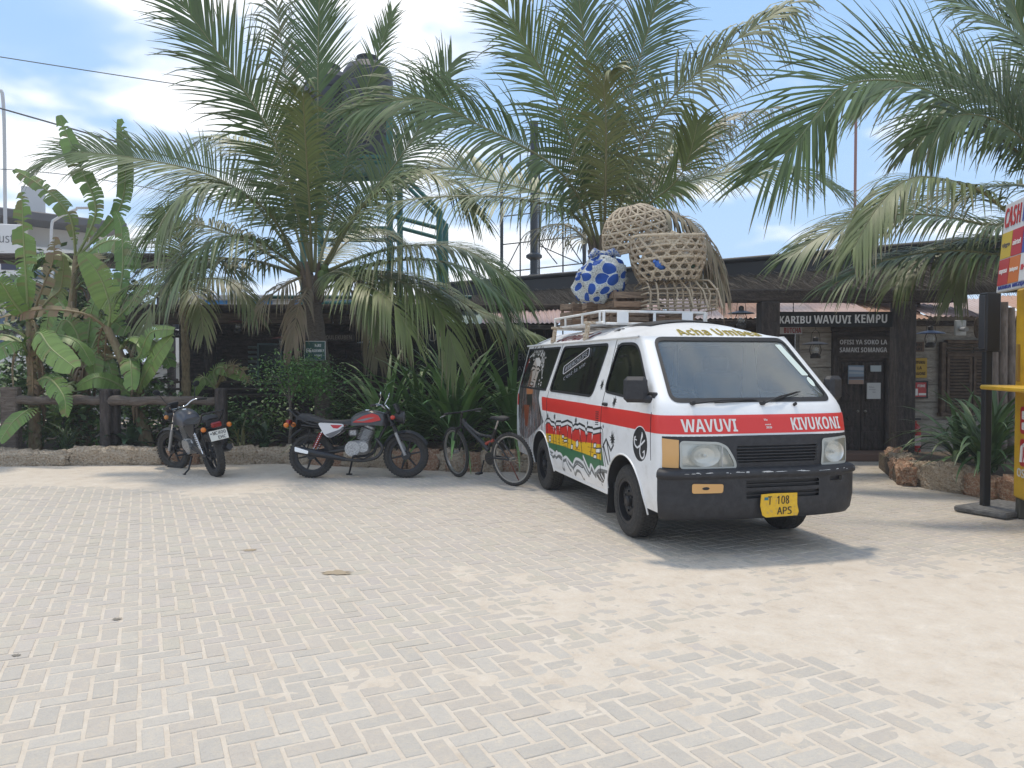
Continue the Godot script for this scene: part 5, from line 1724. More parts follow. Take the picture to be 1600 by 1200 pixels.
	# strap-leaved clumps behind the kerb
	strap_plant("dark green clump of strap leaves behind the red and black motorcycle", at(605, 690, 12.2) * Vector3(1, 0, 1) + Vector3(0, 0.12, 0), 70, 1.9, 0.036, 1, Color(0.11, 0.205, 0.06), "strap_leaf_plant", 1.35)
	strap_plant("largest strap-leaved clump, spilling over the kerb behind the bicycle", at(712, 690, 11.9) * Vector3(1, 0, 1) + Vector3(0, 0.12, 0), 120, 2.25, 0.046, 2, Color(0.11, 0.205, 0.06), "strap_leaf_plant", 1.3)
	strap_plant("strap-leaved clump tucked behind the tail of the minibus", at(800, 690, 12.1) * Vector3(1, 0, 1) + Vector3(0, 0.12, 0), 70, 2.0, 0.040, 3, Color(0.11, 0.205, 0.06), "strap_leaf_plant", 1.3)
	strap_plant("narrow strap-leaved tuft between palm trunk and the largest clump", at(655, 690, 12.7) * Vector3(1, 0, 1) + Vector3(0, 0.12, 0), 70, 2.1, 0.038, 9, Color(0.11, 0.205, 0.06), "strap_leaf_plant", 1.35)
	strap_plant("spiky green plant in the stone planter by the black stand", at(1545, 700, 9.1) * Vector3(1, 0, 1) + Vector3(0, 0.2, 0), 90, 1.25, 0.028, 4, Color(0.08, 0.14, 0.055), "planter_plant", 1.3)
	strap_plant("low spiky plant at the back of the stone planter", at(1500, 715, 10.0) * Vector3(1, 0, 1) + Vector3(0, 0.2, 0), 60, 1.05, 0.026, 5, Color(0.075, 0.13, 0.05), "planter_plant", 1.2)
	strap_plant("yellow-green grassy tuft beneath the bicycle's frame", at(762, 705, 11.35) * Vector3(1, 0, 1) + Vector3(0, 0.12, 0), 26, 0.42, 0.014, 6, Color(0.26, 0.27, 0.08), "grass_tuft")
	strap_plant("dry grassy tuft right of the dark motorcycle's plate", at(378, 690, 11.9) * Vector3(1, 0, 1) + Vector3(0, 0.12, 0), 40, 0.55, 0.012, 7, Color(0.15, 0.15, 0.06), "grass_tuft")
	strap_plant("broad-leaved low plant at the foot of the feathery shrub", at(412, 692, 12.1) * Vector3(1, 0, 1) + Vector3(0, 0.12, 0), 18, 0.5, 0.07, 8, Color(0.04, 0.08, 0.03), "broad_leaf_plant")
	strap_plant("tuft of grass between the fence posts below the banana leaves", at(105, 695, 11.95) * Vector3(1, 0, 1) + Vector3(0, 0.12, 0), 34, 0.6, 0.014, 10, Color(0.06, 0.1, 0.04), "grass_tuft")
	strap_plant("broad dark leaves beside the leaning banana stem's foot", at(200, 690, 12.0) * Vector3(1, 0, 1) + Vector3(0, 0.12, 0), 14, 0.55, 0.08, 11, Color(0.035, 0.07, 0.03), "broad_leaf_plant")
	shrub("feathery green shrub left of the green sign", at(452, 700, 12.0) * Vector3(1, 0, 1) + Vector3(0, 0.12, 0), 1.12, Vector3(0.60, 0.34, 0.45), 3600, 0.055, Color(0.11, 0.22, 0.055), 21, "feathery_shrub")
	shrub("dark leafy shrub behind the fence post and low banana", at(20, 690, 13.6) * Vector3(1, 0, 1) + Vector3(0, 0.1, 0), 0.9, Vector3(0.8, 0.7, 0.5), 1700, 0.15, Color(0.075, 0.135, 0.04), 22)
	shrub("dark leafy shrub between the banana stems", at(165, 690, 14.2) * Vector3(1, 0, 1) + Vector3(0, 0.1, 0), 1.0, Vector3(0.8, 0.8, 0.5), 1800, 0.16, Color(0.08, 0.14, 0.045), 23)
	shrub("tall leafy tree half hidden by the banana leaves", at(90, 690, 16.5) * Vector3(1, 0, 1) + Vector3(0, 0.0, 0), 2.5, Vector3(1.6, 1.1, 1.0), 3600, 0.21, Color(0.07, 0.12, 0.04), 24, "leafy_tree", "")
	shrub("bright leafy bush filling the gap behind the fence rail", at(95, 690, 12.6) * Vector3(1, 0, 1) + Vector3(0, 0.1, 0), 0.5, Vector3(0.7, 0.45, 0.35), 1300, 0.13, Color(0.10, 0.175, 0.05), 27)
	shrub("bright leafy bush between leaning stem and slender palm", at(255, 690, 12.7) * Vector3(1, 0, 1) + Vector3(0, 0.1, 0), 0.55, Vector3(0.45, 0.5, 0.35), 1100, 0.12, Color(0.10, 0.17, 0.05), 28)
	shrub("green bush at the far end of the rail fence", at(10, 690, 12.8) * Vector3(1, 0, 1) + Vector3(0, 0.1, 0), 0.6, Vector3(0.6, 0.6, 0.35), 1200, 0.13, Color(0.10, 0.175, 0.055), 29)
	shrub("green bush in front of the counter left of the palm trunk", at(395, 690, 12.7) * Vector3(1, 0, 1) + Vector3(0, 0.1, 0), 0.6, Vector3(0.5, 0.4, 0.35), 1300, 0.09, Color(0.09, 0.17, 0.05), 30)
	shrub("low green bush under the dark house's window", at(325, 690, 12.6) * Vector3(1, 0, 1) + Vector3(0, 0.1, 0), 0.45, Vector3(0.35, 0.3, 0.3), 1000, 0.085, Color(0.10, 0.18, 0.055), 25)
	shrub("dark bush at the foot of the sign-bearing palm", at(540, 690, 12.9) * Vector3(1, 0, 1) + Vector3(0, 0.1, 0), 0.5, Vector3(0.4, 0.4, 0.3), 1300, 0.095, Color(0.09, 0.165, 0.05), 26)

# ================================================================ bicycle and motorcycles
func at3(a: Array) -> Array:
	var o := []
	for k in range(0, a.size(), 3): o.append(Vector3(a[k], a[k + 1], a[k + 2]))
	return o

func bar(parent: Node, called: String, a: Array, r, m: Material, sides := 8, smooth := 0) -> MeshInstance3D:
	var b := MB.new()
	var p := at3(a)
	if smooth: p = smooth_path(p, smooth)
	b.tube(p, r, sides)
	return part(b, called, m, parent)

# a tyre ring whose axis is x
func ring_mesh(R: float, r: float, n := 40, s := 8, squash := 1.0) -> MB:
	var m := MB.new()
	var prof := []
	for k in s + 1:
		var a := -PI / 2 + TAU * k / s
		prof.append(Vector2(R + cos(a) * r, sin(a) * r * squash))
	m.lathe(prof, Transform3D(Basis(Vector3.BACK, PI / 2), Vector3.ZERO), n)
	return m

# along z: front is +z; a wheel as parts of the node w
func moto_wheel(parent: Node, at_: Vector3, R: float, wid: float, yaw := 0.0) -> Node3D:
	var tm := MB.new()
	var h := wid * 0.5
	tm.lathe([Vector2(R - 0.075, -h * 0.6), Vector2(R - 0.05, -h), Vector2(R - 0.02, -h * 0.9), Vector2(R - 0.004, -h * 0.5), Vector2(R, 0), Vector2(R - 0.004, h * 0.5), Vector2(R - 0.02, h * 0.9), Vector2(R - 0.05, h), Vector2(R - 0.075, h * 0.6), Vector2(R - 0.075, -h * 0.6)], Transform3D(Basis(Vector3.BACK, PI / 2), Vector3.ZERO), 36)
	for k in 44:
		var a := TAU * k / 44
		for s in [-0.5, 0.5]: tm.box(Vector3(s * wid * 0.5, cos(a + s * 0.07) * (R - 0.006), sin(a + s * 0.07) * (R - 0.006)), Vector3(wid * 0.34, 0.012, 0.022), Basis(Vector3.RIGHT, a))
	var w := part(tm, "wheel", M.rubber, parent, Transform3D(Basis(Vector3.UP, yaw), at_))
	var rm := MB.new()
	rm.lathe([Vector2(R - 0.105, -h * 0.5), Vector2(R - 0.075, -h * 0.62), Vector2(R - 0.07, 0), Vector2(R - 0.075, h * 0.62), Vector2(R - 0.105, h * 0.5), Vector2(R - 0.105, -h * 0.5)], Transform3D(Basis(Vector3.BACK, PI / 2), Vector3.ZERO), 36)
	part(rm, "rim", M.black, w)
	var hub := MB.new()
	hub.tube([Vector3(-0.05, 0, 0), Vector3(0.05, 0, 0)], 0.06, 16)
	hub.tube([Vector3(-0.08, 0, 0), Vector3(0.08, 0, 0)], 0.018, 8)
	part(hub, "hub", mat(0.03, 0.03, 0.032, 0.4, 0.3), w)
	for k in 6:
		var sp := MB.new()
		var a := TAU * k / 6 + 0.3
		var d := Vector3(0, cos(a), sin(a))
		sp.tube([d * 0.05, d * (R - 0.10)], [0.017, 0.011], 6)
		part(sp, "spoke", M.black, w)
	return w

# hands the pieces of a turned assembly over to the thing itself
func settle(from: Node3D, to: Node3D):
	for c in from.get_children():
		var xf: Transform3D = from.transform * c.transform
		from.remove_child(c)
		to.add_child(c, true)
		c.transform = xf
	from.get_parent().remove_child(from)
	from.free()

func motorcycle(root: Node3D, tank_mat: Material, side_mat: Material, second: bool):
	var blk := mat(0.014, 0.014, 0.016, 0.35)
	var frm := mat(0.012, 0.012, 0.013, 0.45)
	var seat_m := textured(mat(1, 1, 1, 0.6), noise_img(50, 0.06, [Color(0.014, 0.014, 0.016), Color(0.03, 0.03, 0.032)], 128, 4), Vector3(5, 5, 5), false)
	var alu := textured(mat(1, 1, 1, 0.42, 0.6), noise_img(51, 0.05, [Color(0.16, 0.16, 0.16), Color(0.36, 0.36, 0.36), Color(0.52, 0.52, 0.52)], 128, 4), Vector3(6, 6, 6), false)
	moto_wheel(root, Vector3(0, 0.30, 0), 0.30, 0.10)
	# main frame
	for s in [-1.0, 1.0]:
		bar(root, "frame_tube", [s * 0.10, 0.70, -0.12, s * 0.11, 0.66, 0.25, s * 0.09, 0.66, 0.55, s * 0.04, 0.80, 0.98], 0.016, frm, 7, 4)
		bar(root, "swingarm", [s * 0.075, 0.30, 0.0, s * 0.09, 0.38, 0.46], [0.020, 0.026], frm, 7)
		bar(root, "rear_shock", [s * 0.115, 0.34, 0.03, s * 0.125, 0.62, 0.16], 0.010, M.chrome, 7)
		var sp := MB.new()
		var pts := []
		for k in 57:
			var u := k / 56.0
			var c := Vector3(s * 0.115, 0.40, 0.058).lerp(Vector3(s * 0.125, 0.60, 0.15), u)
			pts.append(c + Vector3(cos(u * TAU * 8), 0, sin(u * TAU * 8)) * 0.026)
		sp.tube(pts, 0.0065, 5)
		part(sp, "shock_spring", mat(0.35, 0.03, 0.025, 0.4) if not second else M.chrome, root)
		bar(root, "grab_rail", [s * 0.11, 0.69, 0.20, s * 0.14, 0.72, 0.0, s * 0.14, 0.80, -0.16, s * 0.14, 0.89, -0.26, s * 0.10, 0.90, -0.30], 0.012, frm, 7, 4)
		bar(root, "fender_stay", [s * 0.10, 0.64, 0.0, s * 0.10, 0.36, -0.10], 0.008, frm, 6)
		bar(root, "foot_peg", [s * 0.10, 0.30, 0.60, s * 0.27, 0.30, 0.60], 0.014, M.black, 7)
	bar(root, "grab_rail", [-0.10, 0.90, -0.30, 0.10, 0.90, -0.30], 0.012, frm, 7)
	bar(root, "frame_tube", [0, 0.72, 1.0, 0, 0.5, 0.88, 0, 0.32, 0.80, 0, 0.28, 0.55], 0.02, frm, 8, 4)
	# seat: stepped, rounded
	var rows := []
	for k in 13:
		var u := k / 12.0
		var z := lerpf(-0.20, 0.57, u)
		var top := 0.855 - 0.085 * smoothstep(0.15, 0.55, u) + 0.02 * smoothstep(0.8, 1.0, u)
		var bot := 0.72 + 0.05 * (1.0 - u) - 0.02 * u
		var hw := lerpf(0.105, 0.135, sin(u * PI * 0.8)) * (0.75 if k == 0 else 1.0)
		var row := []
		for e in 13:
			var a := PI * e / 12.0
			row.append(Vector3(-cos(a) * hw * (1.0 if e in [0, 12] else 1.0), bot + (top - bot) * pow(sin(a), 0.45) * (0.5 if k == 0 else 1.0), z))
		rows.append(row)
	var sm := MB.new()
	sm.sheet(rows, null, true)
	sm.box(Vector3(0, 0.75, -0.19), Vector3(0.18, 0.08, 0.02), Basis.IDENTITY, 0.008)
	part(sm, "seat", seat_m, root)
	# tank
	var tr := []
	for k in 15:
		var u := k / 14.0
		var z := lerpf(0.50, 1.02, u)
		var top := 0.78 + 0.115 * sin(PI * pow(u, 0.8) * 0.86) + 0.015 * u
		var bot := 0.685 + 0.01 * sin(u * PI)
		var hw := 0.085 + 0.065 * pow(sin(PI * clampf(u * 0.92 + 0.08, 0, 1)), 0.6)
		if k == 0 or k == 14:
			hw *= 0.6; top = lerpf(top, bot, 0.4)
		var row := []
		for e in 17:
			var a := PI * (e / 16.0 * 1.14 - 0.07)
			row.append(Vector3(-cos(a) * hw, bot + (top - bot) * clampf(pow(maxf(sin(a), 0.0), 0.62), 0, 1), z))
		tr.append(row)
	var tm := MB.new()
	tm.sheet(tr, null, true)
	var tank := part(tm, "fuel_tank", tank_mat, root)
	var cap := MB.new()
	cap.lathe([Vector2(0.04, 0), Vector2(0.038, 0.012), Vector2(0, 0.016)], Transform3D(Basis.IDENTITY, Vector3(0, 0.892, 0.74)), 16)
	part(cap, "filler_cap", M.chrome, tank)
	# side panel and decals
	for s in [-1.0, 1.0]:
		var pn := MB.new()
		var poly := rounded(pairs([0.10, 0.735, 0.46, 0.715, 0.42, 0.62, 0.28, 0.53, 0.20, 0.56]), 0.05)
		pn.prism(poly, Transform3D(Basis(Vector3(0, 0, 1), Vector3.UP, Vector3(-1, 0, 0)), Vector3(s * 0.13, 0, 0)), -0.012, 0.012)
		var panel := part(pn, "side_panel", side_mat, root)
		if not second:
			var dc := MB.new()
			dc.prism(rounded(pairs([0.27, 0.705, 0.43, 0.70, 0.37, 0.655, 0.31, 0.66]), 0.01), Transform3D(Basis(Vector3(0, 0, 1), Vector3.UP, Vector3(-1, 0, 0)), Vector3(s * 0.13, 0, 0)), -0.014, 0.014)
			part(dc, "decal", mat(0.45, 0.02, 0.03, 0.4), panel)
			var ed := MB.new()
			ed.prism(rounded(pairs([0.20, 0.575, 0.40, 0.645, 0.44, 0.69, 0.45, 0.65, 0.28, 0.53]), 0.02), Transform3D(Basis(Vector3(0, 0, 1), Vector3.UP, Vector3(-1, 0, 0)), Vector3(s * 0.13, 0, 0)), -0.0135, 0.0135)
			part(ed, "panel_edge", mat(0.12, 0.12, 0.13, 0.4), panel)
			var td := MB.new()
			td.prism(rounded(pairs([0.56, 0.735, 0.80, 0.735, 0.94, 0.765, 0.90, 0.83, 0.82, 0.855, 0.70, 0.82]), 0.02), Transform3D(Basis(Vector3(0, 0, 1), Vector3.UP, Vector3(-1, 0, 0)), Vector3(s * 0.146, 0, 0)), -0.012, 0.006)
			part(td, "red_flash", mat(0.50, 0.025, 0.02, 0.35), tank)
			var tb := MB.new()
			tb.prism(PackedVector2Array(pairs([0.60, 0.755, 0.78, 0.80, 0.86, 0.80, 0.70, 0.75])), Transform3D(Basis(Vector3(0, 0, 1), Vector3.UP, Vector3(-1, 0, 0)), Vector3(s * 0.146, 0, 0)), -0.014, 0.008)
			part(tb, "grey_flash", mat(0.2, 0.2, 0.21, 0.35), tank)
	# engine
	var en := MB.new()
	en.box(Vector3(0, 0.40, 0.62), Vector3(0.22, 0.20, 0.30), Basis(Vector3.RIGHT, -0.12), 0.04)
	en.tube([Vector3(-0.13, 0.39, 0.56), Vector3(0.13, 0.39, 0.56)], 0.10, 20)
	en.tube([Vector3(-0.12, 0.41, 0.70), Vector3(0.12, 0.41, 0.70)], 0.07, 18)
	var engine := part(en, "engine", alu, root)
	for k in 8:
		var fin := MB.new()
		var c := Vector3(0, 0.50 + k * 0.020, 0.69 + k * 0.0085)
		fin.box(c, Vector3(0.19, 0.008, 0.17), Basis(Vector3.RIGHT, 0.38), 0.003)
		part(fin, "cooling_fin", alu, engine)
	var cy := MB.new()
	cy.box(Vector3(0, 0.57, 0.72), Vector3(0.13, 0.18, 0.12), Basis(Vector3.RIGHT, 0.38), 0.02)
	cy.box(Vector3(0, 0.675, 0.765), Vector3(0.15, 0.06, 0.14), Basis(Vector3.RIGHT, 0.38), 0.02)
	part(cy, "cylinder", alu, engine)
	var cb := MB.new()
	cb.box(Vector3(0, 0.60, 0.55), Vector3(0.10, 0.10, 0.12), Basis.IDENTITY, 0.02)
	part(cb, "carburettor", alu, engine)
	# exhaust on the side turned to the yard
	bar(root, "exhaust_pipe", [-0.06, 0.52, 0.86, -0.10, 0.40, 0.95, -0.12, 0.28, 0.88, -0.13, 0.235, 0.70, -0.14, 0.25, 0.48], 0.021, mat(0.05, 0.048, 0.046, 0.4, 0.6), 9, 5)
	bar(root, "silencer", [-0.14, 0.25, 0.48, -0.155, 0.31, 0.20, -0.165, 0.38, -0.16, -0.166, 0.39, -0.19], [0.026, 0.045, 0.052, 0.04], blk, 12)
	var shd := MB.new()
	shd.prism(rounded(pairs([-0.17, 0.36, 0.0, 0.325, 0.01, 0.365, -0.17, 0.42]), 0.012), Transform3D(Basis(Vector3(0, 0, 1), Vector3.UP, Vector3(-1, 0, 0)), Vector3(-0.222, 0, 0)), -0.003, 0.003)
	part(shd, "heat_shield", M.chrome, root)
	# rear fender
	var rf := []
	for k in 13:
		var a := lerpf(0.35, 2.55, k / 12.0)
		var row := []
		for e in 7:
			var b := (e / 6.0 - 0.5)
			row.append(Vector3(b * 0.17, 0.30 + sin(a) * (0.36 - absf(b) * absf(b) * 0.12) + 0.03, 0.0 + cos(a) * (0.36 - b * b * 0.12)))
		rf.append(row)
	var rfm := MB.new()
	rfm.sheet(rf, null, true)
	part(rfm, "rear_fender", blk, root)
	# tail light, plate, indicators
	var tl := MB.new()
	tl.box(Vector3(0, 0.735, -0.31), Vector3(0.13, 0.07, 0.06), Basis.IDENTITY, 0.015)
	part(tl, "tail_light", mat(0.22, 0.012, 0.012, 0.2), root)
	for s in [-1.0, 1.0]:
		bar(root, "indicator_stalk", [s * 0.04, 0.70, -0.28, s * 0.15, 0.70, -0.29], 0.008, M.black, 6)
		var ib := MB.new()
		ib.ball(Vector3(s * 0.17, 0.70, -0.30), Vector3(0.034, 0.034, 0.036), 12, 8)
		part(ib, "indicator", mat(0.60, 0.17, 0.02, 0.25), root)
	if second:
		var pl := MB.new()
		pl.box(Vector3.ZERO, Vector3(0.235, 0.135, 0.006), Basis.IDENTITY, 0.002)
		var plate := part(pl, "number_plate", mat(0.66, 0.65, 0.58, 0.6), root, Transform3D(Basis(Vector3.UP, PI) * Basis(Vector3.RIGHT, -0.32), Vector3(0, 0.60, -0.335)))
		letters("MC400", 0.17, 0.045, Transform3D(Basis.IDENTITY, Vector3(0.012, 0.03, 0.003)), M.letter_black, plate, "mono")
		letters("EHC", 0.10, 0.042, Transform3D(Basis.IDENTITY, Vector3(0.035, -0.032, 0.003)), M.letter_black, plate, "mono")
		var fl := MB.new()
		fl.box(Vector3(-0.095, 0.03, 0.004), Vector3(0.02, 0.016, 0.002))
		part(fl, "flag_mark", mat(0.02, 0.05, 0.08, 0.6), plate)
	# stand
	var lift := 0.055 if second else 0.026
	bar(root, "side_stand", [0.10, 0.26, 0.52, 0.19, 0.10, 0.47, 0.26, lift + 0.006, 0.44], [0.014, 0.013, 0.012], M.black, 7)
	bar(root, "stand_foot", [0.27, lift, 0.40, 0.27, lift, 0.48], 0.01, M.black, 6)
	bar(root, "brake_pedal", [-0.12, 0.27, 0.62, -0.17, 0.26, 0.72, -0.18, 0.30, 0.80], 0.009, M.black, 6)
	var ch := MB.new()
	ch.box(Vector3(0.085, 0.36, 0.26), Vector3(0.02, 0.09, 0.46), Basis(Vector3.RIGHT, -0.16), 0.01)
	part(ch, "chain_guard", blk, root)
	# --- front end: turns with the handlebar
	var st := 0.0 if not second else 0.42
	var fr := Node3D.new()
	fr.name = "front_fork"
	fr.position = Vector3(0, 0.80, 1.03)
	fr.rotation.y = st
	root.add_child(fr)
	# offsets below are from the steering head
	var wc := Vector3(0, 0.30 - 0.80, 1.25 - 1.03)
	var wmesh := moto_wheel(fr, wc, 0.30, 0.09)
	for s in [-1.0, 1.0]:
		bar(fr, "fork_leg", [s * 0.085, wc.y, wc.z, s * 0.085, -0.20, 0.09], 0.022, mat(0.33, 0.33, 0.33, 0.45, 0.4), 9)
		bar(fr, "fork_tube", [s * 0.085, -0.22, 0.10, s * 0.085, 0.08, -0.03], 0.016, M.chrome if second else mat(0.04, 0.04, 0.042, 0.3, 0.5), 8)
		bar(fr, "grip", [s * 0.26, 0.165, -0.13, s * 0.385, 0.155, -0.18], 0.018, M.rubber, 8)
		bar(fr, "lever", [s * 0.24, 0.165, -0.085, s * 0.36, 0.15, -0.11], 0.007, M.chrome, 6)
		bar(fr, "mirror_stalk", [s * 0.24, 0.17, -0.11, s * 0.27, 0.24, -0.08, s * (0.33 if second else 0.30), 0.28 if not second else 0.36, -0.06], 0.006, M.black if second else M.chrome, 6)
		var mr := MB.new()
		mr.ball(Vector3(s * (0.36 if second else 0.33), 0.295 if not second else 0.385, -0.06), Vector3(0.065, 0.04, 0.014), 14, 8, Basis(Vector3.BACK, s * 0.25))
		part(mr, "mirror", M.chrome if not second else M.black, fr)
		bar(fr, "indicator_stalk", [s * 0.06, 0.0, 0.05, s * 0.15, 0.0, 0.06], 0.007, M.black, 6)
		var ib := MB.new()
		ib.ball(Vector3(s * 0.165, 0.0, 0.065), Vector3(0.03, 0.03, 0.034), 12, 8)
		part(ib, "indicator", mat(0.5, 0.05, 0.025, 0.25) if not second else mat(0.5, 0.2, 0.05, 0.3), fr)
	bar(fr, "handlebar", [-0.38, 0.155, -0.18, -0.22, 0.17, -0.10, -0.12, 0.10, -0.02, 0.12, 0.10, -0.02, 0.22, 0.17, -0.10, 0.38, 0.155, -0.18], 0.011, M.chrome, 8, 5)
	for y in [0.06, -0.10]:
		var yk := MB.new()
		yk.box(Vector3(0, y, -0.02 - y * 0.43 + 0.02), Vector3(0.22, 0.03, 0.06), Basis(Vector3.RIGHT, -0.4), 0.01)
		part(yk, "yoke", M.black, fr)
	var hl := MB.new()
	hl.lathe([Vector2(0.0, -0.09), Vector2(0.05, -0.07), Vector2(0.085, 0.0), Vector2(0.09, 0.05)], Transform3D(Basis(Vector3.RIGHT, PI / 2), Vector3(0, 0.0, 0.14)), 22)
	var lamp := part(hl, "headlight", blk, fr)
	var ln := MB.new()
	ln.lathe([Vector2(0.09, 0.05), Vector2(0.07, 0.064), Vector2(0.0, 0.07)], Transform3D(Basis(Vector3.RIGHT, PI / 2), Vector3(0, 0.0, 0.14)), 22)
	part(ln, "lens", mat(0.12, 0.12, 0.13, 0.08, 0.2), lamp)
	var vis := MB.new()
	vis.box(Vector3(0, 0.12, 0.10), Vector3(0.20, 0.14, 0.05), Basis(Vector3.RIGHT, -0.45), 0.03)
	part(vis, "instrument_cowl", blk, fr)
	var ff := []
	for k in 12:
		var a := lerpf(0.45, 2.75, k / 11.0)
		var row := []
		for e in 7:
			var b := (e / 6.0 - 0.5)
			row.append(Vector3(b * 0.135, wc.y + sin(a) * (0.335 - b * b * 0.14), wc.z + cos(a) * (0.335 - b * b * 0.14)))
		ff.append(row)
	var ffm := MB.new()
	ffm.sheet(ff, null, true)
	part(ffm, "front_fender", mat(0.025, 0.026, 0.03, 0.4), fr)
	settle(fr, root)

func bicycle():
	var a := Vector3(0.02, 0, -9.52)
	var b := Vector3(-0.77, 0, -10.21)
	var yaw := atan2((b - a).x, (b - a).z)
	var o := thing("bicycle", "black bicycle leaning on its stand behind the minibus", "bicycle", a, yaw)
	o.rotation.z = -0.10
	var blk := mat(0.014, 0.014, 0.015, 0.4)
	var bare := mat(0.40, 0.39, 0.37, 0.35, 0.8)
	var wheel := func(par: Node, p: Vector3):
		var t := ring_mesh(0.312, 0.023, 44, 8)
		for k in 60:
			var q := TAU * k / 60
			t.box(Vector3(0, cos(q) * 0.334, sin(q) * 0.334), Vector3(0.026, 0.007, 0.016), Basis(Vector3.RIGHT, q))
		var w := part(t, "wheel", M.rubber, par, Transform3D(Basis.IDENTITY, p))
		var r := MB.new()
		r.lathe([Vector2(0.278, -0.012), Vector2(0.293, -0.014), Vector2(0.293, 0.014), Vector2(0.278, 0.012), Vector2(0.278, -0.012)], Transform3D(Basis(Vector3.BACK, PI / 2), Vector3.ZERO), 44)
		part(r, "rim", bare, w)
		var h := MB.new()
		h.tube([Vector3(-0.045, 0, 0), Vector3(0.045, 0, 0)], 0.022, 12)
		h.tube([Vector3(-0.06, 0, 0), Vector3(0.06, 0, 0)], 0.006, 6)
		part(h, "hub", bare, w)
		for k in 28:
			var sp := MB.new()
			var q := TAU * k / 28
			var s := -1.0 if k % 2 else 1.0
			sp.tube([Vector3(s * 0.035, cos(q + s * 0.5) * 0.02, sin(q + s * 0.5) * 0.02), Vector3(0, cos(q) * 0.28, sin(q) * 0.28)], 0.0011, 3, false)
			part(sp, "spoke", bare, w)
	wheel.call(o, Vector3(0, 0.335, 0))
	# full-suspension frame: a thick beam from the head tube, a seat mast and a rear triangle
	bar(o, "main_beam", [0, 0.80, 0.80, 0, 0.70, 0.74, 0, 0.52, 0.50, 0, 0.42, 0.38], 0.032, blk, 10, 4)
	bar(o, "top_tube", [0, 0.76, 0.78, 0, 0.62, 0.55, 0, 0.60, 0.30], 0.02, blk, 8, 4)
	bar(o, "seat_mast", [0, 0.42, 0.40, 0, 0.62, 0.28, 0, 0.70, 0.24], 0.022, blk, 8)
	bar(o, "seat_post", [0, 0.66, 0.26, 0, 0.82, 0.18], 0.014, bare, 8)
	for s in [-1.0, 1.0]:
		bar(o, "chain_stay", [s * 0.055, 0.335, 0.0, s * 0.05, 0.34, 0.30, s * 0.02, 0.30, 0.42], 0.011, blk, 7)
		bar(o, "seat_stay", [s * 0.055, 0.335, 0.0, s * 0.05, 0.58, 0.22], 0.010, blk, 7)
	var sd := MB.new()
	sd.ball(Vector3(0, 0.84, 0.11), Vector3(0.075, 0.035, 0.10), 14, 8)
	sd.ball(Vector3(0, 0.84, 0.22), Vector3(0.028, 0.026, 0.10), 12, 8)
	part(sd, "saddle", mat(0.02, 0.02, 0.02, 0.7), o)
	var cr := MB.new()
	cr.lathe([Vector2(0.0, -0.003), Vector2(0.085, -0.003), Vector2(0.085, 0.003), Vector2(0.0, 0.003)], Transform3D(Basis(Vector3.BACK, PI / 2), Vector3(-0.05, 0.30, 0.42)), 24)
	part(cr, "chainring", mat(0.05, 0.045, 0.04, 0.5, 0.6), o)
	for s in [-1.0, 1.0]:
		bar(o, "crank", [s * 0.06, 0.30, 0.42, s * 0.075, 0.30 - s * 0.16, 0.42 + s * 0.05], 0.011, blk, 6)
		var pd := MB.new()
		pd.box(Vector3(s * 0.115, 0.30 - s * 0.165, 0.42 + s * 0.05), Vector3(0.085, 0.022, 0.07), Basis.IDENTITY, 0.005)
		part(pd, "pedal", M.black, o)
	bar(o, "kickstand", [-0.05, 0.32, 0.10, -0.13, 0.03, 0.02], 0.008, mat(0.2, 0.05, 0.03, 0.6), 6)
	bar(o, "shock", [0, 0.50, 0.42, 0, 0.56, 0.28], 0.022, mat(0.3, 0.05, 0.03, 0.4), 10)
	var f := Node3D.new()
	f.name = "front_fork"
	f.position = Vector3(0, 0.80, 0.82)
	f.rotation.y = -0.28
	o.add_child(f)
	wheel.call(f, Vector3(0, 0.335 - 0.80, 0.24))
	for s in [-1.0, 1.0]:
		bar(f, "fork_blade", [s * 0.05, 0.335 - 0.80, 0.24, s * 0.055, -0.13, 0.07], 0.015, blk, 8)
		bar(f, "grip", [s * 0.19, 0.10, -0.02, s * 0.28, 0.10, -0.05], 0.016, M.rubber, 8)
		bar(f, "brake_lever", [s * 0.20, 0.09, -0.01, s * 0.23, 0.07, 0.04, s * 0.30, 0.055, 0.03], 0.006, bare, 6)
	bar(f, "fork_crown", [-0.06, -0.12, 0.065, 0.06, -0.12, 0.065], 0.018, blk, 8)
	bar(f, "steerer", [0, -0.12, 0.06, 0, 0.09, -0.01], 0.018, blk, 8)
	bar(f, "handlebar", [-0.27, 0.10, -0.05, -0.12, 0.09, 0.02, 0, 0.085, 0.03, 0.12, 0.09, 0.02, 0.27, 0.10, -0.05], 0.012, blk, 8, 4)
	settle(f, o)

func build_bikes():
	var red := thing("motorcycle", "black motorcycle with red tank flashes and a white side panel", "motorcycle", Vector3(-2.66, 0, -10.20), PI / 2, "motorcycles by the kerb")
	red.rotation.x = 0.0
	# front is +z; turned so that it faces right, leaning slightly towards the yard
	red.rotation = Vector3(0, PI / 2, 0)
	red.rotate_object_local(Vector3(0, 0, 1), -0.06)
	var tank := mat(0.012, 0.012, 0.014, 0.2)
	tank.clearcoat_enabled = true
	var side := mat(0.62, 0.62, 0.63, 0.35)
	motorcycle(red, tank, side, false)
	var a := Vector3(-3.96, 0, -10.30)
	var b := Vector3(-4.78, 0, -11.20)
	var dk := thing("motorcycle", "dusty blue-black motorcycle seen from behind, white plate reading MC400", "motorcycle", a, 0, "motorcycles by the kerb")
	dk.rotation.y = atan2((b - a).x, (b - a).z)
	dk.rotate_object_local(Vector3(0, 0, 1), -0.17)
	var t2 := mat(0.012, 0.017, 0.032, 0.3)
	t2.clearcoat_enabled = true
	motorcycle(dk, t2, mat(0.02, 0.021, 0.024, 0.4), true)
	bicycle()

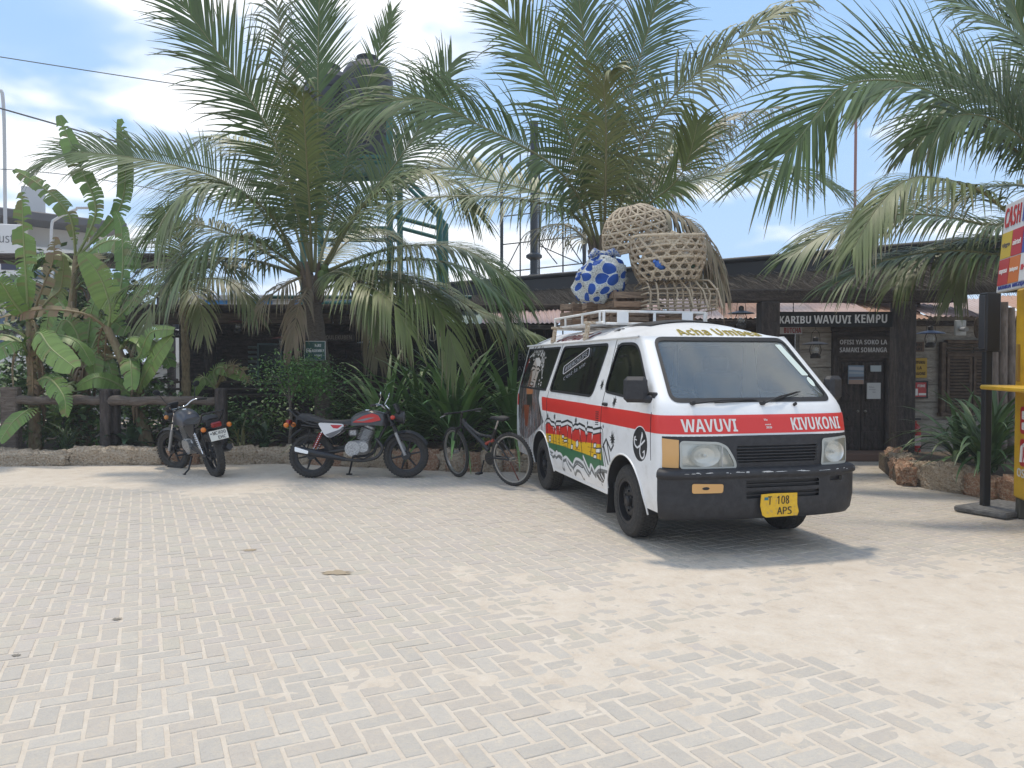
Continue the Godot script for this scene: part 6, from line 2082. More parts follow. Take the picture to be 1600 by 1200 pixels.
# ================================================================ load on the roof rack
var van_xf := Transform3D(Basis(Vector3.UP, deg_to_rad(13.7)), Vector3(1.48, 0, -8.135))

func cargo(called: String, label: String, category: String, local: Vector3, turn := 0.0, group := "") -> Node3D:
	return thing(called, label, category, van_xf * local, deg_to_rad(13.7) + turn, group)

func crate(label: String, local: Vector3, size: Vector3, turn: float, sd: int):
	var o := cargo("wooden_crate", label, "crate", local, turn, "crates on the roof rack")
	rng.seed = sd
	var h := size * 0.5
	for sx in [-1.0, 1.0]:
		for sz in [-1.0, 1.0]:
			var p := MB.new()
			p.box(Vector3(sx * (h.x - 0.018), h.y, sz * (h.z - 0.018)), Vector3(0.03, size.y, 0.03), Basis.IDENTITY, 0.003)
			part(p, "corner_post", M.crate, o)
	var n := int(maxf(2, round(size.y / 0.085)))
	for k in n:
		var y := (k + 0.5) * size.y / n
		for s in [-1.0, 1.0]:
			var p := MB.new()
			p.box(Vector3.ZERO, Vector3(size.x * rnd(0.98, 1.02), size.y / n * rnd(0.6, 0.85), 0.011), Basis.IDENTITY, 0.002)
			part(p, "plank", M.crate if rng.randf() < 0.6 else M.crate2, o, Transform3D(Basis(Vector3.BACK, rnd(-0.03, 0.03)), Vector3(0, y, s * (h.z + 0.004))))
			var q := MB.new()
			q.box(Vector3.ZERO, Vector3(0.011, size.y / n * rnd(0.6, 0.85), size.z * 0.97), Basis.IDENTITY, 0.002)
			part(q, "plank", M.crate if rng.randf() < 0.6 else M.crate2, o, Transform3D(Basis(Vector3.RIGHT, rnd(-0.03, 0.03)), Vector3(s * (h.x + 0.004), y, 0)))
	for k in 4:
		var p := MB.new()
		p.box(Vector3(0, 0.008, lerpf(-h.z + 0.05, h.z - 0.05, k / 3.0)), Vector3(size.x, 0.012, 0.07))
		part(p, "plank", M.crate2, o)

# a bowl of woven cane: profile r(h), rings and two families of slanting strips
func basket(o: Node3D, prof: Callable, H: float, rings: int, n: int, twist: float, r: float, tilt: Basis, lift: Vector3):
	var pt := func(th: float, u: float) -> Vector3:
		var rr: float = prof.call(u)
		return tilt * Vector3(cos(th) * rr, u * H, sin(th) * rr) + lift
	for k in rings:
		var m := MB.new()
		var q := []
		var u := (k + 0.35) / rings
		for e in 41: q.append(pt.call(TAU * e / 40, u) + Vector3(0, rnd(-0.004, 0.004), 0))
		m.tube(q, r * rnd(0.8, 1.2), 5, false)
		part(m, "cane_ring", M.cane if k % 2 else M.cane2, o)
	for s in [-1.0, 1.0]:
		for k in n:
			var m := MB.new()
			var q := []
			for e in 15:
				var u := e / 14.0
				q.append(pt.call(TAU * (k + (0.25 if s > 0 else 0.0)) / n + s * twist * u, u) * 1.0)
			m.tube(q, r * rnd(0.8, 1.2), 5)
			part(m, "cane_strip", M.cane if rng.randf() < 0.5 else M.cane2, o)

func build_cargo():
	M.crate = textured(mat(1, 1, 1, 0.9), noise_img(60, 0.02, [Color(0.10, 0.07, 0.05), Color(0.21, 0.15, 0.105), Color(0.30, 0.22, 0.15)], 256, 5), Vector3(1.2, 7, 1.2), true, bump_img(61, 0.05, 256, 5, 6.0), 0.6)
	M.crate2 = textured(mat(1, 1, 1, 0.9), noise_img(62, 0.02, [Color(0.14, 0.09, 0.06), Color(0.28, 0.18, 0.115), Color(0.36, 0.25, 0.165)], 256, 5), Vector3(1.2, 7, 1.2), true, bump_img(61, 0.05, 256, 5, 6.0), 0.6)
	M.cane = textured(mat(1, 1, 1, 0.8), noise_img(63, 0.05, [Color(0.27, 0.20, 0.135), Color(0.46, 0.38, 0.27), Color(0.60, 0.53, 0.42)], 256, 4), Vector3(3, 3, 3), true)
	M.cane2 = textured(mat(1, 1, 1, 0.8), noise_img(64, 0.05, [Color(0.18, 0.135, 0.09), Color(0.34, 0.27, 0.19), Color(0.50, 0.42, 0.32)], 256, 4), Vector3(3, 3, 3), true)
	crate("small slatted crate under the blue-dotted bundle, front of the rack", Vector3(-0.19, 2.10, -0.38), Vector3(0.38, 0.195, 0.42), 0.05, 1)
	crate("low crate on the rack bed beneath the small slatted crate", Vector3(-0.20, 1.952, -0.45), Vector3(0.44, 0.135, 0.62), 0.0, 2)
	crate("brown crate at the tail end of the rack, beside the bundle", Vector3(-0.36, 1.952, -1.30), Vector3(0.36, 0.29, 0.36), 0.1, 3)
	crate("long low crate on the rack bed under the lattice cage", Vector3(0.34, 1.952, -0.50), Vector3(0.46, 0.13, 0.70), 0.0, 4)
	crate("upright crate wedged between bundle and tail crate", Vector3(-0.28, 1.952, -0.90), Vector3(0.30, 0.27, 0.30), -0.15, 5)
	rng.seed = 66
	# open lattice cage
	var cg := cargo("lattice_cage", "flat woven cane cage under the full round basket", "basket", Vector3(0.34, 2.085, -0.16))
	for k in 9:
		for s in [-1.0, 1.0]:
			var m := MB.new()
			var x := lerpf(-0.38, 0.38, k / 8.0)
			m.tube([Vector3(x, 0.0, s * 0.19), Vector3(x + rnd(-0.02, 0.02), 0.17, s * 0.215), Vector3(x - 0.02, 0.30 - absf(x) * 0.1, s * 0.18), Vector3(x, 0.335 - absf(x) * 0.1, s * 0.08)], [0.011, 0.011, 0.010, 0.008], 5)
			part(m, "cane_strip", M.cane if k % 2 else M.cane2, cg)
	for y in [0.0, 0.04, 0.08, 0.16, 0.22]:
		for s in [-1.0, 1.0]:
			var m := MB.new()
			m.tube([Vector3(-0.40, y + rnd(-0.02, 0.02) + (0.0 if y > 0.1 else 0.0), s * 0.20), Vector3(0, y + 0.012, s * 0.215), Vector3(0.40, y + rnd(0.0, 0.04), s * 0.20)], 0.009, 5)
			part(m, "cane_strip", M.cane2, cg)
			var e := MB.new()
			e.tube([Vector3(s * 0.39, y, -0.2), Vector3(s * 0.40, y + 0.01, 0.2)], 0.009, 5)
			part(e, "cane_strip", M.cane, cg)
	for k in 3:
		var m := MB.new()
		var x := -0.1 + k * 0.17
		m.tube([Vector3(x, 0.33, 0.06), Vector3(x + 0.06, 0.32, 0.18), Vector3(x + 0.14, 0.2, 0.235), Vector3(x + 0.2, 0.02, 0.225)], 0.011, 5)
		part(m, "cane_strip", M.cane, cg)
	# full round basket
	var bk := cargo("round_basket", "wide round cane basket stuffed with netting and bottles on the rack", "basket", Vector3(0.26, 2.40, -0.16))
	basket(bk, func(u): return 0.30 + 0.06 * u + 0.06 * sin(u * PI * 0.9), 0.46, 7, 19, 1.1, 0.015, Basis(Vector3.BACK, 0.05), Vector3.ZERO)
	var rim := MB.new()
	var q := []
	for e in 41: q.append(Basis(Vector3.BACK, 0.05) * Vector3(cos(TAU * e / 40) * 0.385, 0.46 + 0.02 * cos(TAU * e / 20), sin(TAU * e / 40) * 0.385))
	rim.tube(q, 0.017, 6, false)
	part(rim, "rim", M.cane, bk)
	var net := cargo("fishing_net", "bundled straw-coloured netting packed inside the wide round basket", "net", Vector3(0.26, 2.44, -0.16))
	var nm := MB.new()
	var f := FastNoiseLite.new()
	f.seed = 9; f.frequency = 6.0
	var rows := []
	for y in 15:
		var row := []
		for x in 25:
			var la := -PI / 2 + PI * y / 14.0
			var lo := -TAU * x / 24.0
			var d := Vector3(cos(la) * cos(lo), sin(la), cos(la) * sin(lo))
			row.append(Vector3(0, 0.24, 0) + d * Vector3(0.30, 0.235, 0.30) * (1.0 + f.get_noise_3dv(d) * 0.35))
		rows.append(row)
	nm.sheet(rows)
	part(nm, "netting", textured(mat(1, 1, 1, 1.0), noise_img(65, 0.06, [Color(0.10, 0.08, 0.055), Color(0.26, 0.215, 0.15), Color(0.46, 0.40, 0.30), Color(0.6, 0.55, 0.45)], 256, 5), Vector3(3, 3, 3), true, bump_img(66, 0.1, 256, 5, 10.0), 1.2), net)
	for e in [[-0.17, 0.12, 0.235, 0.03, 0.12, 0.42], [0.27, 0.14, 0.14, 0.04, 0.10, 0.06], [0.13, 0.22, 0.25, 0.6, 0.58, 0.52]]:
		var b := cargo("plastic_bottle", "%s plastic bottle showing through the wide round basket" % ("blue" if e[5] > e[3] * 3 else "green" if e[4] > e[3] * 2 else "pale"), "bottle", Vector3(0.26, 2.44, -0.16) + Vector3(e[0], e[1] - 0.04, e[2]), 0, "bottles in the round basket")
		var bm := MB.new()
		bm.lathe([Vector2(0.0, 0), Vector2(0.04, 0.002), Vector2(0.045, 0.03), Vector2(0.045, 0.09), Vector2(0.018, 0.13), Vector2(0.018, 0.15), Vector2(0.0, 0.152)], Transform3D(Basis(Vector3(0.4, 0, 1).normalized(), 1.2), Vector3.ZERO), 12)
		part(bm, "bottle_body", mat(e[3], e[4], e[5], 0.25), b)
	# hexagon-woven dome
	rng.seed = 67
	var hx := cargo("dome_basket", "upturned hexagon-woven cane basket topping the load", "basket", Vector3(0.07, 2.82, -0.55))
	basket(hx, func(u): return 0.37 * sqrt(maxf(1.0 - pow(u * 0.97, 2.6), 0.0)) + 0.01, 0.46, 7, 18, 1.3, 0.0135, Basis(Vector3.BACK, 0.28) * Basis(Vector3.RIGHT, 0.12), Vector3(0, 0, 0))
	var rm2 := MB.new()
	q = []
	for e in 41: q.append(Basis(Vector3.BACK, 0.28) * Basis(Vector3.RIGHT, 0.12) * Vector3(cos(TAU * e / 40) * 0.385, 0.0, sin(TAU * e / 40) * 0.385))
	rm2.tube(q, 0.014, 6, false)
	part(rm2, "rim", M.cane2, hx)
	# dotted cloth bundle
	var pa := Paint.new()
	pa.k = 1.0
	pa.off = Vector2(0, 512)
	pa.im = noise_img(68, 0.09, [Color(0.06, 0.065, 0.07), Color(0.30, 0.32, 0.31), Color(0.48, 0.50, 0.48), Color(0.60, 0.62, 0.60)], 512, 3, 0.6)
	rng.seed = 69
	var spots := []
	for k in 400:
		var c := Vector2(rnd(0, 512), rnd(0, 512))
		var ok := true
		for e in spots:
			if e.distance_to(c) < 62: ok = false
		if ok: spots.append(c)
	for c in spots:
		var rr := rnd(24, 38)
		pa.disc(c, rr + 3, rr * 0.9 + 3, lin(0.45, 0.5, 0.55))
		pa.disc(c, rr, rr * 0.9, lin(0.008, 0.055, 0.26))
		pa.disc(c + Vector2(rnd(34, 50), rnd(-30, 30)), 7, 6, lin(0.03, 0.035, 0.05))
	var clothm := mat(1, 1, 1, 0.85)
	clothm.albedo_texture = ImageTexture.create_from_image(pa.im)
	var bu := cargo("cloth_bundle", "knotted white cloth bundle printed with large blue dots", "bundle", Vector3(-0.40, 2.19, -0.42))
	var f2 := FastNoiseLite.new()
	f2.seed = 12; f2.frequency = 1.6; f2.fractal_octaves = 2
	rows = []
	var uvs := []
	for y in 25:
		var row := []
		var ur := []
		for x in 37:
			var la := -PI / 2 + PI * y / 24.0
			var lo := -TAU * x / 36.0
			var d := Vector3(cos(la) * cos(lo), sin(la), cos(la) * sin(lo))
			var k := 1.0 + f2.get_noise_3dv(d * 0.8) * 0.30 + 0.035 * sin(lo * 9.0 + la * 4.0) * pow(maxf(sin(la), 0.0), 0.7) + 0.03 * sin(lo * 5.0 - la * 7.0)
			row.append(Vector3(0, 0.245, 0) + d * Vector3(0.285, 0.265, 0.27) * k + Vector3(-0.08 * smoothstep(0.1, -0.9, d.y), 0, 0))
			ur.append(Vector2(x / 36.0 * 1.6, -y / 24.0 * 0.9))
		rows.append(row)
		uvs.append(ur)
	var bm2 := MB.new()
	bm2.sheet(rows, uvs)
	part(bm2, "sack", clothm, bu)
	var kn := MB.new()
	kn.ball(Vector3(-0.02, 0.50, 0.05), Vector3(0.075, 0.05, 0.06), 12, 8)
	kn.tube([Vector3(-0.02, 0.50, 0.05), Vector3(-0.12, 0.53, 0.07), Vector3(-0.2, 0.47, 0.10)], [0.03, 0.045, 0.01], 7)
	kn.tube([Vector3(-0.02, 0.50, 0.05), Vector3(0.10, 0.54, 0.06), Vector3(0.18, 0.49, 0.08)], [0.03, 0.045, 0.012], 7)
	part(kn, "knot", clothm, bu)
	# dried palm leaf thrown over the baskets
	rng.seed = 70
	var lf := cargo("dried_palm_leaf", "dried grey palm leaf draped over the baskets", "palm leaf", Vector3(0.35, 2.86, -0.45))
	part(frond(at3([-0.25, 0.36, -0.15, 0.05, 0.36, 0.0, 0.35, 0.14, 0.1, 0.55, -0.22, 0.15, 0.64, -0.50, 0.15]), 0.35, 0.52, 1.0, 0.9, 0.03, 1.0, 0.4), "blade", M.leaf, lf)
	part(frond(at3([-0.20, 0.38, -0.25, 0.10, 0.34, -0.1, 0.36, 0.10, 0.0, 0.50, -0.25, 0.05, 0.56, -0.48, 0.05]), 0.5, 0.45, 1.0, 0.9, 0.03, 1.0, 0.4), "blade", M.leaf, lf)
	part(frond(at3([-0.05, 0.34, 0.0, 0.2, 0.26, 0.12, 0.42, 0.02, 0.2, 0.52, -0.2, 0.22]), 0.4, 0.4, 1.0, 0.9, 0.03, 1.0, 0.4), "blade", M.leaf, lf)

# ================================================================ walls, roofs, signs
func plank_wall(o: Node3D, x0: float, x1: float, y0: float, y1: float, z: float, bh: float, mats: Array, thick := 0.03, split := 2.4):
	var n := int(round((y1 - y0) / bh))
	for k in n:
		var y := lerpf(y0, y1, (k + 0.5) / n)
		var x := x0
		while x < x1 - 0.05:
			var w := minf(rnd(split * 0.6, split * 1.3), x1 - x)
			if x1 - x - w < 0.4: w = x1 - x
			var m := MB.new()
			m.box(Vector3(x + w * 0.5, y, z + rnd(-0.006, 0.006)), Vector3(w - 0.008, (y1 - y0) / n - 0.01, thick), Basis.IDENTITY, 0.005)
			part(m, "board", mats[rng.randi() % mats.size()], o)
			x += w

func add_box(o: Node, called: String, c: Vector3, s: Vector3, m: Material, bev := 0.01, b := Basis.IDENTITY) -> MeshInstance3D:
	var k := MB.new()
	k.box(Vector3.ZERO, s, b, bev)
	return part(k, called, m, o, Transform3D(Basis.IDENTITY, c))

func rock_mesh(sd: int, size: Vector3) -> ArrayMesh:
	var f := FastNoiseLite.new()
	f.seed = sd; f.frequency = 1.5; f.fractal_octaves = 5; f.fractal_gain = 0.68
	var rows := []
	for y in 15:
		var row := []
		var la := -PI / 2 + PI * y / 14.0
		for x in 25:
			var lo := -TAU * x / 24.0
			var d := Vector3(cos(la) * cos(lo), sin(la), cos(la) * sin(lo))
			var q := Vector3(signf(d.x) * pow(absf(d.x), 0.5), signf(d.y) * pow(absf(d.y), 0.5), signf(d.z) * pow(absf(d.z), 0.5))
			var k := 1.0 + f.get_noise_3dv(d * 1.4 + Vector3(sd, 0, 0)) * 0.5
			row.append(q * size * 0.5 * k)
		rows.append(row)
	var m := MB.new()
	m.sheet(rows)
	return m.mesh()

func stone_row(o: Node3D, path: Array, h: float, wide: float, sd: int):
	rng.seed = sd
	var rocks := []
	for k in 7: rocks.append(rock_mesh(sd * 10 + k, Vector3(1, 1, 1)))
	for s in path.size() - 1:
		var a: Vector3 = path[s]
		var b: Vector3 = path[s + 1]
		var d := (b - a).normalized()
		var ln := a.distance_to(b)
		var x := 0.0
		while x < ln:
			var w := rnd(0.24, 0.52)
			var hh := h * rnd(0.82, 1.12)
			var c := a + d * (x + w * 0.5)
			c.y = hh * 0.5 - 0.035
			var bs := Basis(Vector3.UP, -atan2(d.z, d.x) + (PI if rng.randf() < 0.5 else 0.0)).scaled_local(Vector3(w * 1.12, hh, wide * rnd(0.85, 1.15)))
			part(rocks[rng.randi() % 7], "stone", M.stone if rng.randf() < 0.65 else M.stone_red, o, Transform3D(bs, c - o.position + Vector3(rnd(-0.02, 0.02), 0, rnd(-0.03, 0.03))))
			x += w * 0.98

func corrugated(o: Node3D, a: Vector3, b: Vector3, up: Vector3, n: int, cols: Array, pitch := 0.076, called := "roof_sheet"):
	# sheets side by side from a to b along the eave, running up by "up"
	for k in n:
		var p := a.lerp(b, float(k) / n)
		var q := a.lerp(b, float(k + 1) / n)
		var e := q - p
		var w := int(e.length() / pitch * 6.0)
		var nn := e.cross(up).normalized()
		if nn.y < 0: nn = -nn
		var rows := []
		for y in 3:
			var row := []
			for x in w + 1:
				row.append(p + e * (float(x) / w * 1.02) + up * (y * 0.5 + rnd(0.0, 0.0)) + nn * (0.011 * sin(TAU * x / 6.0) + 0.004 * k * (1 if k % 2 else -1)))
			rows.append(row)
		var m := MB.new()
		m.sheet(rows, null, false)
		part(m, called, cols[rng.randi() % cols.size()], o)

func lantern(label: String, p: Vector3, shade: Material, s := 1.0):
	var o := thing("hanging_lantern", label, "lantern", p, 0, "hurricane lanterns under the eaves")
	var brass := mat(0.06, 0.055, 0.05, 0.5, 0.5)
	var a := MB.new()
	a.lathe([Vector2(0.0, 0.0), Vector2(0.07, 0.0), Vector2(0.075, 0.03), Vector2(0.06, 0.06), Vector2(0.04, 0.075), Vector2(0.0, 0.076)], Transform3D(Basis.IDENTITY.scaled(Vector3.ONE * s), Vector3.ZERO), 18)
	part(a, "fuel_base", brass, o)
	var g := MB.new()
	g.lathe([Vector2(0.035, 0.076), Vector2(0.055, 0.11), Vector2(0.052, 0.16), Vector2(0.032, 0.20)], Transform3D(Basis.IDENTITY.scaled(Vector3.ONE * s), Vector3.ZERO), 16)
	var gm := StandardMaterial3D.new()
	gm.albedo_color = Color(0.8, 0.82, 0.8, 0.2)
	gm.transparency = BaseMaterial3D.TRANSPARENCY_ALPHA
	gm.roughness = 0.04
	part(g, "glass", gm, o)
	var c := MB.new()
	c.lathe([Vector2(0.045, 0.20), Vector2(0.05, 0.225), Vector2(0.035, 0.235), Vector2(0.038, 0.30), Vector2(0.02, 0.32), Vector2(0.0, 0.322)], Transform3D(Basis.IDENTITY.scaled(Vector3.ONE * s), Vector3.ZERO), 16)
	part(c, "chimney_cap", brass, o)
	var d := MB.new()
	d.lathe([Vector2(0.19, 0.205), Vector2(0.185, 0.215), Vector2(0.06, 0.245), Vector2(0.04, 0.25)], Transform3D(Basis.IDENTITY.scaled(Vector3.ONE * s), Vector3.ZERO), 26)
	part(d, "shade", shade, o)
	for k in [-1.0, 1.0]:
		var t := MB.new()
		t.tube(smooth_path([Vector3(k * 0.065, 0.05, 0) * s, Vector3(k * 0.085, 0.13, 0) * s, Vector3(k * 0.045, 0.24, 0) * s], 4), 0.006 * s, 5)
		part(t, "side_tube", brass, o)
	var h := MB.new()
	h.tube(smooth_path([Vector3(-0.07, 0.20, 0) * s, Vector3(-0.055, 0.36, 0) * s, Vector3(0, 0.42, 0) * s, Vector3(0.055, 0.36, 0) * s, Vector3(0.07, 0.20, 0) * s], 5), 0.004 * s, 5)
	h.tube([Vector3(0, 0.42, 0) * s, Vector3(0, 0.42 * s + 0.10, 0)], 0.004, 5)
	part(h, "bail_handle", brass, o)

func sign_board(called: String, label: String, p: Vector3, size: Vector2, m: Material, lines: Array, lm: Material, turn := 0.0, frame: Material = null, style := "bold") -> Node3D:
	var o := thing(called, label, "sign", p, turn)
	add_box(o, "panel", Vector3.ZERO, Vector3(size.x, size.y, 0.02), m, 0.003)
	if frame:
		for s in [-1.0, 1.0]:
			add_box(o, "frame", Vector3(0, s * size.y * 0.5, 0.003), Vector3(size.x + 0.03, 0.025, 0.032), frame, 0.003)
			add_box(o, "frame", Vector3(s * size.x * 0.5, 0, 0.003), Vector3(0.024, size.y - 0.02, 0.030), frame, 0.003)
	for l in lines: letters(l[0], l[1], l[2], Transform3D(Basis.IDENTITY, Vector3(l[3], l[4], 0.0105)), lm, o, style)
	return o

func build_beds():
	var bed := MB.new()
	var rows := []
	var f := FastNoiseLite.new()
	f.seed = 3; f.frequency = 0.8
	for r in 14:
		var row := []
		for q in 60:
			var x := lerpf(-11.0, 3.2, q / 59.0)
			var z := lerpf(-11.3, -18.0, r / 13.0)
			if r == 0: z = lerp_table([[-11.0, -11.45], [-7.6, -11.5], [-3.4, -11.75], [-0.9, -11.0], [3.2, -10.9]], x)
			row.append(Vector3(x, 0.10 + f.get_noise_2d(x, z) * 0.06, z))
		rows.append(row)
	bed.sheet(rows)
	structure(bed, "planting_bed", M.soil)
	var kb := thing("stone_kerb", "low kerb of rough coral stones in front of the palms", "kerb", Vector3(-3, 0, -11.4))
	stone_row(kb, [Vector3(-10.5, 0, -11.30), Vector3(-7.6, 0, -11.40), Vector3(-3.4, 0, -11.68), Vector3(-2.0, 0, -11.30), Vector3(-0.9, 0, -10.92), Vector3(1.2, 0, -10.80), Vector3(3.0, 0, -11.0)], 0.31, 0.28, 3)
	var pl := thing("stone_planter", "raised planter wall of pale coral stones by the black stand", "planter", Vector3(5.2, 0, -9.2))
	stone_row(pl, [Vector3(5.50, 0, -11.0), Vector3(5.02, 0, -9.75), Vector3(5.22, 0, -9.20), Vector3(5.52, 0, -8.45), Vector3(6.4, 0, -8.15), Vector3(7.4, 0, -8.1)], 0.33, 0.30, 5)
	var ps := MB.new()
	ps.prism(PackedVector2Array(pairs([5.35, 11.2, 4.88, 9.75, 5.12, 9.2, 5.5, 8.5, 7.6, 8.1, 8.6, 11.6])), Transform3D(Basis(Vector3.RIGHT, Vector3(0, 0, -1), Vector3.UP), Vector3.ZERO), 0.0, 0.22)
	structure(ps, "planter_soil", M.soil)
	# rail fence
	var fe := thing("rail_fence", "rough timber post and rail fence in front of the banana plants", "fence", Vector3(-6, 0, -11.85))
	rng.seed = 8
	for e in [[at(20, 600, 11.9).x, 0.26, 1.16], [at(168, 600, 11.9).x, 0.15, 1.13], [at(184, 600, 12.1).x, 0.16, 1.12], [at(347, 600, 11.9).x, 0.16, 1.14]]:
		add_box(fe, "post", Vector3(e[0] + 6.0, e[2] * 0.5, 0.0 if e[1] != 0.16 or e[0] > -5 else -0.12), Vector3(e[1], e[2], 0.15), M.rail if e[0] < -7 else M.timber_up, 0.02)
	for e in [[30, 158, 0.955, 0.0], [176, 340, 0.945, 0.01], [-90, 10, 0.95, 0.0]]:
		var a := at(e[0], 600, 11.9).x + 6.0
		var b := at(e[1], 600, 11.9).x + 6.0
		var m := MB.new()
		var pts := []
		var rr := []
		for k in 12:
			pts.append(Vector3(lerpf(a - 0.03, b + 0.03, k / 11.0), e[2] + 0.012 * sin(k * 1.7), 0.02 * sin(k * 1.1)))
			rr.append(0.072 * rnd(0.88, 1.12))
		m.tube(pts, rr, 9)
		part(m, "rail", M.rail, fe)

func build_dark_house():
	rng.seed = 31
	var o := thing("timber_restaurant", "dark timber restaurant with a board front behind the palms", "building", Vector3(-3.2, 0, -14.6))
	var bm := [M.timber, M.timber2, M.timber]
	add_box(o, "inner_wall", Vector3(0.78, 1.2, -0.24), Vector3(6.3, 2.2, 0.08), M.timber2, 0.01)
	plank_wall(o, -2.35, 3.9, 0.1, 2.28, -0.15, 0.22, bm)
	add_box(o, "counter_core", Vector3(0.78, 0.5, 0.1), Vector3(6.2, 0.78, 0.2), M.timber2, 0.01)
	plank_wall(o, -2.35, 3.9, 0.1, 0.9, 0.25, 0.2, bm)
	add_box(o, "counter_top", Vector3(0.8, 0.93, 0.28), Vector3(6.4, 0.05, 0.45), M.rail, 0.01)
	for k in 2: add_box(o, "ledge_rail", Vector3(-0.9, 1.06 + k * 0.13, 0.62), Vector3(4.9, 0.04, 0.05), M.rail, 0.01)
	for x in [-3.72, -2.35, -0.60, 0.9, 2.2, 3.9]: add_box(o, "post", Vector3(x, 1.15, 0.45), Vector3(0.17, 2.3, 0.17), M.timber_up, 0.015)
	add_box(o, "fascia_beam", Vector3(-1.95, 2.34, 0.55), Vector3(3.75, 0.20, 0.14), M.rail2, 0.015)
	add_box(o, "fascia_beam", Vector3(2.0, 2.33, 0.53), Vector3(4.1, 0.20, 0.14), M.timber, 0.015)
	add_box(o, "roof_slab", Vector3(0.1, 2.50, -0.55), Vector3(8.2, 0.10, 2.6), M.timber, 0.02, Basis(Vector3.RIGHT, -0.03))
	add_box(o, "porch_floor", Vector3(0.1, 0.12, -0.3), Vector3(8.0, 0.12, 2.0), M.timber, 0.01)
	add_box(o, "back_wall", Vector3(-3.0, 1.2, -1.4), Vector3(1.4, 2.3, 0.08), M.timber, 0.01)
	# window with pale frame
	var w := add_box(o, "window", Vector3(-1.42, 1.52, -0.12), Vector3(0.42, 0.72, 0.05), mat(0.02, 0.03, 0.035, 0.15), 0.005)
	for s in [-1.0, 1.0]:
		add_box(w, "frame", Vector3(s * 0.22, 0, 0.02), Vector3(0.035, 0.78, 0.05), mat(0.10, 0.15, 0.16, 0.7), 0.004)
		add_box(w, "frame", Vector3(0, s * 0.375, 0.02), Vector3(0.40, 0.035, 0.05), mat(0.10, 0.15, 0.16, 0.7), 0.004)
	for k in 8:
		for s in [-1.0, 1.0]: add_box(w, "slat", Vector3(s * 0.33, -0.32 + k * 0.09, 0.03), Vector3(0.17, 0.05, 0.012), mat(0.14, 0.17, 0.17, 0.7), 0.003, Basis(Vector3.RIGHT, 0.5))
	var chalk := mat(0.26, 0.27, 0.26, 0.9)
	var slate := mat(0.012, 0.018, 0.017, 0.8)
	sign_board("house_sign", "narrow dark board with pale capital letters above the counter", Vector3(-3.23, 2.0, -14.06), Vector2(0.75, 0.14), mat(0.035, 0.026, 0.02, 0.8), [["ETOOULEKUBEN", 0.62, 0.075, 0, 0]], mat(0.2, 0.17, 0.14, 0.8))
	sign_board("house_sign", "faint board with pale lettering in the open porch bay", Vector3(-6.2, 2.06, -14.1), Vector2(0.8, 0.13), mat(0.03, 0.024, 0.02, 0.8), [["LA KUPOKEA TOW", 0.62, 0.055, 0, 0]], mat(0.2, 0.19, 0.18, 0.8))
	sign_board("menu_board", "chalked menu board reading KULA behind the minibus", Vector3(0.05, 1.70, -13.95), Vector2(1.05, 1.0), slate, [["KULA", 0.40, 0.15, 0.22, 0.32], ["MENU", 0.30, 0.12, 0.12, -0.06], ["AYE", 0.22, 0.09, 0.16, -0.27]], chalk, 0.0, M.timber, "regular")
	sign_board("menu_board", "chalked board half hidden by drooping palm leaflets", Vector3(-1.2, 1.72, -13.95), Vector2(0.95, 0.9), slate, [["U YA", 0.5, 0.13, -0.05, 0.27]], chalk, 0.0, M.timber, "regular")
	for e in [[440, 545, 13.9, "red-capped hurricane lantern outside the dark house window"], [573, 552, 13.9, "lantern with a grey shade right of the green sign"], [372, 520, 14.0, "small lantern under the fascia beam of the dark house"]]:
		lantern(e[3], at(e[0], e[1], e[2]), mat(0.16, 0.045, 0.035, 0.5) if e[0] != 573 else mat(0.2, 0.25, 0.3, 0.4), 0.9)
	# green pipe rails and pale roof behind
	var gr := thing("green_pipe_railing", "green pipe railing along the flat roof behind the palm", "railing", Vector3(-3.0, 2.56, -15.3))
	for y in [0.28, 0.05]: bar(gr, "rail", [-1.9, y, 0, 2.2, y, 0], 0.035, M.green, 8)
	for x in [-1.8, -0.8, 0.2, 1.2, 2.1]: bar(gr, "upright", [x, 0, 0, x, 0.30, 0], 0.03, M.green, 8)
	# green sign on the palm trunk
	var gs := sign_board("assembly_sign", "square green sign reading FIRE ASSEMBLY POINT on the palm trunk", at(492, 548, 12.45), Vector2(0.335, 0.30), mat(0.012, 0.075, 0.06, 0.45), [["FIRE", 0.10, 0.046, 0.055, 0.085], ["ASSEMBLY", 0.20, 0.044, 0.055, 0.0], ["POINT", 0.12, 0.044, 0.055, -0.085]], M.letter_white)
	for e in [[0, 0.152, 0.335, 0.008], [0, -0.152, 0.335, 0.008], [0.169, 0, 0.008, 0.30], [-0.169, 0, 0.008, 0.30]]: add_box(gs, "border", Vector3(e[0], e[1], 0.004), Vector3(e[2], e[3], 0.016), M.letter_white, 0.001)
	for k in 4:
		var pm := MB.new()
		var x := -0.13 + k * 0.022
		pm.ball(Vector3(x, 0.025 + (0.008 if k % 2 else 0.0), 0.012), Vector3(0.009, 0.009, 0.003), 8, 5)
		pm.box(Vector3(x, -0.008, 0.011), Vector3(0.016, 0.04, 0.004))
		part(pm, "figure_mark", M.letter_white, gs)

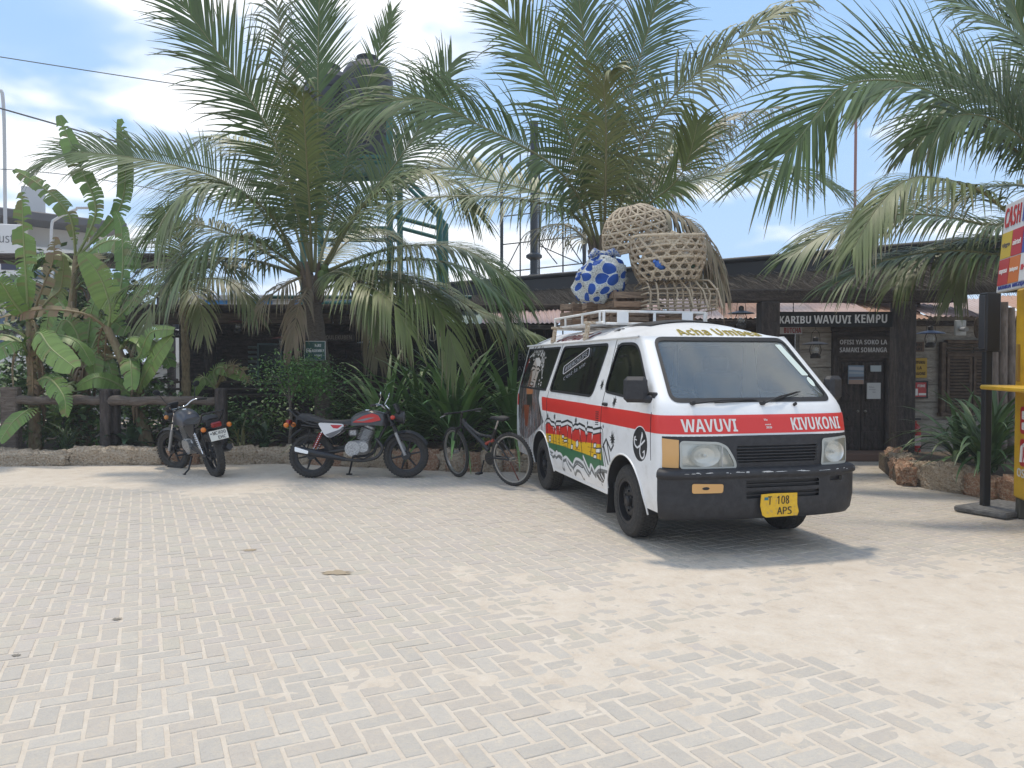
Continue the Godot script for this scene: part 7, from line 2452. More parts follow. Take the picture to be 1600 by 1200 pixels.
func build_gate_house():
	rng.seed = 41
	# wall of pale boards with the office door
	var o := thing("board_office", "grey board-walled office with a carved dark door and rusty tin roof", "building", Vector3(6.0, 0, -12.5))
	var wm := [M.board, M.board2, M.board]
	plank_wall(o, -1.35, -0.82, 0.05, 2.3, 0.0, 0.28, wm)
	plank_wall(o, -0.82, 0.12, 2.06, 2.3, 0.0, 0.24, wm)
	plank_wall(o, 0.12, 3.4, 0.05, 2.3, 0.0, 0.28, wm)
	plank_wall(o, -4.6, -1.35, 0.05, 2.28, -0.25, 0.24, [M.timber, M.timber2])
	add_box(o, "inner_wall", Vector3(1.0, 1.18, -0.07), Vector3(4.75, 2.26, 0.06), M.board2, 0.01)
	add_box(o, "inner_wall", Vector3(-2.95, 1.15, -0.33), Vector3(3.3, 2.2, 0.08), M.timber2, 0.01)
	add_box(o, "lintel_board", Vector3(-0.35, 1.80, 0.03), Vector3(0.78, 0.50, 0.06), M.timber, 0.01)
	# door
	var fm: Material = M.timber_up
	for s in [-1.0, 1.0]: add_box(o, "door_frame", Vector3(-0.35 + s * 0.43, 1.02, 0.03), Vector3(0.10, 2.04, 0.14), fm, 0.012)
	add_box(o, "door_frame", Vector3(-0.35, 2.09, 0.03), Vector3(0.98, 0.09, 0.15), M.timber, 0.012)
	for s in [-1.0, 1.0]:
		var dr := add_box(o, "door", Vector3(-0.35 + s * 0.19, 0.80, 0.02), Vector3(0.37, 1.50, 0.05), M.timber_up, 0.008)
		for y in [-0.52, -0.15, 0.25, 0.60]:
			add_box(dr, "carved_panel", Vector3(0, y, 0.03), Vector3(0.26, 0.28, 0.02), M.timber_up, 0.009)
			add_box(dr, "carved_boss", Vector3(0, y, 0.045), Vector3(0.10, 0.10, 0.02), M.timber_up, 0.009, Basis(Vector3.BACK, PI / 4))
		var kn := MB.new()
		kn.ball(Vector3(-s * 0.13, -0.05, 0.05), Vector3(0.022, 0.022, 0.022), 10, 7)
		part(kn, "knob", mat(0.3, 0.28, 0.24, 0.4, 0.6), dr)
	add_box(o, "door_step", Vector3(-0.35, 0.06, 0.35), Vector3(1.1, 0.12, 0.5), mat(0.16, 0.10, 0.075, 0.9), 0.015)
	sign_board("office_sign", "dark lintel board lettered OFISI YA SOKO LA SAMAKI SOMANGA", Vector3(5.65, 1.79, -12.40), Vector2(0.84, 0.36), M.timber, [["OFISI YA SOKO LA", 0.76, 0.075, 0, 0.075], ["SAMAKI SOMANGA", 0.76, 0.078, 0, -0.05]], mat(0.52, 0.51, 0.50, 0.8), 0, null, "bold")
	# papers on the door
	var pp := sign_board("poster", "blue and tan photo print pinned to the carved door", Vector3(5.54, 1.34, -12.405), Vector2(0.25, 0.30), mat(0.20, 0.27, 0.36, 0.5), [], M.white)
	for e in [[-0.05, 0.10, 0.05, 0.42, 0.45, 0.5], [0.0, -0.115, 0.07, 0.34, 0.24, 0.19], [0.02, -0.05, 0.04, 0.10, 0.10, 0.12], [-0.03, 0.03, 0.035, 0.32, 0.38, 0.44]]: add_box(pp, "print", Vector3(0, e[1], 0.0105), Vector3(0.24, e[2], 0.003), mat(e[3], e[4], e[5], 0.6), 0.0, Basis(Vector3.BACK, e[0]))
	sign_board("notice", "small torn pale notice near the top of the carved door", Vector3(5.86, 1.44, -12.405), Vector2(0.17, 0.10), mat(0.42, 0.48, 0.50, 0.7), [], M.letter_black, 0, null, "regular")
	sign_board("notice", "curled white paper notice fixed at mid height on the door", Vector3(5.83, 1.08, -12.405), Vector2(0.22, 0.26), mat(0.55, 0.56, 0.56, 0.8), [["Aliye", 0.09, 0.022, -0.04, 0.06], ["msingi", 0.10, 0.02, -0.03, 0.02], ["uu", 0.04, 0.018, 0.0, -0.02]], mat(0.2, 0.2, 0.22, 0.8), 0, null, "regular")
	# shuttered window
	var wn := thing("louvred_window", "wooden louvred shutters on the board wall", "window", Vector3(7.42, 0.72, -12.44))
	for s in [-1.0, 1.0]:
		add_box(wn, "jamb", Vector3(s * 0.47, 0.57, 0.0), Vector3(0.08, 1.16, 0.10), M.wood, 0.01)
		var sh := add_box(wn, "shutter", Vector3(s * 0.215, 0.47, 0.02), Vector3(0.40, 0.90, 0.03), M.wood2, 0.006)
		for e in [[-0.18, 0, 0.05, 0.90], [0.18, 0, 0.05, 0.90]]: add_box(sh, "stile", Vector3(e[0], e[1], 0.02), Vector3(e[2], e[3], 0.03), M.wood, 0.005)
		for y in [-0.425, 0.425]: add_box(sh, "rail", Vector3(0, y, 0.02), Vector3(0.31, 0.05, 0.028), M.wood, 0.005)
		for k in 15: add_box(sh, "slat", Vector3(0, -0.36 + k * 0.052, 0.03), Vector3(0.31, 0.042, 0.012), M.wood, 0.003, Basis(Vector3.RIGHT, -0.6))
		for k in 3: add_box(wn, "louvre", Vector3(s * 0.215, 0.98 + k * 0.055, 0.03), Vector3(0.41, 0.04, 0.014), M.wood, 0.003, Basis(Vector3.RIGHT, -0.6))
	for y in [-0.02, 0.94, 1.15]: add_box(wn, "sill", Vector3(0, y, 0.01), Vector3(1.04 if y < 0 else 0.86, 0.06, 0.12), M.wood, 0.01)
	# wall signs
	sign_board("wall_sign", "small brown board with dark lettering right of the gate post", Vector3(6.50, 1.79, -12.44), Vector2(0.30, 0.16), mat(0.13, 0.085, 0.055, 0.8), [["MELEKI", 0.24, 0.05, 0, 0.035], ["A TAKI", 0.24, 0.05, 0, -0.035]], M.letter_black)
	sign_board("wall_sign", "yellow notice board on the board wall", Vector3(6.56, 1.45, -12.44), Vector2(0.28, 0.32), mat(0.42, 0.27, 0.035, 0.7), [["NTUKU", 0.17, 0.05, 0.02, 0.09], ["LA", 0.07, 0.05, 0.02, 0.0], ["DAGONI", 0.20, 0.05, 0.01, -0.09]], mat(0.05, 0.03, 0.015, 0.8))
	var fs := sign_board("extinguisher_sign", "red fire extinguisher sign in a black frame", Vector3(6.58, 1.10, -12.44), Vector2(0.25, 0.26), mat(0.42, 0.03, 0.03, 0.5), [["FIRE", 0.12, 0.04, 0.03, 0.06]], M.letter_white, 0, M.black)
	add_box(fs, "pictogram", Vector3(-0.05, -0.04, 0.0115), Vector3(0.05, 0.11, 0.003), M.letter_white, 0.001)
	add_box(fs, "pictogram", Vector3(0.05, -0.075, 0.0115), Vector3(0.12, 0.035, 0.003), M.letter_white, 0.001)
	var ex := thing("fire_extinguisher", "red fire extinguisher standing against the board wall", "extinguisher", Vector3(6.42, 0.05, -12.25))
	var em := MB.new()
	em.lathe([Vector2(0, 0), Vector2(0.085, 0.0), Vector2(0.09, 0.02), Vector2(0.09, 0.42), Vector2(0.07, 0.48), Vector2(0.03, 0.52), Vector2(0.03, 0.56), Vector2(0, 0.56)], Transform3D.IDENTITY, 20)
	part(em, "cylinder", mat(0.36, 0.02, 0.018, 0.3), ex)
	add_box(ex, "handle", Vector3(0.03, 0.585, 0), Vector3(0.13, 0.03, 0.03), M.black, 0.006)
	add_box(ex, "label_panel", Vector3(0, 0.25, 0.088), Vector3(0.10, 0.16, 0.012), mat(0.5, 0.42, 0.40, 0.6), 0.004)
	bar(ex, "hose", [-0.02, 0.55, 0.02, -0.11, 0.50, 0.04, -0.115, 0.30, 0.05], 0.010, M.black, 6, 4)
	sign_board("butcher_sign", "white board with red BUTCHA lettering under the tin roof", at(1231, 516, 12.2), Vector2(0.45, 0.125), mat(0.48, 0.46, 0.45, 0.7), [["BUTCHA", 0.27, 0.085, 0.07, 0.0]], mat(0.30, 0.03, 0.03, 0.7), 0, null, "bold")
	# cctv
	var cc := thing("security_camera", "white security camera bracket under the tin eave", "camera", at(1506, 512, 11.9))
	add_box(cc, "mount", Vector3(0, 0, -0.1), Vector3(0.17, 0.24, 0.05), mat(0.45, 0.45, 0.43, 0.6), 0.012)
	var cm := MB.new()
	cm.tube([Vector3(0.0, -0.02, -0.08), Vector3(-0.03, -0.03, 0.12)], 0.035, 12)
	part(cm, "camera_body", mat(0.4, 0.4, 0.4, 0.4), cc)
	# carved mask beside it
	var mk := thing("carved_mask", "small carved wooden mask hung near the black stand", "mask", at(1527, 512, 11.6))
	var mm := MB.new()
	mm.ball(Vector3.ZERO, Vector3(0.055, 0.16, 0.03), 14, 10)
	mm.ball(Vector3(0, -0.01, 0.03), Vector3(0.014, 0.045, 0.02), 8, 6)
	for s in [-1.0, 1.0]: mm.ball(Vector3(s * 0.024, 0.035, 0.026), Vector3(0.014, 0.010, 0.008), 8, 5)
	mm.box(Vector3(0, -0.075, 0.024), Vector3(0.04, 0.014, 0.012))
	part(mm, "mask_body", M.wood, mk)
	# tin roof, sheet by sheet
	var tin := [M.tin_pink, M.tin_pink2, M.tin_rust, M.tin_pink, M.tin_green]
	var ro := thing("tin_roof", "faded pink and green corrugated roof above the office wall", "roof", Vector3.ZERO)
	rng.seed = 44
	corrugated(ro, Vector3(-1.3, 2.20, -13.3), Vector3(2.6, 2.22, -12.6), Vector3(0.0, 0.40, -1.3), 5, [M.tin_green, M.tin_pink, M.tin_green])
	corrugated(ro, Vector3(2.6, 2.24, -12.35), Vector3(8.9, 2.24, -11.95), Vector3(0.0, 0.42, -1.3), 8, [M.tin_pink, M.tin_rust, M.tin_pink2])
	for e in [[-1.3, 2.6, 2.13, -13.0], [2.6, 8.9, 2.16, -12.22]]: add_box(ro, "eave_batten", Vector3((e[0] + e[1]) * 0.5, e[2], e[3]), Vector3(e[1] - e[0], 0.08, 0.06), M.timber, 0.008, Basis(Vector3.UP, atan2(0.4, 6.3)))
	# thatch
	var th := thing("thatched_roof", "long dark thatched roof with a black ridge behind the gateway", "roof", Vector3(4.0, 0, -14.5))
	var r0 := Vector3(-1.6, 3.37, -18.7) - th.position
	var r1 := Vector3(9.6, 3.40, -10.6) - th.position
	var fw := Vector3(0.62, 0, 0.78) * 1.05
	var e0 := r0 + fw + Vector3(0, -0.66, 0)
	var e1 := r1 + fw + Vector3(0, -0.66, 0)
	var tb := MB.new()
	var dn := Vector3(0, -0.14, 0)
	tb.quad(e0, e1, r1, r0)
	tb.quad(e0 + dn, r0 + dn * 2, r1 + dn * 2, e1 + dn)
	tb.quad(e0 + dn, e1 + dn, e1, e0)
	tb.quad(r0, r1, r1 - fw + Vector3(0, -0.66, 0), r0 - fw + Vector3(0, -0.66, 0))
	part(tb, "thatch_bed", mat(0.105, 0.088, 0.073, 1.0), th)
	var ts := MB.new()
	for k in 16000:
		var u := rng.randf()
		var v := pow(rng.randf(), 1.6) * 0.75
		var p := e0.lerp(e1, u) + (r0 - e0) * v + Vector3(0, 0.02, 0)
		var d := (e0 - r0).normalized() + Vector3(rnd(-0.25, 0.25), rnd(-0.2, 0.22), rnd(-0.25, 0.25))
		if v < 0.06: d += Vector3(0, -0.9, 0)
		d = d.normalized()
		var l := rnd(0.12, 0.34)
		var w := (r1 - r0).normalized() * rnd(0.003, 0.008)
		var g := rnd(0.3, 1.0)
		ts.col = Color(0.19, 0.16, 0.132) * g
		var f := ts.v.size()
		var nn := w.cross(d).normalized()
		ts.vert(p - w, nn); ts.vert(p + w, nn); ts.vert(p + d * l, nn)
		ts.i.append_array(PackedInt32Array([f, f + 2, f + 1]))
	part(ts, "straw", M.vert, th).set_meta("kind", "stuff")
	var rc := MB.new()
	for k in 3:
		var up := (r0 - e0).normalized()
		rc.quad(r0 - up * (0.55 - k * 0.14) + Vector3(0, 0.05 + k * 0.02, 0), r1 - up * (0.55 - k * 0.14) + Vector3(0, 0.05 + k * 0.02, 0), r1 - up * (0.34 - k * 0.16) + Vector3(0, 0.075 + k * 0.02, 0), r0 - up * (0.34 - k * 0.16) + Vector3(0, 0.075 + k * 0.02, 0))
	rc.tube([r0 + Vector3(0, 0.07, 0), r1 + Vector3(0, 0.07, 0)], 0.06, 8)
	part(rc, "ridge_cap", mat(0.016, 0.017, 0.02, 0.6), th)
	for k in 5:
		var c := (r0 + (r1 - r0) * (0.15 + k * 0.2) - fw * 0.2)
		var foot := c + th.position
		add_box(th, "roof_post", c + Vector3(0, -foot.y * 0.5 - 0.12, 0), Vector3(0.14, foot.y - 0.2, 0.14), M.timber_up, 0.015)

	# gateway
	var g := thing("timber_gateway", "black timber gateway of two thick posts and a crossbeam", "gateway", Vector3(4.74, 0, -11.3))
	for x in [-0.99, 0.99]: add_box(g, "post", Vector3(x, 1.21, 0), Vector3(0.27, 2.42, 0.27), M.timber_up, 0.02)
	add_box(g, "crossbeam", Vector3(0.07, 2.505, 0), Vector3(3.36, 0.185, 0.24), M.timber, 0.02)
	var ks := sign_board("gateway_sign", "long black board lettered KARIBU WAVUVI KEMPU under the crossbeam", Vector3(4.72, 2.165, -11.3), Vector2(1.70, 0.225), mat(0.012, 0.012, 0.013, 0.8), [["KARIBU", 0.46, 0.11, -0.575, -0.005], ["WAVUVI", 0.545, 0.12, -0.03, 0.0], ["KEMPU", 0.47, 0.125, 0.535, 0.01]], mat(0.62, 0.61, 0.60, 0.8))
	for x in [-0.6, 0.6]:
		var cm2 := MB.new()
		for k in 6: cm2.box(Vector3(x, 0.125 + k * 0.025, 0), Vector3(0.014, 0.03, 0.006), Basis(Vector3.UP, PI / 2 * k), 0.002)
		part(cm2, "chain", M.black, ks)
	var blue := mat(0.12, 0.17, 0.30, 0.35)
	lantern("blue-shaded hurricane lantern hanging right of the gate post", at(1454, 543, 11.3), blue, 1.0)
	lantern("dark hurricane lantern hanging left of the office door", at(1274, 560, 11.9), mat(0.05, 0.06, 0.08, 0.4), 1.05)
	lantern("hurricane lantern hung from the beam above the minibus roof", at(1158, 512, 11.3), mat(0.10, 0.12, 0.15, 0.4), 1.0)
	# palisade of poles
	var pf := thing("pole_palisade", "upright weathered poles standing between window and kiosk", "palisade", Vector3(6.4, 0, -10.4))
	for k in 6:
		var m := MB.new()
		var x := k * 0.115
		m.tube([Vector3(x, 0, rnd(-0.03, 0.03)), Vector3(x + rnd(-0.02, 0.02), 1.2, 0), Vector3(x + rnd(-0.03, 0.03), 2.25 + rnd(-0.1, 0.12), 0)], [0.058, 0.055, 0.05], 9)
		part(m, "pole", M.pole, pf)

func build_stand_and_kiosk():
	# black sign stand
	var s := thing("sign_stand", "black post on a flat concrete foot with a narrow display box", "stand", Vector3(4.83, 0, -7.83))
	add_box(s, "foot", Vector3(0.15, 0.035, 0.03), Vector3(0.78, 0.06, 0.52), M.slab, 0.015, Basis(Vector3.UP, 0.5))
	add_box(s, "post", Vector3(0, 1.10, 0), Vector3(0.075, 2.10, 0.075), M.black, 0.008)
	var bx := add_box(s, "display_box", Vector3(0.01, 1.93, 0.02), Vector3(0.15, 0.60, 0.13), M.black, 0.012)
	add_box(bx, "face", Vector3(-0.08, 0, 0), Vector3(0.012, 0.54, 0.10), mat(0.05, 0.05, 0.055, 0.25), 0.003)
	# kiosk: its long side runs towards the yard, facing left
	var k := thing("yellow_kiosk", "yellow kiosk with red service logos and a slanted price board", "kiosk", Vector3(4.93, 0, -7.55), deg_to_rad(-102))
	var yel := textured(mat(1, 1, 1, 0.5), noise_img(91, 0.02, [Color(0.46, 0.27, 0.015), Color(0.60, 0.36, 0.014), Color(0.64, 0.40, 0.025)], 256, 5), Vector3(0.8, 0.8, 0.8), true)
	add_box(k, "body", Vector3(0.75, 1.22, -0.6), Vector3(1.5, 2.04, 1.2), yel, 0.02)
	add_box(k, "counter_shelf", Vector3(0.62, 1.28, 0.14), Vector3(1.3, 0.045, 0.32), yel, 0.012)
	for x in [0.06, 1.44]:
		for z in [-1.12, -0.06]: add_box(k, "leg", Vector3(x, 0.1, z), Vector3(0.09, 0.2, 0.09), mat(0.08, 0.075, 0.06, 0.7), 0.01)
	var red := mat(0.45, 0.02, 0.022, 0.4)
	for e in [[0.97, 0], [0.66, 1]]:
		var lg := MB.new()
		lg.prism(rounded(pairs([-0.14, -0.13, 0.14, -0.13, 0.14, 0.13, -0.14, 0.13]), 0.04), Transform3D.IDENTITY, 0, 0.006)
		var pa := part(lg, "service_logo", red, k, Transform3D(Basis.IDENTITY, Vector3(0.30, e[0], 0.002)))
		var ic := MB.new()
		if e[1] == 0:
			ic.prism(rounded(pairs([-0.10, 0.01, 0.06, 0.01, 0.06, 0.09, -0.10, 0.09]), 0.015), Transform3D.IDENTITY, 0.006, 0.009)
			ic.prism(rounded(pairs([-0.10, -0.09, 0.08, -0.09, 0.08, -0.02, -0.10, -0.02]), 0.015), Transform3D.IDENTITY, 0.006, 0.009)
		else:
			ic.tube([Vector3(-0.10, -0.09, 0.006), Vector3(-0.08, 0.06, 0.006), Vector3(-0.02, 0.09, 0.006), Vector3(0.02, 0.0, 0.006), Vector3(-0.02, -0.08, 0.006)], 0.018, 6)
		part(ic, "icon", M.letter_white, pa)
	letters("OSTA", 0.32, 0.085, Transform3D(Basis.IDENTITY, Vector3(0.26, 0.46, 0.002)), mat(0.62, 0.6, 0.55, 0.5), k)
	for x in 4: add_box(k, "window_bar", Vector3(0.10 + x * 0.2, 1.52, 0.008), Vector3(0.03, 0.36, 0.03), mat(0.3, 0.18, 0.03, 0.6), 0.003)
	# slanted board above the shelf
	var b := Basis(Vector3.RIGHT, deg_to_rad(-5))
	var hb := MB.new()
	hb.box(Vector3(0.85, 0, 0), Vector3(1.7, 0.86, 0.04), Basis.IDENTITY, 0.006)
	var board := part(hb, "price_board", mat(0.55, 0.56, 0.58, 0.5), k, Transform3D(b, Vector3(0.0, 2.63, 0.12)))
	var cols := [[0.13, 0.02, 0.50, 0.36, 0.03, "tigo"], [0.37, 0.02, 0.40, 0.02, 0.03, "airtel"], [0.61, 0.02, 0.03, 0.07, 0.30, "tt"], [0.13, -0.24, 0.40, 0.03, 0.03, "mpesa"], [0.37, -0.24, 0.52, 0.14, 0.02, "halopesa"], [0.61, -0.24, 0.6, 0.6, 0.6, "K"]]
	for e in cols:
		var tile := add_box(board, "logo_tile", Vector3(e[0], e[1], 0.022), Vector3(0.23, 0.25, 0.006), mat(e[2], e[3], e[4], 0.5), 0.001)
		letters(e[5], 0.17, 0.05, Transform3D(Basis.IDENTITY, Vector3(0, 0.0, 0.003)), mat(0.10, 0.09, 0.10, 0.6) if e[5] == "tigo" else red if e[5] == "K" else M.letter_white, tile)
	for e in [["CA", 0.12, 0.42, 0.02, 0.02], ["SH", 0.30, 0.42, 0.02, 0.02], ["PO", 0.52, 0.03, 0.07, 0.32], ["INT", 0.76, 0.03, 0.07, 0.32]]: letters(e[0], 0.17, 0.19, Transform3D(Basis.IDENTITY, Vector3(e[1], 0.29, 0.022)), mat(e[2], e[3], e[4], 0.5), board)
	letters("NUNUA MEZIJA NAJI. IZIA, ONWE", 1.3, 0.045, Transform3D(Basis.IDENTITY, Vector3(0.70, -0.395, 0.022)), mat(0.03, 0.05, 0.25, 0.6), board)
	for x in [0.2, 1.2]: bar(k, "board_strut", [x, 2.2, -0.1, x, 2.42, 0.09], 0.02, M.black, 6)

func build_far():
	# water tanks on a green pipe stand
	var T := thing("tank_stand", "tall green steel pipe stand carrying black water tanks", "stand", Vector3(-3.4, 0, -18.4))
	for x in [-1.35, 0.62, 1.75]:
		for z in [-0.8, 0.8]: bar(T, "leg", [x, 0, z, x, 7.2 if x < 1.0 else 5.0, z], 0.075, M.green, 10)
	for y in [2.9, 4.6, 6.1, 7.15]:
		for z in [-0.8, 0.8]: bar(T, "rail", [-1.35, y, z, 0.62, y, z], 0.055, M.green, 8)
		for x in [-1.35, 0.62]: bar(T, "rail", [x, y, -0.8, x, y, 0.8], 0.055, M.green, 8)
	for z in [-0.8, 0.8]:
		bar(T, "brace", [0.62, 4.9, z, 1.75, 4.6, z], 0.05, M.green, 8)
		bar(T, "brace", [0.62, 6.1, z, 1.75, 5.0, z], 0.05, M.green, 8)
	add_box(T, "platform", Vector3(-0.36, 6.2, 0), Vector3(2.1, 0.08, 1.8), M.green, 0.01)
	var tank_m := mat(0.022, 0.024, 0.035, 0.45)
	for e in [[-0.02, "black ribbed water tank on the stand, nearest the sky gap"], [-1.05, "black ribbed water tank mostly hidden by palm fronds"]]:
		var w := thing("water_tank", e[1], "water tank", T.position + Vector3(e[0], 6.245, 0.0 if e[0] > -0.5 else -0.55), 0, "black water tanks")
		var prof := [Vector2(0, 0), Vector2(0.58, 0)]
		for k in 8:
			prof.append(Vector2(0.585, 0.10 + k * 0.25))
			prof.append(Vector2(0.60, 0.14 + k * 0.25))
			prof.append(Vector2(0.60, 0.24 + k * 0.25))
		prof.append_array([Vector2(0.57, 2.14), Vector2(0.48, 2.28), Vector2(0.25, 2.40), Vector2(0.24, 2.48), Vector2(0, 2.50)])
		var m := MB.new()
		m.lathe(prof, Transform3D.IDENTITY, 30)
		part(m, "tank_body", tank_m, w)
		var lid := MB.new()
		lid.lathe([Vector2(0.26, 2.46), Vector2(0.26, 2.52), Vector2(0.2, 2.55), Vector2(0, 2.56)], Transform3D.IDENTITY, 20)
		part(lid, "lid", M.black, w)
	# flanged steel mast and light frame
	var mp := thing("steel_mast", "thick grey flanged steel mast rising behind the thatch", "mast", Vector3(0.52, 0, -18.2))
	bar(mp, "shaft", [0, 0, 0, 0, 7.2, 0], 0.095, M.iron, 14)
	for y in [3.55, 4.05, 6.2]:
		var f := MB.new()
		f.lathe([Vector2(0.09, -0.09), Vector2(0.19, -0.03), Vector2(0.19, 0.03), Vector2(0.09, 0.09)], Transform3D(Basis.IDENTITY, Vector3(0, y, 0)), 16)
		part(f, "flange", M.iron, mp)
	var sf := thing("billboard_scaffold", "thin steel scaffold of uprights and cross wires against the sky", "scaffold", Vector3(0.9, 0, -18.8))
	for e in [[-1.15, 0.045], [-0.70, 0.02], [-0.24, 0.025], [0.34, 0.02], [0.86, 0.05]]: bar(sf, "upright", [e[0], 0, 0, e[0], 6.6, 0], e[1], M.iron, 6)
	for y in [3.75, 4.42, 5.1, 5.8]: bar(sf, "cross_bar", [-1.15, y, 0, 0.86, y + 0.22, 0], 0.016, M.iron, 5)
	for e in [[-1.05, 3.8, -0.72, 4.45], [-0.2, 4.45, 0.2, 3.95], [0.42, 4.55, 0.8, 3.98], [-0.24, 4.4, 0.72, 3.98], [0.42, 5.9, 0.8, 5.3]]: bar(sf, "brace", [e[0], e[1], 0, e[2], e[3], 0], 0.014, M.iron, 5)
	var am := thing("aerial_mast", "thin rusty aerial mast standing beyond the thatched roof", "mast", at(1335, 400, 24.0) * Vector3(1, 0, 1))
	bar(am, "shaft", [0, 0, 0, 0, 9.2, 0], 0.045, mat(0.24, 0.12, 0.10, 0.6), 8)
	bar(am, "aerial", [-0.12, 6.9, 0, 0.12, 6.92, 0], 0.014, M.iron, 5)
	# office block far left
	var ob := thing("office_block", "white office block with dark roof edge and blue window bands", "building", at(-140, 600, 36.0) * Vector3(1, 0, 1), deg_to_rad(46))
	var cr := mat(0.62, 0.61, 0.58, 0.8)
	add_box(ob, "wall", Vector3(2.9, 3.8, -6), Vector3(11.8, 7.6, 12), cr, 0.05)
	add_box(ob, "set_back_wall", Vector3(2.9, 8.2, -7.2), Vector3(10.6, 1.2, 12), cr, 0.05)
	add_box(ob, "roof_edge", Vector3(2.9, 9.0, -5.8), Vector3(13.0, 0.45, 13.4), mat(0.06, 0.06, 0.065, 0.6), 0.05)
	for k in 4: add_box(ob, "roof_pier", Vector3(-2.75 + k * 3.75, 8.2, -0.4), Vector3(0.4, 1.2, 0.5), cr, 0.03)
	for k in 3:
		for fl in 2:
			var w := add_box(ob, "window", Vector3(-1.2 + k * 3.6, 6.6 - fl * 3.3, 0.03), Vector3(2.9, 1.35, 0.1), mat(0.05, 0.10, 0.17, 0.08), 0.02)
			for s in [-1.0, 0.0, 1.0]: add_box(w, "mullion", Vector3(s * 0.97, 0, 0.04), Vector3(0.08, 1.35, 0.1), mat(0.3, 0.33, 0.36, 0.4), 0.01)
		add_box(ob, "pilaster", Vector3(-3.0 + k * 3.6, 3.8, 0.12), Vector3(0.5, 7.5, 0.3), cr, 0.03)
	add_box(ob, "canopy", Vector3(2.9, 4.9, 0.5), Vector3(12.0, 0.9, 1.2), mat(0.03, 0.045, 0.06, 0.3), 0.04)
	var rm := MB.new()
	for e in [0.0, 0.4, 0.8]: rm.tube([Vector3(5.5 + e, 9.2, -3), Vector3(5.5 + e, 11.2, -3)], 0.07, 6)
	rm.box(Vector3(5.9, 10.4, -2.9), Vector3(1.1, 1.5, 0.25))
	part(rm, "roof_aerial", mat(0.5, 0.5, 0.5, 0.6), ob)
	# company board
	var cb := thing("company_board", "white roadside board lettered iTrust by the office block", "sign", at(-38, 600, 27.0) * Vector3(1, 0, 1), 0.25)
	add_box(cb, "panel", Vector3(0.3, 5.3, 0), Vector3(2.4, 2.3, 0.15), mat(0.62, 0.62, 0.62, 0.6), 0.03)
	for x in [-0.6, 1.2]: bar(cb, "leg", [x, 0, -0.02, x, 4.3, -0.02], 0.08, M.iron, 8)
	letters("iTrust", 0.85, 0.32, Transform3D(Basis.IDENTITY, Vector3(0.85, 5.95, 0.08)), mat(0.12, 0.12, 0.13, 0.7), cb, "regular")
	for k in 3: letters(["a. De", "ep in", "ay"][k], 0.4, 0.14, Transform3D(Basis.IDENTITY, Vector3(0.45, 5.2 - k * 0.28, 0.08)), mat(0.12, 0.12, 0.13, 0.7), cb, "regular")
	for k in 2: add_box(cb, "print_block", Vector3(1.15, 4.95 - k * 0.45, 0.08), Vector3(0.55, 0.22, 0.03), mat(0.02, 0.025, 0.06, 0.6), 0.004)
	# street lamps
	for e in [[5, 145, 27.5, -1.0, "tall street lamp beside the company board"], [80, 345, 33.0, 1.0, "street lamp with a bent arm in front of the office block"]]:
		var top := at(e[0], e[1], e[2])
		var l := thing("street_lamp", e[4], "street lamp", top * Vector3(1, 0, 1), 0, "street lamps by the road")
		var sx: float = e[3]
		bar(l, "pole", [0, 0, 0, 0, top.y * 0.6, 0, 0, top.y - 0.4, 0, sx * 0.25, top.y + 0.1, 0, sx * 1.1, top.y + 0.5, 0], 0.06, mat(0.45, 0.46, 0.47, 0.5), 10, 4)
		add_box(l, "lamp_head", Vector3(sx * 1.4, top.y + 0.55, 0), Vector3(0.6, 0.08, 0.2), mat(0.4, 0.4, 0.42, 0.5), 0.04)
	# overhead cables
	for e in [[[-120, 70, 300, 135, 640, 180], 24.0, 0.016, "upper overhead cable crossing the sky on the left"], [[-120, 135, 150, 212, 560, 330], 20.0, 0.022, "thick lower overhead cable running down behind the palm"], [[-120, 258, 120, 275, 420, 330], 26.0, 0.014, "thin overhead cable near the office block roof"]]:
		var p := []
		var q: Array = e[0]
		for k in range(0, q.size(), 2): p.append(at(q[k], q[k + 1], e[1]))
		var o := thing("overhead_cable", e[3], "cable", p[0])
		var m := MB.new()
		for k in p.size(): p[k] -= o.position
		m.tube(smooth_path(p, 8), e[2], 5)
		part(m, "cable_run", M.iron, o)
	# white and blue building behind the palms
	var wb := thing("white_building", "low white building with blue panels seen between the palm fronds", "building", Vector3(-9.0, 0, -24.0))
	add_box(wb, "wall", Vector3(2.2, 1.75, -2.0), Vector3(7.5, 3.5, 4.0), mat(0.66, 0.65, 0.63, 0.8), 0.03)
	add_box(wb, "roof", Vector3(2.2, 3.58, -2.0), Vector3(8.0, 0.16, 4.5), mat(0.35, 0.36, 0.37, 0.6), 0.03)
	for k in 4: add_box(wb, "blue_panel", Vector3(-0.2 + k * 1.4, 2.9, 0.03), Vector3(0.7, 1.3, 0.06), mat(0.03, 0.22, 0.55, 0.5), 0.01)
	for k in 3: add_box(wb, "window", Vector3(-0.6 + k * 2.2, 1.3, 0.03), Vector3(1.1, 1.0, 0.06), mat(0.03, 0.045, 0.06, 0.1), 0.01)
	var wl := thing("white_wall", "low white yard wall glimpsed between the banana stems", "wall", Vector3(-13.0, 0, -21.0))
	add_box(wl, "wall_face", Vector3(2.5, 0.75, 0), Vector3(11, 1.5, 0.2), mat(0.5, 0.5, 0.48, 0.85), 0.02)
	add_box(wl, "coping", Vector3(2.5, 1.54, 0), Vector3(11.1, 0.08, 0.3), mat(0.45, 0.45, 0.44, 0.85), 0.02)
	var fw := thing("dark_veranda", "dark two-storey veranda behind the banana plants", "building", Vector3(-12.8, 0, -19.0))
	for x in [0.0, 2.2, 4.4]: add_box(fw, "post", Vector3(x, 2.0, 0), Vector3(0.16, 4.0, 0.16), M.timber_up, 0.015)
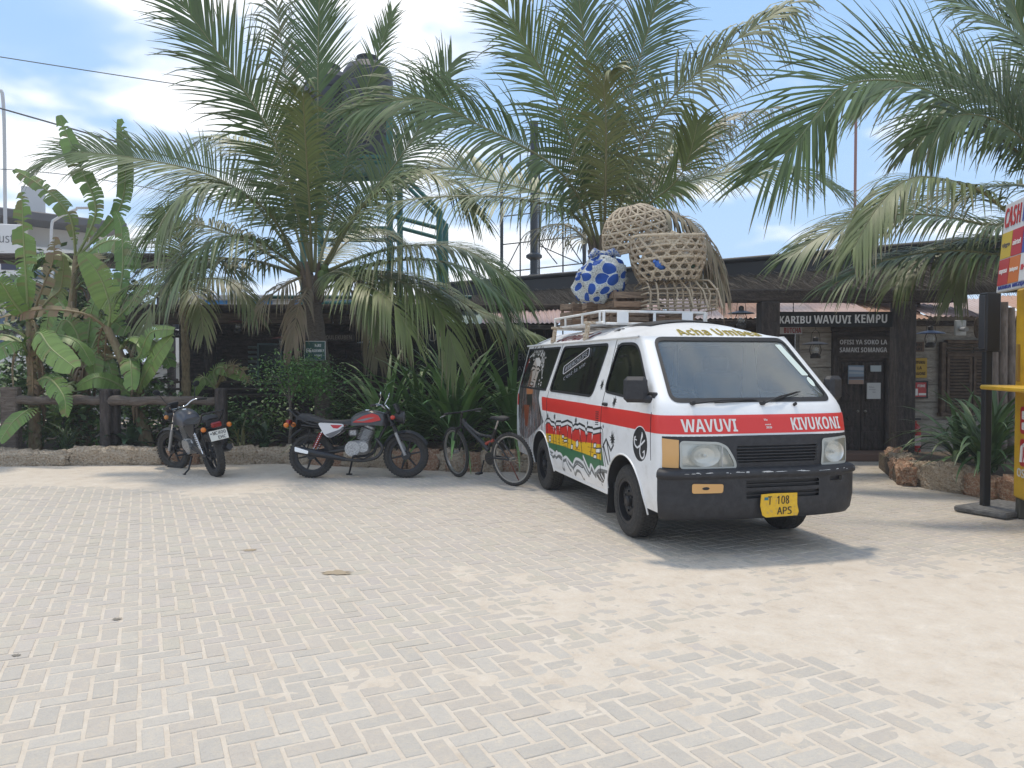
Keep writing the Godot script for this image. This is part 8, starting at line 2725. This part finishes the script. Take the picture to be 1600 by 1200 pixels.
	for y in [1.1, 2.3, 3.4, 4.05]: add_box(fw, "beam", Vector3(2.2, y, 0.02), Vector3(4.7, 0.12, 0.14), M.timber, 0.015)
	add_box(fw, "roof", Vector3(2.2, 4.15, -0.8), Vector3(4.9, 0.08, 2.4), M.timber, 0.02)
	for k in 5: add_box(fw, "screen_board", Vector3(0.3 + k * 0.95, 2.85, -0.5), Vector3(0.55, 0.9, 0.05), mat(0.03, 0.04, 0.06, 0.5), 0.01)

func build_materials_2():
	M.timber2 = textured(mat(1, 1, 1, 0.88), noise_img(92, 0.012, [Color(0.022, 0.019, 0.018), Color(0.044, 0.036, 0.032), Color(0.075, 0.06, 0.05)], 512, 5), Vector3(0.6, 2.2, 2.2), true, bump_img(93, 0.05, 512, 5, 7.0), 0.8)
	M.rail2 = textured(mat(1, 1, 1, 0.9), noise_img(94, 0.012, [Color(0.045, 0.034, 0.026), Color(0.085, 0.064, 0.048), Color(0.13, 0.10, 0.078)], 512, 5), Vector3(0.5, 2.5, 2.5), true)
	M.board = textured(mat(1, 1, 1, 0.9), noise_img(95, 0.012, [Color(0.20, 0.18, 0.15), Color(0.34, 0.305, 0.26), Color(0.42, 0.385, 0.33)], 512, 6), Vector3(0.5, 2.0, 2.0), true, bump_img(96, 0.04, 512, 5, 6.0), 0.7)
	M.board2 = textured(mat(1, 1, 1, 0.9), noise_img(97, 0.012, [Color(0.17, 0.155, 0.13), Color(0.30, 0.275, 0.235), Color(0.38, 0.35, 0.30)], 512, 6), Vector3(0.5, 2.0, 2.0), true, bump_img(96, 0.04, 512, 5, 6.0), 0.7)
	M.wood = textured(mat(1, 1, 1, 0.8), noise_img(98, 0.012, [Color(0.045, 0.03, 0.02), Color(0.09, 0.06, 0.04), Color(0.14, 0.10, 0.065)], 256, 5), Vector3(2, 2, 2), true)
	M.wood2 = mat(0.025, 0.018, 0.013, 0.9)
	M.pole = textured(mat(1, 1, 1, 0.9), noise_img(99, 0.02, [Color(0.11, 0.085, 0.07), Color(0.22, 0.175, 0.145), Color(0.31, 0.26, 0.22)], 256, 5), Vector3(3, 0.7, 3), true, bump_img(96, 0.04, 256, 5, 6.0), 0.7)
	M.slab = textured(mat(1, 1, 1, 0.9), noise_img(90, 0.03, [Color(0.05, 0.05, 0.05), Color(0.12, 0.12, 0.12), Color(0.2, 0.2, 0.195)], 256, 5), Vector3(2, 2, 2), true)
	M.green = mat(0.02, 0.13, 0.11, 0.5)
	M.iron = mat(0.06, 0.07, 0.085, 0.55, 0.2)
	var tin := func(sd: int, a: Color, b: Color, c: Color) -> StandardMaterial3D:
		return textured(mat(1, 1, 1, 0.6), noise_img(sd, 0.012, [a, b, b, c], 256, 5), Vector3(1.2, 1.2, 1.2), true)
	M.tin_pink = tin.call(120, Color(0.30, 0.16, 0.13), Color(0.46, 0.33, 0.31), Color(0.52, 0.42, 0.41))
	M.tin_pink2 = tin.call(121, Color(0.34, 0.2, 0.17), Color(0.45, 0.36, 0.35), Color(0.5, 0.44, 0.42))
	M.tin_rust = tin.call(122, Color(0.26, 0.11, 0.06), Color(0.42, 0.23, 0.15), Color(0.50, 0.36, 0.29))
	M.tin_green = tin.call(123, Color(0.20, 0.27, 0.24), Color(0.32, 0.41, 0.38), Color(0.36, 0.44, 0.41))

func build_all():
	build_materials_2()
	build_beds()
	build_dark_house()
	build_gate_house()
	build_far()
	build_stand_and_kiosk()
	build_plants()
	build_van()
	build_cargo()
	build_bikes()
